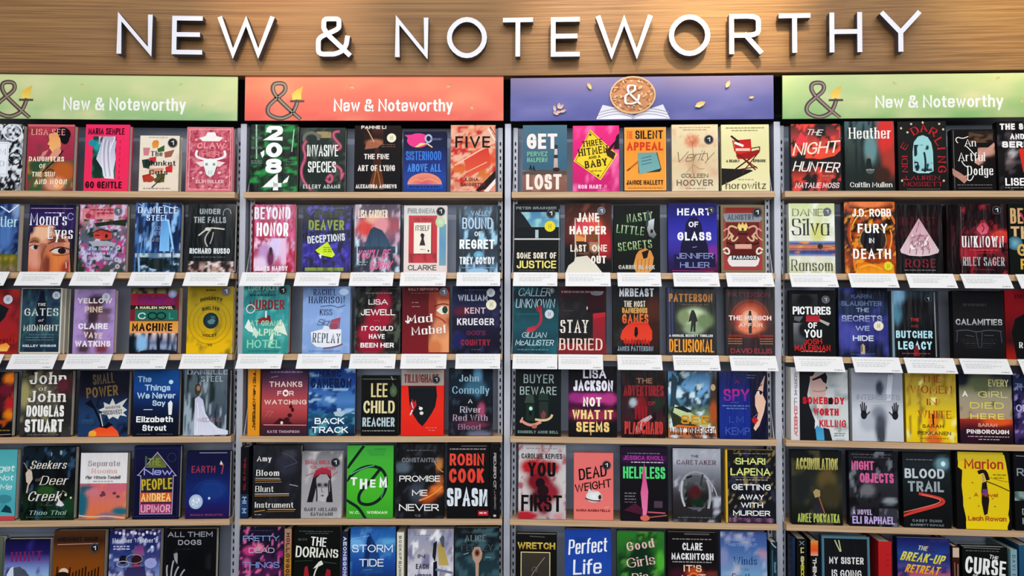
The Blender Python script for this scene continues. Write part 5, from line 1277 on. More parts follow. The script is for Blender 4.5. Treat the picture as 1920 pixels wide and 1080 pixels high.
bk(4, 1, 147, 240, 696, 'navy book with a dark road, starburst and red fire', sc='5c4044')
bg('1c2030', '1c2030', '241e2c', '243c60', '2c4c74', '2a4870', '2c4a74', n=((6, 4, .7, .2, '181a28'),)); t('SMALL', 26, 70, 4, 20, '6c5c48', w=.16, rot=6); t('POWER', 14, 78, 24, 40, '7c6844', w=.17, rot=6)
p([12, 50, 24, 44, 36, 60, 46, 76, 54, 84, 60, 78, 70, 82, 62, 94, 44, 92, 44, 80, 30, 58], '141620'); gd(6, 74, 32, 82, ['3c5c7c', '2c4a70']); p([20, 100, 30, 90, 44, 86, 58, 88, 68, 84, 80, 92, 84, 100], 'f0542c', 'fc7038'); e(30, 96, 8, 5, 'f8b440')
p([40, 60, 52, 56, 50, 48, 62, 52, 68, 42, 74, 52, 98, 42, 88, 54, 98, 60, 90, 64, 98, 70, 84, 68, 80, 74, 70, 70, 62, 74, 58, 68, 46, 66, 50, 63], 'd0ccc8', 'e4e2e0'); t('CONNECTED', 54, 84, 54, 58, '6c6c74', w=.24, rot=5); t('DISCONNECT', 50, 88, 60, 67, '3c3c48', w=.28, rot=4); l([44, 66, 50, 84], 2, 'd8d4d0')

bk(4, 1, 249, 335, 695, 'blue book shading to black with a lighthouse and round white lettering', sc='14182a')
bg('1c5490', '245ca0', '24549c', '1c4078', '182c54', '14203a', '121a2e', '12182a'); e(81, 18, 5, 3.4, 'b8e0f8', 'e8f4fc')
t('The', 8, 38, 9, 18, 'b8d8ec', w=.2); t('Things', 24, 80, 22, 31, 'c0dcf0', w=.2); t('We Never', 8, 92, 34, 43, 'c8e0f0', w=.2); t('Say', 42, 70, 46, 54, 'd0e4f0', w=.2); p([76, 50, 82, 46, 86, 50, 85, 66, 84, 68, 78, 68], 'f0f2ee'); l([24, 60, 42, 60], 1.4, 'e8eef0')
t('Elizabeth', 8, 88, 70, 79, 'f8f8f6', w=.24); t('Strout', 22, 74, 83, 92, 'f8f8f6', w=.24); tl(10, 40, 97, '5c6478', 1); tl(54, 88, 97, '5c6478', 1)

bk(4, 1, 344, 430, 694, 'silvery misty book with a bride in a trailing white gown', sc='2c3440', gloss=1)
bg('7c8c9c', '6c7c84', '5c6c74', '586470', '505c6c', '5c6878', '98a0b4', n=((16, 2, .55, .12, '2c3838'), (14, 2, .7, .1, 'a8b8c0')), nx=26, ny=30); t('DANIELLE', 6, 94, 0, 7, 'dce8f0', s_=1, w=.2); t('STEEL', 36, 84, 10, 18, 'c8d8e0', s_=1, w=.2)
e(30, 30, 7, 9, '4c4030'); e(31, 28, 4, 4, 'a88868'); r(94, 0, 100, 100, '20262c')
p([24, 44, 32, 40, 42, 46, 48, 66, 60, 78, 76, 88, 98, 92, 98, 98, 60, 99, 24, 99, 24, 70], 'c8c8dc', 'e4e4f0'); l([30, 50, 34, 70, 30, 96], 1.4, 'f4f4fa', sm=1); l([40, 56, 52, 80, 80, 95], 1.4, 'f0f0f8', sm=1); t('WEDDING', 30, 84, 73, 79, 'a07088', w=.1)

bk(4, 2, 465, 487, 690, 'amber spine with black lettering standing upright', sc='c88420', spine=1)
bg('e8a030', 'f0a830', 'e8a42c', 'e8a030')
for i, ch in enumerate('THE MAN OFFBEAT'):
    if ch != ' ':
        t(ch, 24, 82, 6 + i * 5.6, 10.2 + i * 5.6, '4c2c10', w=.26, rot=-90)
bk(4, 2, 490, 576, 691, 'pink dusk book with spaced cream capitals and falling petals', sc='402838')
bg('3c2c48', '5c3c58', '8c485c', 'b4545c', 'c45c60', 'b04c50', '5c2c38', '402c40'); tl(18, 88, 6, '8c7898', 2.2); l([20, 14, 34, 12], 1.2, 'b89cb0')
t('THANKS', 16, 88, 20, 28, 'f0d8cc', w=.2, g=1); t('FOR', 34, 70, 34, 41, 'f0d8cc', w=.2, g=1); o(52, 37, 5, 4, 3, 'fbf0e8'); t('WATCHING', 6, 98, 47, 54, 'f4dcd0', w=.2, g=1)
e(64, 57, 4, 3, '5c1c24'); e(68, 62, 3.4, 3, '4c1820'); e(62, 70, 5, 3, '4c1820'); e(56, 76, 6, 3, '4a1c24'); p([24, 84, 40, 74, 60, 78, 72, 84], '4c1c28'); l([6, 84, 98, 84.5], 1.6, 'f0a0a0'); e(45, 81, 3, 2.4, 'f4dcd8'); t('77', 8, 24, 64, 72, 'd88888', w=.1, i=.4); t('KATE THOMPSON', 14, 84, 92, 96, 'c0a4b0', w=.26)

bk(4, 2, 578, 665, 690, 'deep blue storm sky book with a boat and bold white words', sc='182c50')
bg('24488c', '285094', '2854a0', '4c7cb8', '5c8cc4', '3c74ac', '306c9c', '184868', '143c5c', n=((4, 9, .62, .14, '1c4480'), (3, 12, .72, .1, 'a0c4e4')), nx=24, ny=34); t('MARC', 22, 70, 4, 14, '143060', w=.24); t('CAMERON', 4, 92, 16, 30, '122c58', w=.24)
gd(0, 68, 100, 100, ['2c6480', '1c5074', '184468', '102c44'], n=((5, 7, .7, .15, '58a0b0'),)); p([54, 66, 62, 64, 76, 64, 80, 68, 72, 72, 58, 71], 'b8ccd8'); e(66, 62, 5, 2.4, 'c0d0dc'); t('BACK', 14, 78, 74, 83, 'f8faf8', w=.2); t('TRACK', 8, 86, 87, 96, 'f8faf8', w=.2)

bk(4, 2, 677, 747, 705, 'small black book with gold and white stacked capitals and grenade', sc='16181a', th=.034)
bg('161c18', '141814', '121614', '101214'); l([4, 6, 92, 6], 1.5, '8c9490'); l([80, 2, 84, 7], 2, 'c0c8c0'); t('LEE', 26, 70, 13, 36, 'e8d8a0', w=.26); t('CHILD', 6, 90, 42, 63, 'e8dcac', w=.26); t('REACHER', 4, 90, 70, 85, 'c4d4d8', w=.28); tl(4, 90, 92, 'a0a49c', 1.6); e(86, 26, 10, 10, '4c6048', '6c8460'); l([84, 14, 87, 18], 3, '5c7458')

bk(4, 2, 752, 832, 694, 'bright red book with a black bearded shape and cream top band', sc='a82420', st=((82, 15, 9, 'k'),))
r(0, 0, 100, 25, 'b8aca4'); gd(0, 24, 100, 100, ['e83428', 'ec3c28', 'e83024']); t('TILLINGHAST', 6, 88, 7, 20, '8c3438', w=.26, g=.3); p([16, 25, 82, 25, 84, 40, 80, 56, 72, 66, 60, 78, 50, 86, 40, 80, 28, 68, 20, 56], '1c2028', '20242a'); l([18, 28, 80, 28], 1.6, '30343c')
p([20, 56, 26, 44, 30, 50, 34, 46, 36, 54, 28, 64, 22, 66], 'c83438'); l([24, 50, 28, 58], 2, 'ece0d8'); l([26, 62, 22, 68], 3, 'f0e8e0'); e(46, 59, 4.5, 2.4, 'f0ece4'); e(48, 66, 4.5, 2.6, 'ece6de'); l([42, 56, 50, 58], 1, 'f0ece4'); tl(58, 84, 88, 'f08070', 1.2); tl(64, 80, 92, 'f08070', 1.2)

bk(4, 2, 841, 924, 691, 'black misty book with a blue light beam and serif lettering', sc='101218')
bg('14202c', '1c3040', '1c2c3c', '181e2a', '1c1a28', '2c202e', '281a28', b=((66, 14, 9, 24, '7cb0d0'), (60, 28, 22, 10, '487890'), (74, 62, 8, 10, 'b05878'), (56, 84, 30, 5, '7c4058'), (70, 98, 26, 5, '7c7c90')), n=((6, 5, .74, .2, '3c4c5c'),), nx=24, ny=30)
t('John', 24, 68, 10, 20, 'c0dce8', s_=1, w=.18); t('Connolly', 8, 92, 27, 38, '9cc0d0', s_=1, w=.16); t('A', 44, 54, 46, 52, 'e0e4e8', s_=1, w=.2); t('River', 26, 74, 57, 66, 'ccc4cc', s_=1, w=.18); t('Red With', 10, 88, 69, 78, 'bca8b8', s_=1, w=.18); t('Blood', 22, 72, 83, 91, 'a88ca0', s_=1, w=.18)

bk(4, 3, 966, 1052, 690, 'dark green-black book with hands holding tiny houses', sc='101614', gloss=0, ybot=0)
bg('1c2426', '1c2628', '1a2426', '182022'); t('BUYER', 18, 84, 10, 23, 'b0c0bc', w=.13, g=1.3); t('BEWARE', 10, 90, 28, 40, 'b0c0bc', w=.13, g=1.2)
p([24, 42, 32, 38, 40, 42, 42, 52, 20, 52], '44584c'); p([52, 38, 70, 38, 74, 48, 50, 48], '30443a'); r(24, 54, 42, 78, '283c34'); r(52, 50, 72, 76, '34403a'); e(34, 60, 4, 3, 'a8dcc0', 'd8f4e0'); e(33, 67, 3, 4, '141c1c'); p([56, 68, 62, 62, 68, 68, 64, 76, 58, 76], '8c5050')
l([14, 78, 26, 84, 44, 84, 54, 80], 6, 'e0a090', sm=1); l([12, 80, 16, 74], 3, 'e8b0a0'); l([46, 76, 62, 78, 78, 74, 80, 70], 5, 'e0c8a0', sm=1); e(42, 86, 6, 3, 'c07868'); t('KIMBERLY ANNE BELL', 6, 94, 92, 96, '8a948c', w=.3)

bk(4, 3, 1066, 1157, 688, 'black book with pink streaks behind yellow-white dripping capitals', sc='141416', th=.03)
bg('1c1a22', '1c1a20', '301c34', '5c1c50', '3c1834', '1c1820', '18161a', b=((50, 46, 40, 7, 'c8489c'), (14, 44, 14, 6, 'a83c8c'), (84, 46, 14, 8, 'c04890'), (50, 68, 46, 9, 'a83464'), (50, 58, 30, 6, '4c1840')), n=((10, 3, .7, .1, '1c141c'),), nx=26, ny=30)
t('LISA', 30, 78, 4, 17, 'ece8f4', w=.2); t('JACKSON', 10, 92, 20, 35, 'f4f0fa', w=.24, g=.3); t('NOT', 30, 68, 44, 57, 'fbf4e0', w=.24); t('WHAT IT', 8, 92, 62, 75, 'f8e498', w=.24); t('SEEMS', 16, 84, 79, 93, 'f8d890', w=.25); l([46, 92, 46, 97], 2, 'f0c880')

bk(4, 3, 1166, 1248, 696, 'black book with tall dark red letters above and below a red jacket', sc='1c1214', gloss=1)
bg('2c1a1c', '3c2024', '501c24', '48202a', '3c2830', '4c2430', '401c24', '2c1418', n=((9, 3, .62, .12, '14100f'),), b=((44, 55, 12, 18, '90202c'), (26, 48, 8, 6, 'b8c4cc'), (84, 48, 12, 8, '2c3c30')), nx=26, ny=30)
t('THE', 34, 70, 11, 19, 'b88c74', w=.22); t('ADVENTURES', 4, 96, 22, 38, 'a03038', w=.24, g=.25); t('OF', 60, 78, 46, 52, 'a83440', w=.2)
for x in (32, 40, 48, 56):
    l([x, 54, x, 72], 3.4, 'a82430')
p([30, 90, 36, 78, 48, 72, 66, 66, 70, 70, 52, 80, 42, 92], 'c8a8ac'); l([34, 92, 44, 78, 60, 70], 1.4, 'e8d0d4', sm=1); t('PLANCHARD', 6, 94, 76, 95, 'd04c44', w=.27, g=.25)

bk(4, 3, 1253, 1344, 697, 'alpine lodge book in ice blue, yellow and orange', sc='3c3430', gloss=1)
bg('5c88a8', '6ca0c8', '84b8e0', '7cb0d8', '5c8ca8', '5c7468', '8c9868', 'a88840', 'b8703c', 'c8845c', n=((6, 6, .64, .12, '2c4450'), (5, 8, .74, .1, 'd4e8f0')), b=((96, 40, 10, 40, '4c4038'), (94, 62, 8, 16, 'b8602c')), nx=26, ny=34)
p([8, 2, 20, 12, 16, 40, 26, 52, 4, 54], '34505c'); p([14, 50, 50, 64, 84, 78, 80, 84, 40, 74, 10, 62], 'd8e4b8', 'b8c078'); p([4, 60, 26, 70, 60, 82, 10, 84], '3c4430'); p([10, 54, 30, 52, 50, 60, 40, 62], '1c3038'); p([4, 86, 20, 80, 90, 84, 96, 92, 4, 94], 'd87830', 'e89c58')
t('SEE', 26, 84, 66, 79, 'd89c30', w=.24, g=.8); e(93, 24, 5, 5, 'd0b090'); p([4, 83, 40, 86, 96, 82, 98, 92, 4, 91], 'f0e8e0'); t('ANDY JORGENSEN', 4, 96, 84, 95, '5c2018', w=.28)

bk(4, 3, 1349, 1440, 698, 'royal blue book with a woman behind dark hair and red mouth', sc='141a3c', gloss=1)
bg('1c2c6c', '1c2c78', '1c3488', '1c3a94', '1c3c98', '1c3484', hz=0); gd(64, 0, 100, 100, ['1c2048', '1c1c40', '181a38']); p([94, 6, 100, 4, 100, 40, 90, 64, 82, 80, 74, 88, 70, 84, 76, 74, 80, 62, 74, 50, 74, 36, 82, 24], 'e8c0a8', 'f0ccb8')
p([96, 4, 100, 2, 100, 60, 94, 72, 92, 60, 96, 44, 90, 34, 92, 20], '16163a'); e(85, 31, 6, 3.4, 'ece4e4'); e(86, 31, 3, 3.2, '201c28'); l([78, 28, 86, 27, 92, 32], 2, '241c28', sm=1); l([76, 25, 88, 19], 1.6, '3c2c34'); p([66, 70, 76, 68, 80, 72, 74, 78, 68, 75], 'c82c38'); l([70, 68, 80, 62], 1, 'b88878')
t('A', 32, 42, 12, 18, '8c2c78', w=.2); t('SPY', 9, 62, 26, 44, 'c0348c', w=.18, c2='7c34a8'); tl(6, 62, 51, '7888c0', 1.6); tl(14, 56, 55, '7888c0', 1.6); tl(24, 40, 46, '6878b0', 1); t('L M', 20, 50, 66, 76, '4c60b8', w=.14); t('KEMP', 12, 62, 83, 94, '5468c0', w=.15); tl(58, 76, 5, '8890b8', 1); tl(58, 76, 9, '8890b8', 1)

bk(4, 4, 1483, 1499, 689, 'white spine with faint red lettering beside the sunglasses book', sc='e0dcd8', spine=1)
bg('d8d6d8', 'e4e2e4', 'e8e4e4', 'e0dcdc')
for i in range(9):
    t('WORTHKILL'[i], 30, 80, 8 + i * 5, 12 + i * 5, '7c7c84', w=.2, rot=-90)
for i in range(8):
    t('SOMEBODY'[i], 26, 84, 54 + i * 5, 58.5 + i * 5, 'd8606c', w=.2, rot=-90)
bk(4, 4, 1500, 1591, 694, 'pale book with a woman in large sunglasses and red block title', sc='c8c8c6')
bg('b8bcbc', 'c4c8c8', 'd0d4d2', 'd8dcda', 'e0e2e0', n=((4, 6, .75, .3, '98a0a4'),)); p([0, 0, 36, 0, 22, 16, 16, 36, 20, 52, 32, 74, 34, 100, 0, 100], '24262c', '202228')
p([22, 10, 48, 6, 56, 14, 54, 36, 46, 42, 36, 44, 22, 38], 'c8a8a0', 'd0b4ac'); p([26, 14, 44, 8, 54, 4, 58, 10, 56, 20, 50, 18, 44, 12, 28, 16], '1a1c20'); l([28, 30, 40, 33, 54, 29], 2.4, 'b08c88', sm=1); e(56, 26, 2, 2, '6c5c60'); p([34, 44, 46, 42, 48, 56, 36, 60], 'e8d0c8')
p([30, 74, 36, 80, 50, 84, 50, 100, 34, 100], '4c9cc4', '5ab0d8'); p([48, 82, 60, 84, 66, 100, 50, 100], '2c2e34'); p([32, 66, 38, 76, 30, 84], 'f0e4e0')
t('SOMEBODY', 6, 92, 39, 49, 'd02438', w=.3); r(59, 40, 68, 49, '202024'); t('WORTH', 28, 80, 55, 65, 'd02438', w=.3); t('KILLING', 40, 95, 71, 81, 'd02438', w=.3); tl(70, 92, 90, '8c9498', 1.2); tl(70, 90, 93, '8c9498', 1.2)

bk(4, 4, 1598, 1694, 692, 'white misty book with two dark handprints and blurred figure', sc='c8ccd0')
bg('a8acb8', 'a8acb8', 'a4a8b4', 'b4b8c0', 'd0d2d8', 'd8dae0', 'd4d6dc', 'd0d2d8', b=((55, 27, 7, 10, '4a4e5c'), (52, 68, 16, 16, '9094a0'), (55, 80, 10, 16, '5c606c'), (56, 92, 8, 12, '50545f'), (30, 74, 14, 12, 'bcc0c8')), nx=26, ny=34); p([72, 8, 82, 8, 76, 44, 66, 44], 'd0d4dc'); r(2, 48, 98, 49, 'c8ccd4')
t('T.J. NEWMAN', 26, 82, 2, 8, '8c909c', w=.16); t('INTERCEPTS', 10, 94, 36, 43, '9498a4', w=.13)
for sg, u in ((1, 23), (-1, 84)):
    e(u, 64, 6, 6, '23252f', '30323c')
    for k, (dx, dy) in enumerate(((-6, -14), (-2.5, -17), (1.5, -16), (5, -12))):
        l([u + dx * .6 * sg, 62, u + dx * sg, 64 + dy], 2.2, '23252f')
    l([u + 3 * sg, 66, u + 11 * sg, 60], 2.2, '2c2e38')

bk(4, 4, 1699, 1794, 701, 'yellow book with crumpled band and red spaced serif title', sc='b89c20', th=.03, ybot=0)
bg('b8a040', 'c0a848', 'c4ac44', 'd0b840', 'e8cc28', 'f4d820', 'f4d418', 'ecc81c', n=((9, 3, .66, .14, 'a88c30'), (6, 4, .78, .1, 'f4ec98')), b=((54, 72, 10, 14, 'f09828'), (54, 96, 16, 8, 'e8782c')), nx=24, ny=30)
t('THE', 32, 72, 3, 13, 'b04c30', s_=1, w=.16); t('WOMEN', 10, 92, 18, 29, 'a8442c', s_=1, w=.16); t('IN', 42, 62, 37, 46, 'a83c28', s_=1, w=.2); t('WHITE', 24, 90, 54, 65, 'b84830', s_=1, w=.16); l([53, 60, 54, 74], 3, '2c2018'); t('SARAH', 32, 74, 74, 79, '5c4c20', w=.2, g=1); t('PEKKANEN', 22, 88, 84, 89, '5c4c20', w=.2, g=1); tl(26, 84, 94, '9c7c20', 1)

bk(4, 4, 1800, 1899, 702, 'mossy grey and ember book with spaced yellow capitals', sc='20181c')
bg('3c3c44', '6c6c5c', '8c8c6c', 'a8a088', 'b0a48c', 'b8a48c', 'c0a088', 'a84c34', '5c2c34', '2c1c28', n=((5, 5, .72, .2, '6c7050'),), b=((4, 6, 16, 12, '282c38'), (96, 8, 12, 10, '343844'), (42, 10, 20, 12, '70785c'), (50, 68, 44, 4, 'e06c34')), nx=26, ny=34)
gd(0, 65, 100, 100, ['b04030', '7c2c2c', '4c2430', '2c1c28', '241822'], b=((72, 68, 26, 6, 'e86830'), (20, 90, 20, 12, '3c1c34'))); t('EVERY', 56, 94, 8, 18, 'd8d498', w=.15); t('A', 6, 16, 25, 33, 'f4f0e8', w=.22); t('GIRL', 36, 92, 25, 34, 'e0dc90', w=.13, g=2); t('DIED', 20, 84, 41, 50, 'ece060', w=.16, g=2); t('HERE', 20, 84, 57, 65, 'f0e474', w=.18, g=2); t('SARAH', 34, 70, 71, 76, 'f0b0a0', w=.22); t('PINBOROUGH', 12, 92, 80, 86, 'f6eee8', w=.26); tl(14, 92, 90, 'c8b0b0', 1.2); tl(34, 74, 94, 'c8b0b0', 1.2)

bk(4, 4, 1902, 1996, 702, 'purple night book cropped by the photo edge', sc='241c3c')
bg('24304c', '2c3c5c', '3c3468', '4c3c7c', '3c3060', '5c4480', '302448', n=((6, 8, .62, .14, '1c1c38'), (7, 9, .74, .1, 'a8a0d0')), nx=20, ny=28); t('THE WITCH', 4, 90, 14, 24, '7c90b0', w=.12); t('ORCHARD', 4, 90, 44, 54, 'c0b8e0', w=.18)

# ================================================================ FIFTH SHELF
bk(5, 1, -58, 29, 844, 'aqua book with white words and red foot cropped by the edge', sc='5c6c70')
bg('5cb0b4', '64bcc0', '6cc4c8', '64bcc4', '5cb4bc', '68c4c4', n=((3, 4, .75, .2, '4ca0a8'),)); r(0, 94, 100, 100, 'd8505c'); t('Forget', 20, 96, 22, 31, 'e8f4ee', w=.16, i=.2); t('Not', 60, 94, 36, 44, 'e8f4ee', w=.16, i=.2); t('Me', 66, 92, 49, 57, 'e0f0ec', w=.16, i=.2); p([70, 88, 80, 78, 90, 82, 94, 90], '1c4c58'); e(76, 70, 16, 6, '4c98a4')

bk(5, 1, 40, 139, 839, 'black and green woodland book with cream italic words and deer', sc='14181c', th=.03)
bg('1c2830', '1c2c38', '18242c', '181c20', '1c2420', '1c3424', '183c28', '1c3824', n=((9, 4, .58, .12, '0f1418'), (8, 7, .76, .1, '40607c')), b=((46, 60, 16, 6, '34602c'), (92, 80, 12, 10, '244c2c')), nx=26, ny=34)
p([6, 36, 12, 30, 18, 34, 20, 44, 14, 52, 8, 48], 'd8c8b8'); l([12, 52, 10, 62], 3, 'c8b8a8'); l([10, 32, 6, 24, 2, 22], 1.6, 'a89888', sm=1); l([16, 32, 20, 22], 1.6, 'a89888'); p([66, 80, 72, 72, 78, 76, 82, 80, 76, 82], 'e8e0d8'); e(72, 8, 2.4, 3.4, '9cb0b8'); e(54, 10, 1.4, 3, '8898a0'); e(84, 66, 2.4, 1.8, 'e0dcc8'); e(94, 70, 2, 1.6, 'd8d4c0'); l([74, 70, 78, 60, 86, 64], 1, 'b0a890')
t('Seekers', 16, 84, 19, 30, 'efe8dc', s_=1, w=.14, i=.3); t('of', 26, 36, 42, 47, 'a8a498', s_=1, w=.12, i=.3); t('Deer', 36, 88, 40, 52, 'efe8dc', s_=1, w=.14, i=.3); t('Creek', 14, 76, 61, 74, 'efe8dc', s_=1, w=.15, i=.3); t('Tales', 36, 60, 78, 81, '6c7840', s_=1, w=.16, i=.3); t('Thao Thai', 16, 86, 87, 93, 'a8c4b4', s_=1, w=.2, i=.3); l([12, 96, 84, 96], .8, '5c8474')

bk(5, 1, 149, 237, 850, 'white topped book with coral and teal painted lower half', sc='44342c', th=.03, gloss=1)
gd(0, 0, 100, 46, ['e4e0e2', 'ece8e8', 'f0ecec']); gd(0, 46, 100, 100, ['d87884', 'dc7c80', 'e08474', 'e8845c', 'e88850'], b=((6, 76, 12, 22, '2c7488'), (14, 54, 14, 5, '306c80'), (88, 88, 18, 6, '347888'), (60, 96, 20, 6, '9c7c8c'), (28, 60, 14, 6, 'd88890'), (72, 52, 24, 6, 'd87888')), n=((4, 4, .74, .2, 'f09858'),), nx=24, ny=18)
for q in ((50, 60), (52, 63), (74, 61), (82, 66), (47, 64)):
    e(q[0], q[1], 4, 2.2, '7c4850')
l([0, 94, 30, 97, 60, 94, 96, 98], 3, 'e8c8b0', sm=1); t('Separate', 16, 84, 12, 20, 'a89898', s_=1, w=.2); t('Rooms', 24, 78, 24, 31, 'e0b0a0', s_=1, w=.2); t('Pier Vittorio Tondelli', 12, 86, 34.5, 39.5, '2c2828', w=.24, i=.2); tl(28, 70, 43, '9c9498', 1)

bk(5, 1, 249, 336, 837, 'rounded navy book with a house outline filled with coloured bands', sc='14183a', th=.026)
bg('1c2048', '1a1c44', '18183c', '181a3c'); p([18, 42, 50, 8, 92, 42, 84, 42, 84, 94, 16, 94, 16, 42, 8, 42], '24285c'); l([10, 40, 50, 9, 92, 41, 86, 41, 85, 93, 16, 93, 16, 41, 8, 40], 1.6, 'c8b8d8'); p([26, 30, 50, 11, 70, 26, 70, 30], '5c6838', '7c8440'); r(24, 14, 28, 28, '5c7060'); t('THE', 30, 58, 17, 27, '94a058', w=.14)
t('New', 22, 84, 31, 40, 'b0b0e0', w=.18); r(17, 44, 83, 61, '3c3a2c'); t('PEOPLE', 18, 84, 45, 60, 'd0b840', w=.2, rot=3); r(16, 64, 84, 77, 'e06c38'); t('ANDREA', 18, 82, 65, 76, 'fbdc90', w=.18); r(16, 79, 84, 92, 'a84c80'); t('UPIMOR', 18, 82, 80.5, 91, 'f0b0c0', w=.18); frame(3, 3, 97, 97, .6, '3c4478'); o(82, 16, 9, 6, 1, '4c507c'); r(4, 96, 90, 97, '3c3c6c')

bk(5, 1, 348, 430, 847, 'navy space book with white moon and small red title', sc='14163a', th=.028)
bg('1c1c44', '1c1c48', '1c2454', '1c2c6c', '1c3478', '20307c', '2c2468', '301c54', b=((60, 58, 30, 14, '24468c'),)); l([30, 2.5, 92, 2.5], 1.6, 'a0a4c0'); t('EARTH', 12, 66, 22, 32, 'b04458', w=.15, g=1); t('7', 78, 86, 20, 34, 'b05068', w=.14); p([76, 20, 79, 14, 84, 20], 'e8dcc8')
o(54, 66, 40, 22, .8, '38589c', 20, 160); o(54, 60, 28, 12, .6, '3c60a8', -40, 120); e(24, 75, 16, 11, 'a8bcd8', 'f0f4f8'); gd(16, 70, 32, 80, ['c8d8e8', 'b0c4dc'], n=((12, 12, .6, .1, 'f4f8fc'),)); e(54, 70, 2.6, 2, 'd0e0f4'); t('RONALD SINGLETON', 12, 86, 93, 96, '8c4c78', w=.3)

bk(5, 2, 447, 466, 838, 'black and blue spine with dim red lettering at the bay side', sc='14161e', spine=1)
bg('181a22', '1c1a20', '1a181e', '1c1c24'); gd(0, 66, 100, 100, ['2c3c54', '34507c', '1c3458'])
for i in range(10):
    t('THE VISITS'[i] if 'THE VISITS'[i] != ' ' else '-', 24, 80, 16 + i * 4.4, 19.4 + i * 4.4, '8c2c3c', w=.26, rot=-90)
for i in range(3):
    t('HIM'[i], 24, 84, 70 + i * 8, 76 + i * 8, 'a8bcd4', w=.26, rot=-90)
bk(5, 2, 473, 563, 836, 'charcoal book with four serif words underlined in amber and white', sc='15161b', th=.032, gloss=1)
bg('2c2c32', '28282e', '26262c', '222228', b=((70, 26, 20, 14, '3c3c4c'), (76, 12, 14, 5, '4c4c58')), n=((6, 6, .76, .3, '383844'),)); t('Amy', 8, 38, 15, 22, 'f0ece6', s_=1, w=.2); t('Bloom', 7, 55, 34, 42, 'f0ece6', s_=1, w=.22); t('Blunt', 6, 44, 56, 64, 'f0ece6', s_=1, w=.2); t('Instrument', 6, 86, 78, 85.5, 'f4f0ea', s_=1, w=.22)
l([6, 45.5, 56, 45.5], 1.4, 'c8c4c0'); l([6, 48, 58, 47.6], 2, 'b07828'); l([6, 51, 60, 50.5], 1, 'a8a4a4'); l([6, 67, 76, 66.6], 1.4, 'e0d8cc'); l([6, 69.5, 76, 69], 1.6, 'c08830'); l([34, 88, 90, 88], 1.6, 'e0a848'); l([6, 91, 26, 89], 2, 'c08c38'); l([30, 91, 88, 90.5], 1.2, '987030'); tl(6, 22, 95, 'a8a49c', 1.2); l([78, 54, 94, 56], 1.6, 'b0b0b8'); l([60, 10, 86, 16, 92, 24], 1, '6c6c78', sm=1); l([66, 30, 92, 24], 1, '6c6c78')

bk(5, 2, 565, 641, 848, 'small grey book with a black haired face and red crown', sc='a8a4a2', st=((83, 16, 11, 'k'),))
bg('7c7c80', 'a8a4a8', 'aca8ac', 'b0acae', 'b8b4b4', n=((4, 5, .75, .3, 'c8c4c4'),)); t('SMALL GIRLS', 8, 68, 13, 19, 'c04c58', w=.24); p([30, 34, 40, 28, 52, 26, 66, 29, 72, 38, 78, 76, 62, 76, 62, 46, 38, 46, 34, 60, 28, 76, 14, 76, 22, 54], '28262a'); p([36, 40, 46, 34, 62, 34, 70, 42, 70, 60, 62, 70, 56, 76, 46, 74, 38, 62], 'a8a4a6', 'c8c4c6')
gd(38, 46, 68, 54, ['a4a0a4', '98949a'], b=((44, 50, 5, 2.4, '3c3a40'), (60, 50, 5, 2.4, '3c3a40')), nx=14, ny=6); l([34, 44, 40, 60, 38, 74], 3, '302e32', sm=1); l([68, 44, 66, 60, 70, 72], 3, '302e32', sm=1); l([50, 52, 50, 60, 54, 61], 1.4, '6c686c'); e(52, 66, 4, 1.3, '8c6468'); p([28, 40, 34, 28, 46, 25, 58, 24, 72, 28, 74, 40, 64, 34, 50, 33, 38, 36], 'b83c50', 'a03048'); t('CLAIRE', 20, 84, 22, 26, 'c83c50', w=.2, rot=-4); l([10, 36, 30, 32], 1.4, 'c04c5c'); l([76, 36, 88, 30], 1.4, 'c04c5c')
t('GARY MILLARD', 8, 88, 84, 89, '2c2c30', s_=1, w=.2); t('CAVANAGH', 24, 78, 91, 96, '2c2c30', s_=1, w=.2)

bk(5, 2, 650, 737, 836, 'vivid green book with a black looped serpent and white capitals', sc='1c5c24', ybot=0)
bg('4ca848', '54b848', '54bc40', '58c038', '50b838', '4cac3c'); l([2, 30, 16, 18, 34, 2], 6, '1c2c28', sm=1); l([0, 48, 16, 36, 44, 28, 70, 30, 84, 40, 86, 56, 78, 70, 60, 80, 40, 82, 26, 78, 26, 68, 34, 60, 56, 46, 72, 32], 6.5, '1c302c', sm=1); l([8, 40, 34, 30, 58, 28], 2, '78b8a0', sm=1); l([82, 44, 84, 58, 74, 72], 2, '5c9c88', sm=1)
p([48, 48, 74, 30, 62, 44, 44, 58], '24342c'); l([0, 76, 20, 82, 34, 92, 40, 100], 6, '1c302c', sm=1); p([40, 6, 84, 4, 80, 14, 50, 14], '48a848'); t('T', 8, 22, 44, 55, 'f4f8ee', w=.26); t('H', 28, 44, 46, 60, 'f4f8ee', w=.26); t('E', 50, 62, 47, 58, 'f4f8ee', w=.26); t('M', 70, 87, 44, 58, 'f4f8ee', w=.26)
t('W.C.', 6, 28, 90, 94, 'd8f0c0', w=.26); t('WORMAN', 44, 88, 90, 94, 'd8f0c0', w=.3); tl(60, 84, 5, '3c8c3c', 1)

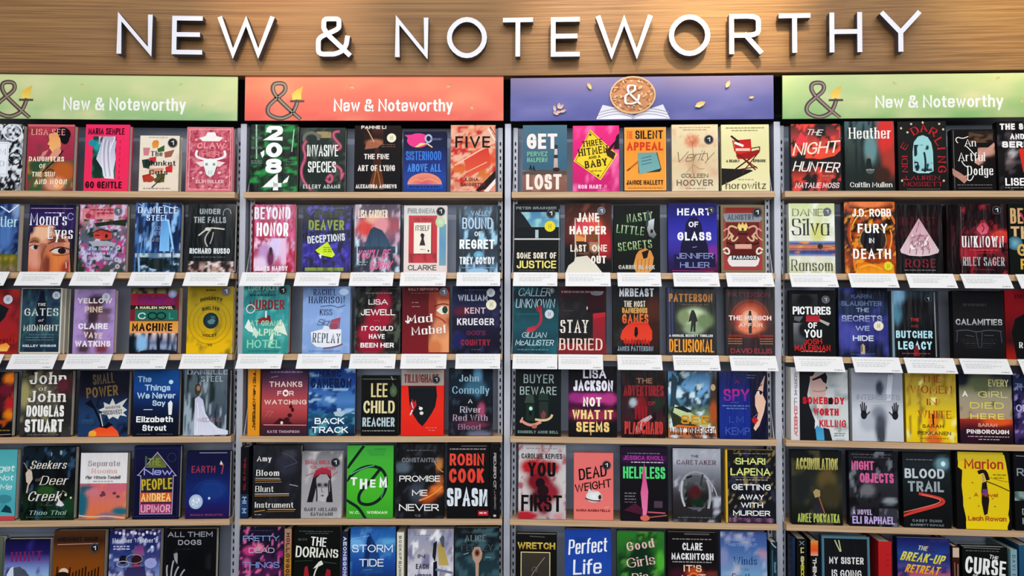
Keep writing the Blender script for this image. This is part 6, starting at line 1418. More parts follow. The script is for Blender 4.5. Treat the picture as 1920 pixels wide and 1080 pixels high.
bk(5, 2, 742, 832, 833, 'black smoky book with an orange flame curl and rounded capitals', sc='121214', gloss=1)
bg('1c1c20', '1c1a1c', '1a1a1c', '1c1c20', '1c1a1c', '18181a', n=((5, 7, .7, .16, '3c4048'),), b=((90, 28, 6, 8, 'c88848'), (86, 62, 14, 6, 'e88438'), (64, 72, 18, 6, 'c05c24'), (92, 50, 8, 6, 'b86c38'), (14, 32, 16, 7, '64707c'), (44, 66, 14, 12, '4c5460'))); l([50, 76, 74, 72, 96, 58], 3, 'f0a050', sm=1); l([80, 24, 90, 36, 98, 38], 2, 'd89c60', sm=1)
tl(22, 80, 9, '6c6c70', 1); t('CONSTANTINE', 12, 90, 19, 25, '8c9094', w=.2); t('PROMISE', 7, 92, 43, 51, 'f4f2ee', w=.17); t('ME', 34, 66, 62, 70, 'f4f2ee', w=.17); t('NEVER', 7, 90, 81, 90, 'f4f2ee', w=.17); t('1 2', 40, 52, 95, 98, '8c8c8c', w=.2)

bk(5, 2, 838, 917, 832, 'black book with big red name, white title and red label', sc='121214', th=.034)
bg('1a1618', '181618', '161416', '141418'); l([34, 4, 94, 4], 1, 'a0a0a4'); tl(6, 92, 8, 'a89c98', 1.4); t('ROBIN', 6, 88, 14, 30, 'e85848', w=.2); t('COOK', 5, 88, 34, 53, 'e85444', w=.22); t('SPASM', 0, 96, 60, 84, 'e4eaf0', w=.24, g=.4); r(74, 90, 98, 96.5, 'c82c38'); tl(77, 96, 93, 'f0c8c8', 2)

bk(5, 2, 919, 937, 832, 'black spine with white lettering closing the fifth shelf row', sc='161418', spine=1)
bg('1c1a1e', '1a181c', '18161a')
for i in range(10):
    t('RED VERDICT'.replace(' ', '')[i], 22, 76, 14 + i * 4.6, 17.6 + i * 4.6, 'c0b8b8', w=.24, rot=-90)
for i in range(8):
    t('JUNEWARD'[i], 36, 66, 62 + i * 3.2, 64.4 + i * 3.2, '988c8c', w=.24, rot=-90)
e(48, 96, 16, 1.6, 'd8c8b0')

bk(5, 3, 972, 1061, 835, 'white book splashed blood red behind heavy black capitals', sc='c0b8b4', th=.03, gloss=0)
bg('c0bcbc', 'd0cccc', 'd4cecc', 'd8d0ce', 'd0c8c8', 'c8c0c0', b=((30, 30, 24, 10, 'c02830'), (64, 30, 22, 8, 'b82834'), (44, 50, 26, 14, '8c1c2c'), (64, 64, 22, 12, 'a03040'), (40, 74, 16, 12, '601c28'), (14, 96, 26, 6, 'c03040'), (84, 96, 10, 4, 'd8a0a4'), (54, 80, 14, 14, '902838')), n=((6, 6, .78, .15, 'b86c74'),), nx=28, ny=36)
e(46, 52, 10, 7, '281420'); e(52, 62, 12, 8, '34141e'); e(50, 70, 8, 8, '301420'); tl(16, 84, 5, '9c9494', 1.2); t('CAROLINE KEPNES', 6, 92, 12, 19, '2c2a2c', w=.26); t('YOU', 20, 78, 24, 43, '1c1618', w=.24); t('FIRST', 6, 92, 68, 90, '1c1618', w=.24)

bk(5, 3, 1076, 1150, 850, 'small salmon book with hand inked title and white piggy bank', sc='c05c58', th=.022, st=((83, 18, 11, 'k'),))
bg('e8807c', 'ec807c', 'f08480', 'f08c80'); t('DEAD', 12, 84, 21, 38, '241c1c', w=.16, rot=10, i=.1); t('WEIGHT', 2, 96, 43, 55, '241c1c', w=.16, rot=10, i=.1)
e(51, 65, 20, 9, 'e4e0e0', 'f6f4f4'); p([66, 60, 72, 64, 72, 70, 64, 70], 'c8c4c4'); e(66, 66, 4, 3.4, '3c3434'); l([30, 68, 48, 73, 66, 71], 2.6, '2c2424', sm=1); e(40, 57, 4, 3, 'dcd8d8'); l([46, 58, 58, 57], 1, 'a8a0a0'); t('MARIA BARBATELLA', 6, 92, 84, 87.5, '8c2c2c', w=.26); l([78, 82, 88, 80], 1.6, 'f8c0b8')

bk(5, 3, 1164, 1253, 839, 'black and plum book with a bright green title and pink drip', sc='14121a', th=.03)
bg('2c1c34', '2c1a38', '1c1820', '1c181e', '1c161e', '221824'); gd(2, 12, 98, 22, ['4c2454', '3c1c44']); t('JESSICA KNOLL', 6, 92, 12, 18, 'b848a8', w=.2); tl(14, 84, 9, '8c7c9c', 1.2); tl(22, 90, 21, 'c8c0c8', 1.4); t('HELPLESS', 5, 94, 27, 43, '60e088', w=.28, g=.35)
p([46, 34, 50, 22, 52, 36, 54, 44, 58, 60, 56, 84, 54, 92, 46, 92, 44, 76, 42, 62, 46, 46], 'd8508c', 'f08cb8'); e(51, 96, 10, 4, 'e07868'); l([58, 88, 92, 89], 3, 'c8687c'); l([60, 95, 96, 92], 2.4, 'b86c5c'); p([6, 86, 30, 76, 46, 84, 46, 92], '5c2440'); r(70, 73, 88, 82, '5c4c5c'); tl(8, 32, 63, '8c8494', 1.4); tl(8, 30, 67, '8c8494', 1.4); tl(8, 32, 71, '8c8494', 1.4); tl(8, 34, 75, '6c6474', 1.4)

bk(5, 3, 1262, 1352, 842, 'silver grey book with glass dome of dark flowers', sc='3c3a3e', th=.03, gloss=1)
bg('b0b2bc', 'b4b6c0', 'a0a2ac', '84868e', '6c6c74', '4c4a50', '3c3438', '343234', '2c2c2e', n=((6, 6, .78, .2, 'c4c6d0'),))
e(48, 60, 34, 24, '6c6e74', '4c4c50'); o(48, 58, 34, 26, 3, 'a8aab0', 0, 180); gd(24, 46, 74, 80, ['5c5c60', '2c2c2c', '241c1c'], n=((7, 7, .56, .12, '6c7070'),), b=((46, 60, 12, 9, '5c2428'), (52, 74, 14, 6, '1c3824')), nx=20, ny=20); l([20, 46, 14, 64, 24, 78], 4, 'c8cad0', sm=1); l([72, 44, 82, 60, 74, 80], 5, 'b0b2b8', sm=1); l([62, 36, 58, 50], 3, '3c3c40'); l([30, 40, 38, 38], 4, '28282c')
l([66, 38, 88, 50, 92, 66], 2, 'c0c2c8', sm=1); t('THE', 38, 54, 9, 12.5, '5c5860', w=.2); t('CARETAKER', 8, 90, 16, 22, '6c4c58', w=.2, s_=1); tl(10, 88, 94, '74747a', 1.2)

bk(5, 3, 1361, 1455, 845, 'black book with yellow edge line, mint name and white stacked capitals', sc='c8a030', th=.03)
bg('20201e', '1c1e1e', '1c1c22', '20202a', '242230', n=((9, 8, .7, .1, '3c3c50'), (12, 12, .82, .06, 'a08c5c')), nx=26, ny=32); r(0, 0, 4, 100, 'e0b840'); tl(16, 90, 5, '8c8c84', 1); t('SHARI', 20, 80, 11, 20, 'e4ec98', w=.18); t('LAPENA', 10, 90, 25, 35, 'e4ec98', w=.18); l([14, 37.5, 90, 38], .8, '8c9090'); tl(20, 84, 41, 'a8a8a0', 1.4)
t('GETTING', 12, 90, 47, 55, 'f2f2f0', w=.2); t('AWAY', 28, 76, 61, 68, 'f2f2f0', w=.2); t('WITH', 30, 74, 72, 79, 'f2f2f0', w=.2); t('MURDER', 14, 88, 83, 90, 'f2f2f0', w=.2); gd(6, 93, 94, 99, ['5c3c5c', '4c2c48'], n=((14, 3, .6, .1, 'a07898'),), ny=6)

bk(5, 4, 1485, 1580, 846, 'dark olive book with a figure and spiky yellow capitals', sc='1c1e1a', th=.03)
bg('1c1e20', '242624', '30342e', '3c4038', '34362e', '24261e', '1c1c18', b=((70, 40, 18, 14, '6c5c38'), (76, 60, 20, 16, '4c4430'), (20, 50, 18, 20, '2c3030')), n=((5, 5, .72, .2, '54503c'),), nx=24, ny=30)
p([46, 62, 52, 58, 56, 68, 62, 88, 40, 88], '2c2c34', '3c3a40'); p([42, 56, 48, 52, 56, 54, 56, 62, 46, 64], 'b8a070'); l([54, 64, 60, 76, 64, 84], 2.4, 'a86c50', sm=1); t('ACCUMULATION', 9, 92, 10, 26, 'd8d080', w=.3, g=.3, c2='a8a058'); t('AIMEE POKWATKA', 11, 94, 85, 97, 'c4d070', w=.28, g=.4)

bk(5, 4, 1593, 1684, 848, 'black monochrome book with pink block title and lilac author name', sc='16161a', th=.032)
bg('24242a', '2c2c34', '3c3c44', '34343a', '24242a', '202026', n=((6, 6, .6, .12, '18181c'), (6, 5, .76, .1, '7c8088')), b=((38, 52, 14, 8, '7c7c80'), (84, 66, 14, 4, '98a0a4')), nx=24, ny=30); tl(6, 88, 4, '6c6870', 1.2); tl(10, 84, 8, '5c5860', 1.2); t('NIGHT', 5, 52, 13, 25, 'e070a4', w=.3, g=.3); t('OBJECTS', 22, 92, 29, 42, 'e070a4', w=.3, g=.3)
gd(60, 76, 98, 94, ['5c6068', '84889c', '8c8ca4'], n=((6, 4, .5, .1, '44444c'),)); t('A NOVEL', 6, 46, 78, 85, 'd8c0e8', w=.3); t('ELI RAPHAEL', 5, 92, 87, 97, 'ccb4e4', w=.3, g=.3)

bk(5, 4, 1694, 1783, 851, 'black book with pale block words above a glowing red streak', sc='141618', th=.034)
bg('24282c', '2c3438', '283034', '22282a', '1c2022', '1a1c1e', '181a1c', b=((84, 14, 14, 8, '7ca0a8'),)); tl(8, 64, 9, '7c8084', 1.2); e(86, 14, 5, 3.6, 'c8e8ec', 'f0fafa'); t('BLOOD', 4, 88, 21, 34, 'ccd4d8', w=.22); t('TRAIL', 10, 86, 38, 52, 'a8b0b4', w=.22)
l([36, 55, 64, 58, 86, 62, 84, 68, 52, 74, 0, 84], 6, 'd84c40', sm=1); l([40, 56, 66, 59, 84, 64, 56, 71, 0, 80], 2, 'f08878', sm=1); t('CASEY DUNN', 18, 80, 89, 92.5, '8c9498', w=.24, g=1.2); t('BARRETT KOVAC', 14, 84, 95, 98, '8c9498', w=.24)

bk(5, 4, 1794, 1896, 849, 'yellow book torn over black sides with a small dark figure', sc='181814', th=.03)
bg('1c1c18', '18181a', '181818'); p([6, 0, 90, 3, 93, 14, 96, 30, 98, 50, 96, 72, 94, 80, 96, 88, 90, 100, 18, 100, 16, 84, 12, 70, 12, 60, 10, 44, 12, 24, 4, 20], 'e8cc24', 'f0d420'); r(4, 0, 88, 12, 'd8c038'); r(16, 90, 92, 100, 'f4d820')
t('Marion', 16, 88, 9, 22, 'b84830', w=.18); l([44, 26, 50, 24, 56, 27, 58, 34], 7, '2c2018', sm=1); l([50, 30, 51, 40], 4, 'c8a890'); p([48, 40, 56, 38, 58, 52, 60, 62, 56, 80, 50, 82, 46, 66, 46, 50], '2c2024'); p([48, 48, 58, 48, 58, 56, 48, 56], '7c4c8c'); l([56, 38, 74, 42, 98, 50], 1.8, '5c4418', sm=1); l([60, 32, 80, 37, 96, 38], .8, '9c8420', sm=1)
t('A', 32, 40, 53, 58, 'c05c2c', w=.2); t('Novel', 46, 76, 53, 58, 'c05c2c', w=.18); t('Leah Rowan', 20, 90, 83, 89, 'b8582c', w=.2)
for q in ((30, 40), (40, 70), (66, 60), (80, 44), (24, 60), (70, 70)):
    e(q[0], q[1], 1.6, .8, 'a88c20')
tl(68, 92, 29, '8c7420', 1); tl(70, 88, 33, '8c7420', 1)

bk(5, 4, 1903, 1996, 851, 'black book with silver letters and teal band cropped by the edge', sc='1a1a1c', th=.03)
bg('1c1c24', '1a1c20', '181a1c', '18181a'); l([6, 4, 60, 5], 1.2, 'a8a8a8'); t('RAVEN', 6, 90, 20, 30, '9ca0a8', w=.18); gd(0, 50, 100, 62, ['4c6454', '3c6468', '1c2c34'], n=((5, 4, .6, .2, 'a8b8b0'),)); t('DEEP', 14, 90, 72, 80, 'a8acb0', w=.18); t('HOLLOW', 14, 90, 84, 92, 'a8acb0', w=.18)

# ================================================================ SIXTH SHELF (only its books' tops are in the picture)
bk(6, 1, -58, 3, 1008, 'pale olive book cropped at the lower corner of the photo', sc='5c6458')
bg('6c7468', '5c6858', '50604c')
bk(6, 1, 7, 91, 1012, 'violet sky book with a snowy white house', sc='161428', th=.034)
bg('18163c', '241c5c', '2c2468', '6c64a8', '8ca0d0', 'a0bce0', 'b0cce4', 'b8d0e0', 'a8c0d0', '90a8b8', n=((4, 4, .76, .2, '3c3484'),)); t('HUNT', 14, 84, 19, 34, '8c2c6c', s_=1, w=.22, rot=2); p([20, 44, 34, 42, 50, 50, 50, 60, 20, 58], '5c6474'); p([6, 54, 14, 44, 20, 42, 22, 62, 6, 66], 'dce4f0'); p([34, 52, 44, 46, 56, 56, 56, 66, 30, 66], '4c5460', '6c7884'); gd(4, 60, 96, 84, ['c8d8e8', 'dce8f0', 'b8c8d8'], n=((5, 4, .6, .2, '8ca4bc'),)); t('LODGE', 14, 84, 86, 94, 'f0f0f4', w=.22)

bk(6, 1, 98, 194, 996, 'rust orange book with a cap and baseline of dark trees', sc='241812', th=.034, st=((81, 24, 9, 'k'),))
bg('5c3c24', '4c2c1c', '7c4a20', '90541c', '945418', '94540c', '8c4c0c', '7c4410'); t('MIDNIGHT HOUR', 8, 86, 9, 15, '281c18', w=.28); l([8, 19, 86, 18], 1.8, 'b8907c')
for q in range(14):
    l([8 + q * 6.2, 66, 9 + q * 6.2, 50 + (q * 7) % 9], 2.4, '241608')
e(22, 56, 9, 5, 'ecd0b8'); e(20, 62, 14, 6, '2c1c10'); p([0, 66, 100, 64, 100, 100, 0, 100], '2c1c10', '3c2810'); t('RIDERS', 14, 86, 74, 84, 'd8a860', w=.24)

bk(6, 1, 203, 299, 994, 'periwinkle book with ornaments, blossoms and a cafe table', sc='14122c', th=.034)
bg('1c1c48', '2c3474', '2c3c78', '3c5490', '6c80b4', '8c98c4', '98a8d0', '8c98c8', '707cac', n=((9, 6, .6, .12, '4c4c84'), (9, 9, .76, .1, 'c8c8e8')), nx=26, ny=34)
for i in range(11):
    e(12 + i * 7.6, 4 + (i * 5) % 4, 2.8, 2.2, 'd8d8ec' if i % 3 else 'b8a0b8')
t("Heather Webber's", 6, 94, 12, 18, 'e0e4f4', s_=1, w=.2); tl(8, 42, 23, 'c0c8e8', 1.8); tl(8, 40, 26.5, 'c0c8e8', 1.8); e(84, 24, 3, 2, 'dce8f4'); p([50, 22, 66, 22, 70, 36, 46, 36], '7c4c84', 'a06098')
e(28, 41, 8, 6, '1c1c34'); o(28, 47, 12, 4, 1.6, 'c0b8c8'); e(54, 42, 10, 7, '3c1c30'); e(54, 50, 7, 3, 'b04c68'); e(82, 46, 12, 7, 'b0b0e0', 'a0a8d8'); p([36, 52, 70, 50, 76, 70, 30, 70], '3c3868', '4c487c'); o(50, 40, 16, 6, 1.4, 'a8a090'); t('MOONBERRY', 10, 90, 66, 76, 'f0f0f8', s_=1, w=.2); t('LANE', 30, 70, 80, 88, 'f0f0f8', s_=1, w=.2)

bk(6, 1, 309, 404, 993, 'black book with spaced silver capitals and a fingered silhouette', sc='0e0e12', th=.034)
bg('121218', '101014', '101014', '0e0e12'); t('ALL THEM', 3, 92, 4, 11, 'a8a8b0', w=.18, g=1); t('DOGS', 24, 70, 15, 22, 'b0b0b8', w=.2, g=1); tl(34, 52, 28, '4c4c54', 1); e(26, 38, 12, 12, '1c2026'); p([16, 34, 22, 32, 30, 40, 34, 48, 26, 50, 18, 42], '9c9ca0', 'b4b4b8'); gd(24, 28, 90, 56, ['101014', '0e0e12'], b=((64, 44, 22, 14, '08080c'), (90, 46, 10, 12, '24262c')))
for q in ([6, 70, 2, 56, 4, 50], [12, 70, 12, 54, 16, 44], [18, 70, 20, 58, 26, 52], [28, 72, 30, 62, 38, 56]):
    l(q, 3, 'b0b0b4', sm=1)
t('DJUNA', 20, 80, 84, 92, '9c9ca4', w=.2)

bk(6, 2, 447, 530, 989, 'midnight purple book with pink blossoms and pale blue capitals', sc='121228', th=.03, gloss=1)
bg('181834', '1a1838', '241c40', '4c1c50', '5c2058', '4c1c54', '341848', '24143c', n=((8, 8, .58, .1, '1c1430'), (10, 10, .72, .08, 'e070a8')), b=((24, 32, 14, 6, 'd0488c'), (46, 28, 8, 5, 'e88ca8'), (94, 36, 7, 4, 'a83080'), (18, 48, 8, 6, 'c85c90')), nx=28, ny=38); tl(24, 74, 5, '4c4c6c', 1); t('PRETTY', 8, 90, 12, 19, '9cb0dc', w=.15); t('DEAD', 22, 80, 28, 35, 'd0c0d0', w=.15); t('THINGS', 8, 92, 47, 55, '8ca0dc', w=.15); t('KELLY HEARD', 14, 86, 82, 90, 'c0b0d0', w=.2)

bk(6, 2, 533, 546, 991, 'gold and pink spine beside the green stemmed book', sc='5c4420', spine=1, gloss=1)
bg('b09078', 'c08878', 'b08858', 'c89030', 'b07c28', '9c7030', '8c6040')
for i in range(10):
    t('HOLLOWGOLD'[i], 22, 80, 6 + i * 7, 11 + i * 7, '3c2818', w=.26, rot=-90)
bk(6, 2, 550, 637, 989, 'black book with condensed white words and a red flower stem', sc='0e1010', th=.034)
bg('121614', '101412', '0f1310', '101810', '101410'); tl(10, 40, 6, '5c645c', 1); tl(32, 84, 6.5, '5c645c', 1); tl(24, 76, 9, '4c5c74', 1); tl(8, 28, 17, '4c504c', 3); t('THE', 36, 70, 14, 26, 'f2efea', w=.17, rot=-5, k=.7); t('DORIANS', 4, 96, 28, 41, 'f2f0e4', w=.17, k=.7, rot=-3, taper=-.18)
p([42, 56, 54, 47, 60, 45, 64, 50, 58, 52], 'e8ecd8'); l([44, 70, 44, 58, 58, 48], 3, 'e0e4d0', sm=1); p([22, 70, 24, 54, 30, 52, 34, 66, 30, 80], 'b02c34'); p([68, 66, 72, 56, 80, 58, 80, 78, 70, 76], 'a82430'); l([4, 46, 40, 45], 1, '3c5c3c'); l([64, 47, 92, 49], 1, '5c6c5c'); e(48, 88, 16, 10, '8c1c28')

bk(6, 2, 641, 652, 996, 'white lettered blue and pink spine beside the mountain tide book', sc='1c2444', spine=1, gloss=1)
bg('1c2430', '243454', '44508c', '5c5c9c', 'b05c84', 'a04868')
for i in range(9):
    t('AEONSGONE'[i], 16, 84, 8 + i * 7, 13 + i * 7, 'd8dcf0', w=.26, rot=-90)
bk(6, 2, 656, 741, 989, 'blue book with a dark peak, light beams and thin white words', sc='14244c', th=.03)
bg('2c64a8', '3474b8', '3c80c0', '2c60ac', '245098', '1c4080', '1c3468', '182c5c', n=((4, 4, .74, .2, '6ca4d8'),), b=((10, 22, 20, 7, '7cb8e8'), (84, 20, 18, 5, '6cb0dc'))); p([24, 62, 36, 18, 42, 8, 58, 26, 74, 62], '1c4480', '2c5c98'); p([42, 8, 46, 20, 40, 50, 30, 56, 36, 20], '18386c'); l([2, 16, 42, 12], 1, '98c8ec'); l([2, 34, 98, 22], 1, '4c8cc8')
t('STORM', 4, 94, 24, 34, 'f0f4f6', w=.14, g=.8); t('TIDE', 20, 74, 43, 53, 'f0f4f6', w=.14, g=.8); l([30, 58, 48, 57], 1, '6ca0d0'); p([10, 78, 30, 66, 50, 64, 40, 76, 20, 84], '3c4058', '5c5c70')

bk(6, 2, 744, 757, 998, 'cream spine with thin olive lettering', sc='e0d8c0', spine=1)
bg('e8e4d8', 'e4e0d0', 'e0dac8')
for i in range(12):
    t('BOOKOFSUMMER'[i], 26, 70, 5 + i * 6, 9 + i * 6, '6c6848', w=.24, rot=-90)
bk(6, 2, 764, 850, 993, 'pale winter street book with yellow coat and dark umbrella figure', sc='8c7c80', th=.03)
bg('a8a8b0', 'a8a8bc', 'b4b0bc', 'd0ccd4', 'd8d4dc', 'c8c8d8', 'a0a4b8', 'c0c0cc', n=((6, 5, .66, .15, '8c8ca8'), (5, 5, .76, .15, 'f0eef0')), nx=24, ny=30); tl(14, 50, 9, '88889c', 1); e(20, 24, 3, 2, 'f0f0f4'); p([66, 24, 76, 14, 78, 24, 84, 36, 90, 50, 68, 50], 'b8a058', 'c8b068'); p([56, 20, 64, 16, 62, 34, 60, 46, 54, 38], '2c2c34'); p([70, 14, 76, 8, 80, 12, 80, 26, 74, 24], '5c6470'); p([56, 46, 64, 44, 66, 74, 56, 80], '1c2034'); p([60, 66, 80, 62, 88, 80, 66, 84], 'c8a858')
t('IN', 22, 38, 35, 40, '4c4c5c', w=.24); t('EACH', 18, 46, 48, 55, '4c4c5c', w=.24); t('MIRROR', 16, 52, 62, 68, '44445c', w=.22); gd(2, 50, 98, 62, ['b8bcd0', '90949c'], n=((7, 4, .55, .12, '4c5068'),), b=()) if 0 else l([64, 56, 96, 60], 5, '8088a0')

bk(6, 2, 853, 936, 991, 'dark teal book with a tan key shaped head and dim capitals', sc='14181c', th=.034)
bg('1c2024', '1c262c', '203038', '2c4048', '2c4850', '243c44', '1c2c34', '20181c', n=((4, 9, .66, .14, '4c6c74'),)); tl(14, 84, 6, '4c5458', 1); t('ALICE', 22, 70, 10, 18, '8c9498', w=.16, s_=1, g=.7); t('FEENEY', 14, 86, 23, 31, '5c686c', w=.16, s_=1, g=.6)
p([38, 34, 44, 26, 56, 26, 62, 34, 60, 42, 54, 48, 53, 70, 50, 80, 47, 70, 46, 48, 40, 42], 'c09c88', 'c8a890'); e(50, 34, 6, 5, '8c5c48'); e(50, 34, 3, 2.6, '3c2420'); p([44, 74, 56, 74, 60, 84, 40, 84], '8c2434'); l([20, 36, 30, 34], 2, '8ca8b0'); l([70, 40, 80, 40], 2, '8ca8b0')

bk(6, 3, 967, 1044, 1003, 'black book with gold title over a framed dark branch', sc='14120f', th=.034)
bg('1a1818', '161414', '141210'); l([34, 3, 70, 4], 1, '8c8c8c'); t('WRETCH', 4, 96, 12, 22, 'e0c868', w=.24, g=.35, c2='b89438'); gd(14, 27, 82, 84, ['4c4438', '44403a', '383430']); frame(12, 26, 84, 86, 2, 'e8dca8'); l([34, 66, 46, 52, 70, 34], 1.6, 'a89884', sm=1); o(46, 52, 6, 4, 1.2, '8c7c6c'); l([44, 54, 60, 66], 1.4, '2c2824'); t('OR', 40, 58, 90, 95, 'd0b860', w=.2)

bk(6, 3, 1059, 1146, 994, 'royal blue book with white brush script words', sc='142c68', th=.03, gloss=1)
bg('2450a8', '2454b0', '2858b4', '2454ac', '204ca0', n=((3, 4, .78, .3, '1c448c'),)); t('Perfect', 8, 92, 12, 32, 'f6f8fa', w=.15, i=.15, rot=6, k=.7); t('Life', 18, 80, 40, 60, 'f6f8fa', w=.15, i=.1, rot=4, k=.7); t('MAYA LEWIS', 10, 90, 84, 92, 'e8d060', w=.22); l([44, 70, 50, 62], 2, '8c3c4c')

bk(6, 3, 1157, 1246, 998, 'leafy green book with curling pale pink words', sc='1c3820', th=.03)
bg('3c8838', '347c34', '28602c', '245428', '286830', '2c6c30', n=((5, 5, .6, .15, '184024'), (5, 5, .74, .15, '6cb050')), b=((50, 40, 26, 24, '143c24'), (92, 40, 10, 14, '5cb840'))); t('Good', 20, 78, 12, 24, 'ecc8c0', s_=1, w=.2, k=.4, rot=10); t('Girls', 20, 80, 34, 47, 'ecc8c0', s_=1, w=.2, k=.4, rot=10); t('Die', 32, 66, 56, 67, 'f0d4c8', s_=1, w=.2, k=.4, rot=8); l([66, 62, 78, 60], 1.2, 'e8ccc0'); t('YIGIT ERDEM', 14, 84, 84, 91, 'e0e4c8', w=.22)

bk(6, 3, 1252, 1346, 1000, 'black book with clean white name and an ember eye', sc='121012', th=.034)
bg('161214', '181216', '1c141a', '2c1a20', '30181c', '201214', b=((52, 56, 16, 7, 'e05c2c'), (52, 66, 24, 10, '8c2c1c'), (22, 58, 16, 8, '4c1c30'), (88, 58, 14, 6, '7c3c34'))); r(34, 1, 84, 3, '6c6464'); tl(10, 88, 9, '98948c', 1.4); t('CLARE', 30, 70, 14, 24, 'f4f2f0', w=.22, g=.6); t('MACKINTOSH', 8, 92, 28, 37, 'f4f2f0', w=.24, g=.6); tl(10, 88, 40, 'b0aca8', 1.4)
t("IT'S", 32, 68, 44, 53, 'f0d8b8', w=.2, g=.8); t('N', 28, 42, 58, 68, 'f0c8b0', w=.2); o(52, 61, 9, 6, 3.4, 'f0884c'); e(52, 61, 3.4, 2.4, '4c2018'); t('T', 62, 76, 56, 66, 'f0c8b0', w=.2); t('OVER', 26, 78, 74, 84, 'f0d8b8', w=.2)

bk(6, 3, 1352, 1439, 999, 'sky blue book with navy serif words and a wash of cloud', sc='5c7cac', th=.03)
bg('4c64a0', '5470a8', '5c80b4', '7c98c0', '80acd0', '90c0e0', '98c8e4', '94c4e0', n=((3, 6, .7, .2, 'c0c0d0'),), b=((92, 28, 10, 5, 'b898b0'), (6, 34, 10, 12, '9098c0'))); t('KATHERINE', 22, 76, 8, 12, '8ca0d0', w=.2); t('MISTERBOUT', 18, 80, 15, 19, '8ca4d4', w=.2); t('Winds', 28, 78, 33, 43, '2c5084', s_=1, w=.16); t('from', 42, 60, 47, 51, '5c80a8', s_=1, w=.14, i=.3); t('Further', 24, 84, 55, 65, '2c5084', s_=1, w=.16); t('WEST', 32, 72, 70, 79, '2c5084', s_=1, w=.16)
bk(6, 3, 1444, 1458, 1016, 'dark teal spine with curled jacket at the bay side', sc='142c3c', spine=1, gloss=1)
bg('1c3444', '183848', '1c4454', '143040', n=((3, 8, .6, .15, '0f1c28'),)); l([20, 1, 40, 5, 80, 8], 12, 'd0d4d0', sm=1); l([30, 12, 34, 60], 8, '5c8c9c'); t('TIDES', 52, 80, 30, 46, '8cb4c0', w=.2)

bk(6, 4, 1486, 1491, 1008, 'thin dark blue spine at the start of the lowest row', sc='1c3050', spine=1, gloss=1)
bg('1c3c64', '142848', '10182c')
bk(6, 4, 1494, 1513, 1010, 'black spine with yellow vertical capitals', sc='141414', spine=1)
bg('181814', '141412', '141412'); t('*'.replace('*', 'X'), 26, 74, 3, 9, '8c94a0', w=.2)
for i in range(12):
    t('LISASCOTTOLI'[i], 26, 84, 14 + i * 6, 18.6 + i * 6, 'd8d040' if i > 3 else 'dcd8a0', w=.28, rot=-90)
bk(6, 4, 1520, 1534, 1013, 'spine split orange at the head above white letters on black', sc='2c1a14', spine=1)
bg('1c1814', '1a1816', '181614'); gd(0, 0, 100, 22, ['e0a050', 'e8742c', 'e86030', 'e0b098'])
for i in range(9):
    t('THEMANIAC'[i], 16, 88, 26 + i * 6.4, 31.4 + i * 6.4, 'dcd8d4', w=.28, rot=-90)
bk(6, 4, 1542, 1632, 1007, 'black book edged steel blue with small white block words', sc='3c6474', th=.03, gloss=1)
bg('16181e', '14161c', '14161c', '12141a'); frame(0, 0, 100, 100, 5, '5c8494'); l([28, 6, 32, 12, 38, 20], 2.4, 'd0d0a0', sm=1); l([36, 6, 38, 12, 40, 20], 2.4, 'd0d0a0', sm=1); t('MY SISTER', 15, 87, 28, 37, 'f0ecea', w=.22, g=.7); t('IS GOING', 20, 82, 45, 55, 'f0ecea', w=.22, g=.7); t('TO', 26, 40, 62, 68, 'ecd8c8', w=.22); t('KILL ME', 24, 80, 72, 82, 'f0ecea', w=.22)
bk(6, 4, 1647, 1672, 1015, 'wide scarlet spine standing upright in the lowest row', sc='981c20', spine=1)
bg('c83030', 'c42c30', 'c02c2e', 'a82424'); l([60, 18, 78, 18], 4, '8c1c20'); l([60, 26, 78, 26], 4, '8c1c20'); l([60, 34, 78, 34], 4, '8c1c20'); l([50, 78, 84, 60], 10, '5c1418')
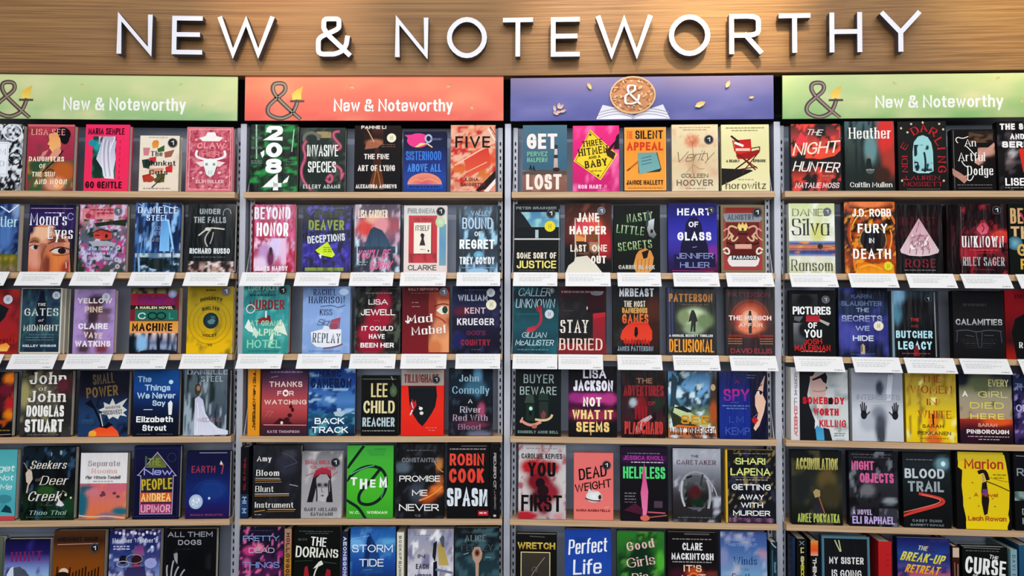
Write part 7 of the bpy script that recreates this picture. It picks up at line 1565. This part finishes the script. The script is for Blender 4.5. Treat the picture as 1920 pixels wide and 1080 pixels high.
bk(6, 4, 1684, 1783, 1011, 'blue sunset book with slanted yellow brush capitals', sc='1c2450', th=.034)
bg('24286c', '2c3c80', '34549c', '2c448c', '6c5c98', 'c86880', 'e08078', '6c84c0', '6cb4e4', '7cc4ec', '70b8e0', n=((3, 10, .66, .15, '3c3c7c'),), nx=20, ny=34); t('THE', 40, 58, 10, 16, 'd8d4b0', w=.2, i=.3, rot=-6); t('BREAK-UP', 8, 90, 20, 32, 'e8e070', w=.2, i=.35, rot=-5, c2='d8c84c'); t('RETREAT', 16, 80, 36, 47, 'f8c840', w=.2, i=.35, rot=-4, c2='f0a030'); e(50, 80, 30, 10, '3c8cc0'); t('LOUISE', 20, 80, 84, 92, 'f4f0e0', w=.22)
bk(6, 4, 1786, 1799, 1024, 'brown spine with a pale square head', sc='3c241c', spine=1)
bg('4c2820', '402018', '3c1c14'); r(4, 2, 96, 16, 'd8c0ac'); l([30, 24, 34, 60], 12, 'a87868'); l([76, 26, 74, 64], 10, 'c0a898')
bk(6, 4, 1806, 1891, 1027, 'black book with wild white brush lettering across it', sc='121412', th=.034)
bg('161816', '121412', '101210'); l([4, 1.5, 84, 2.5], 1, 'a0a0a0'); tl(8, 84, 6, '6c6c68', 1.4); t('CURSE', 6, 96, 17, 40, 'f6f4f0', w=.17, rot=-5, k=.8, taper=-.1); t('THE', 60, 80, 12, 18, 'e8e4e0', w=.18, rot=-14); t('OF', 22, 34, 40, 46, 'e8e4e0', w=.2); t('HESTER', 20, 92, 48, 62, 'f0ece8', w=.17, rot=-3); t('GARDENS', 14, 90, 66, 78, 'f0ece8', w=.17)
bk(6, 4, 1895, 1907, 1030, 'pale teal spine with faint lettering', sc='7ca0a8', spine=1)
bg('90b0b4', '98b4c0', '8cacc0')
for i in range(8):
    t('DAVIDSON'[i], 26, 76, 8 + i * 7, 12.6 + i * 7, '5c5c84', w=.22, rot=-90)
bk(6, 4, 1911, 1935, 1022, 'deep blue spine cropped at the lower corner', sc='1c4c6c', spine=1, gloss=1)
bg('2c6484', '245c80', '1c4c70')
flush()
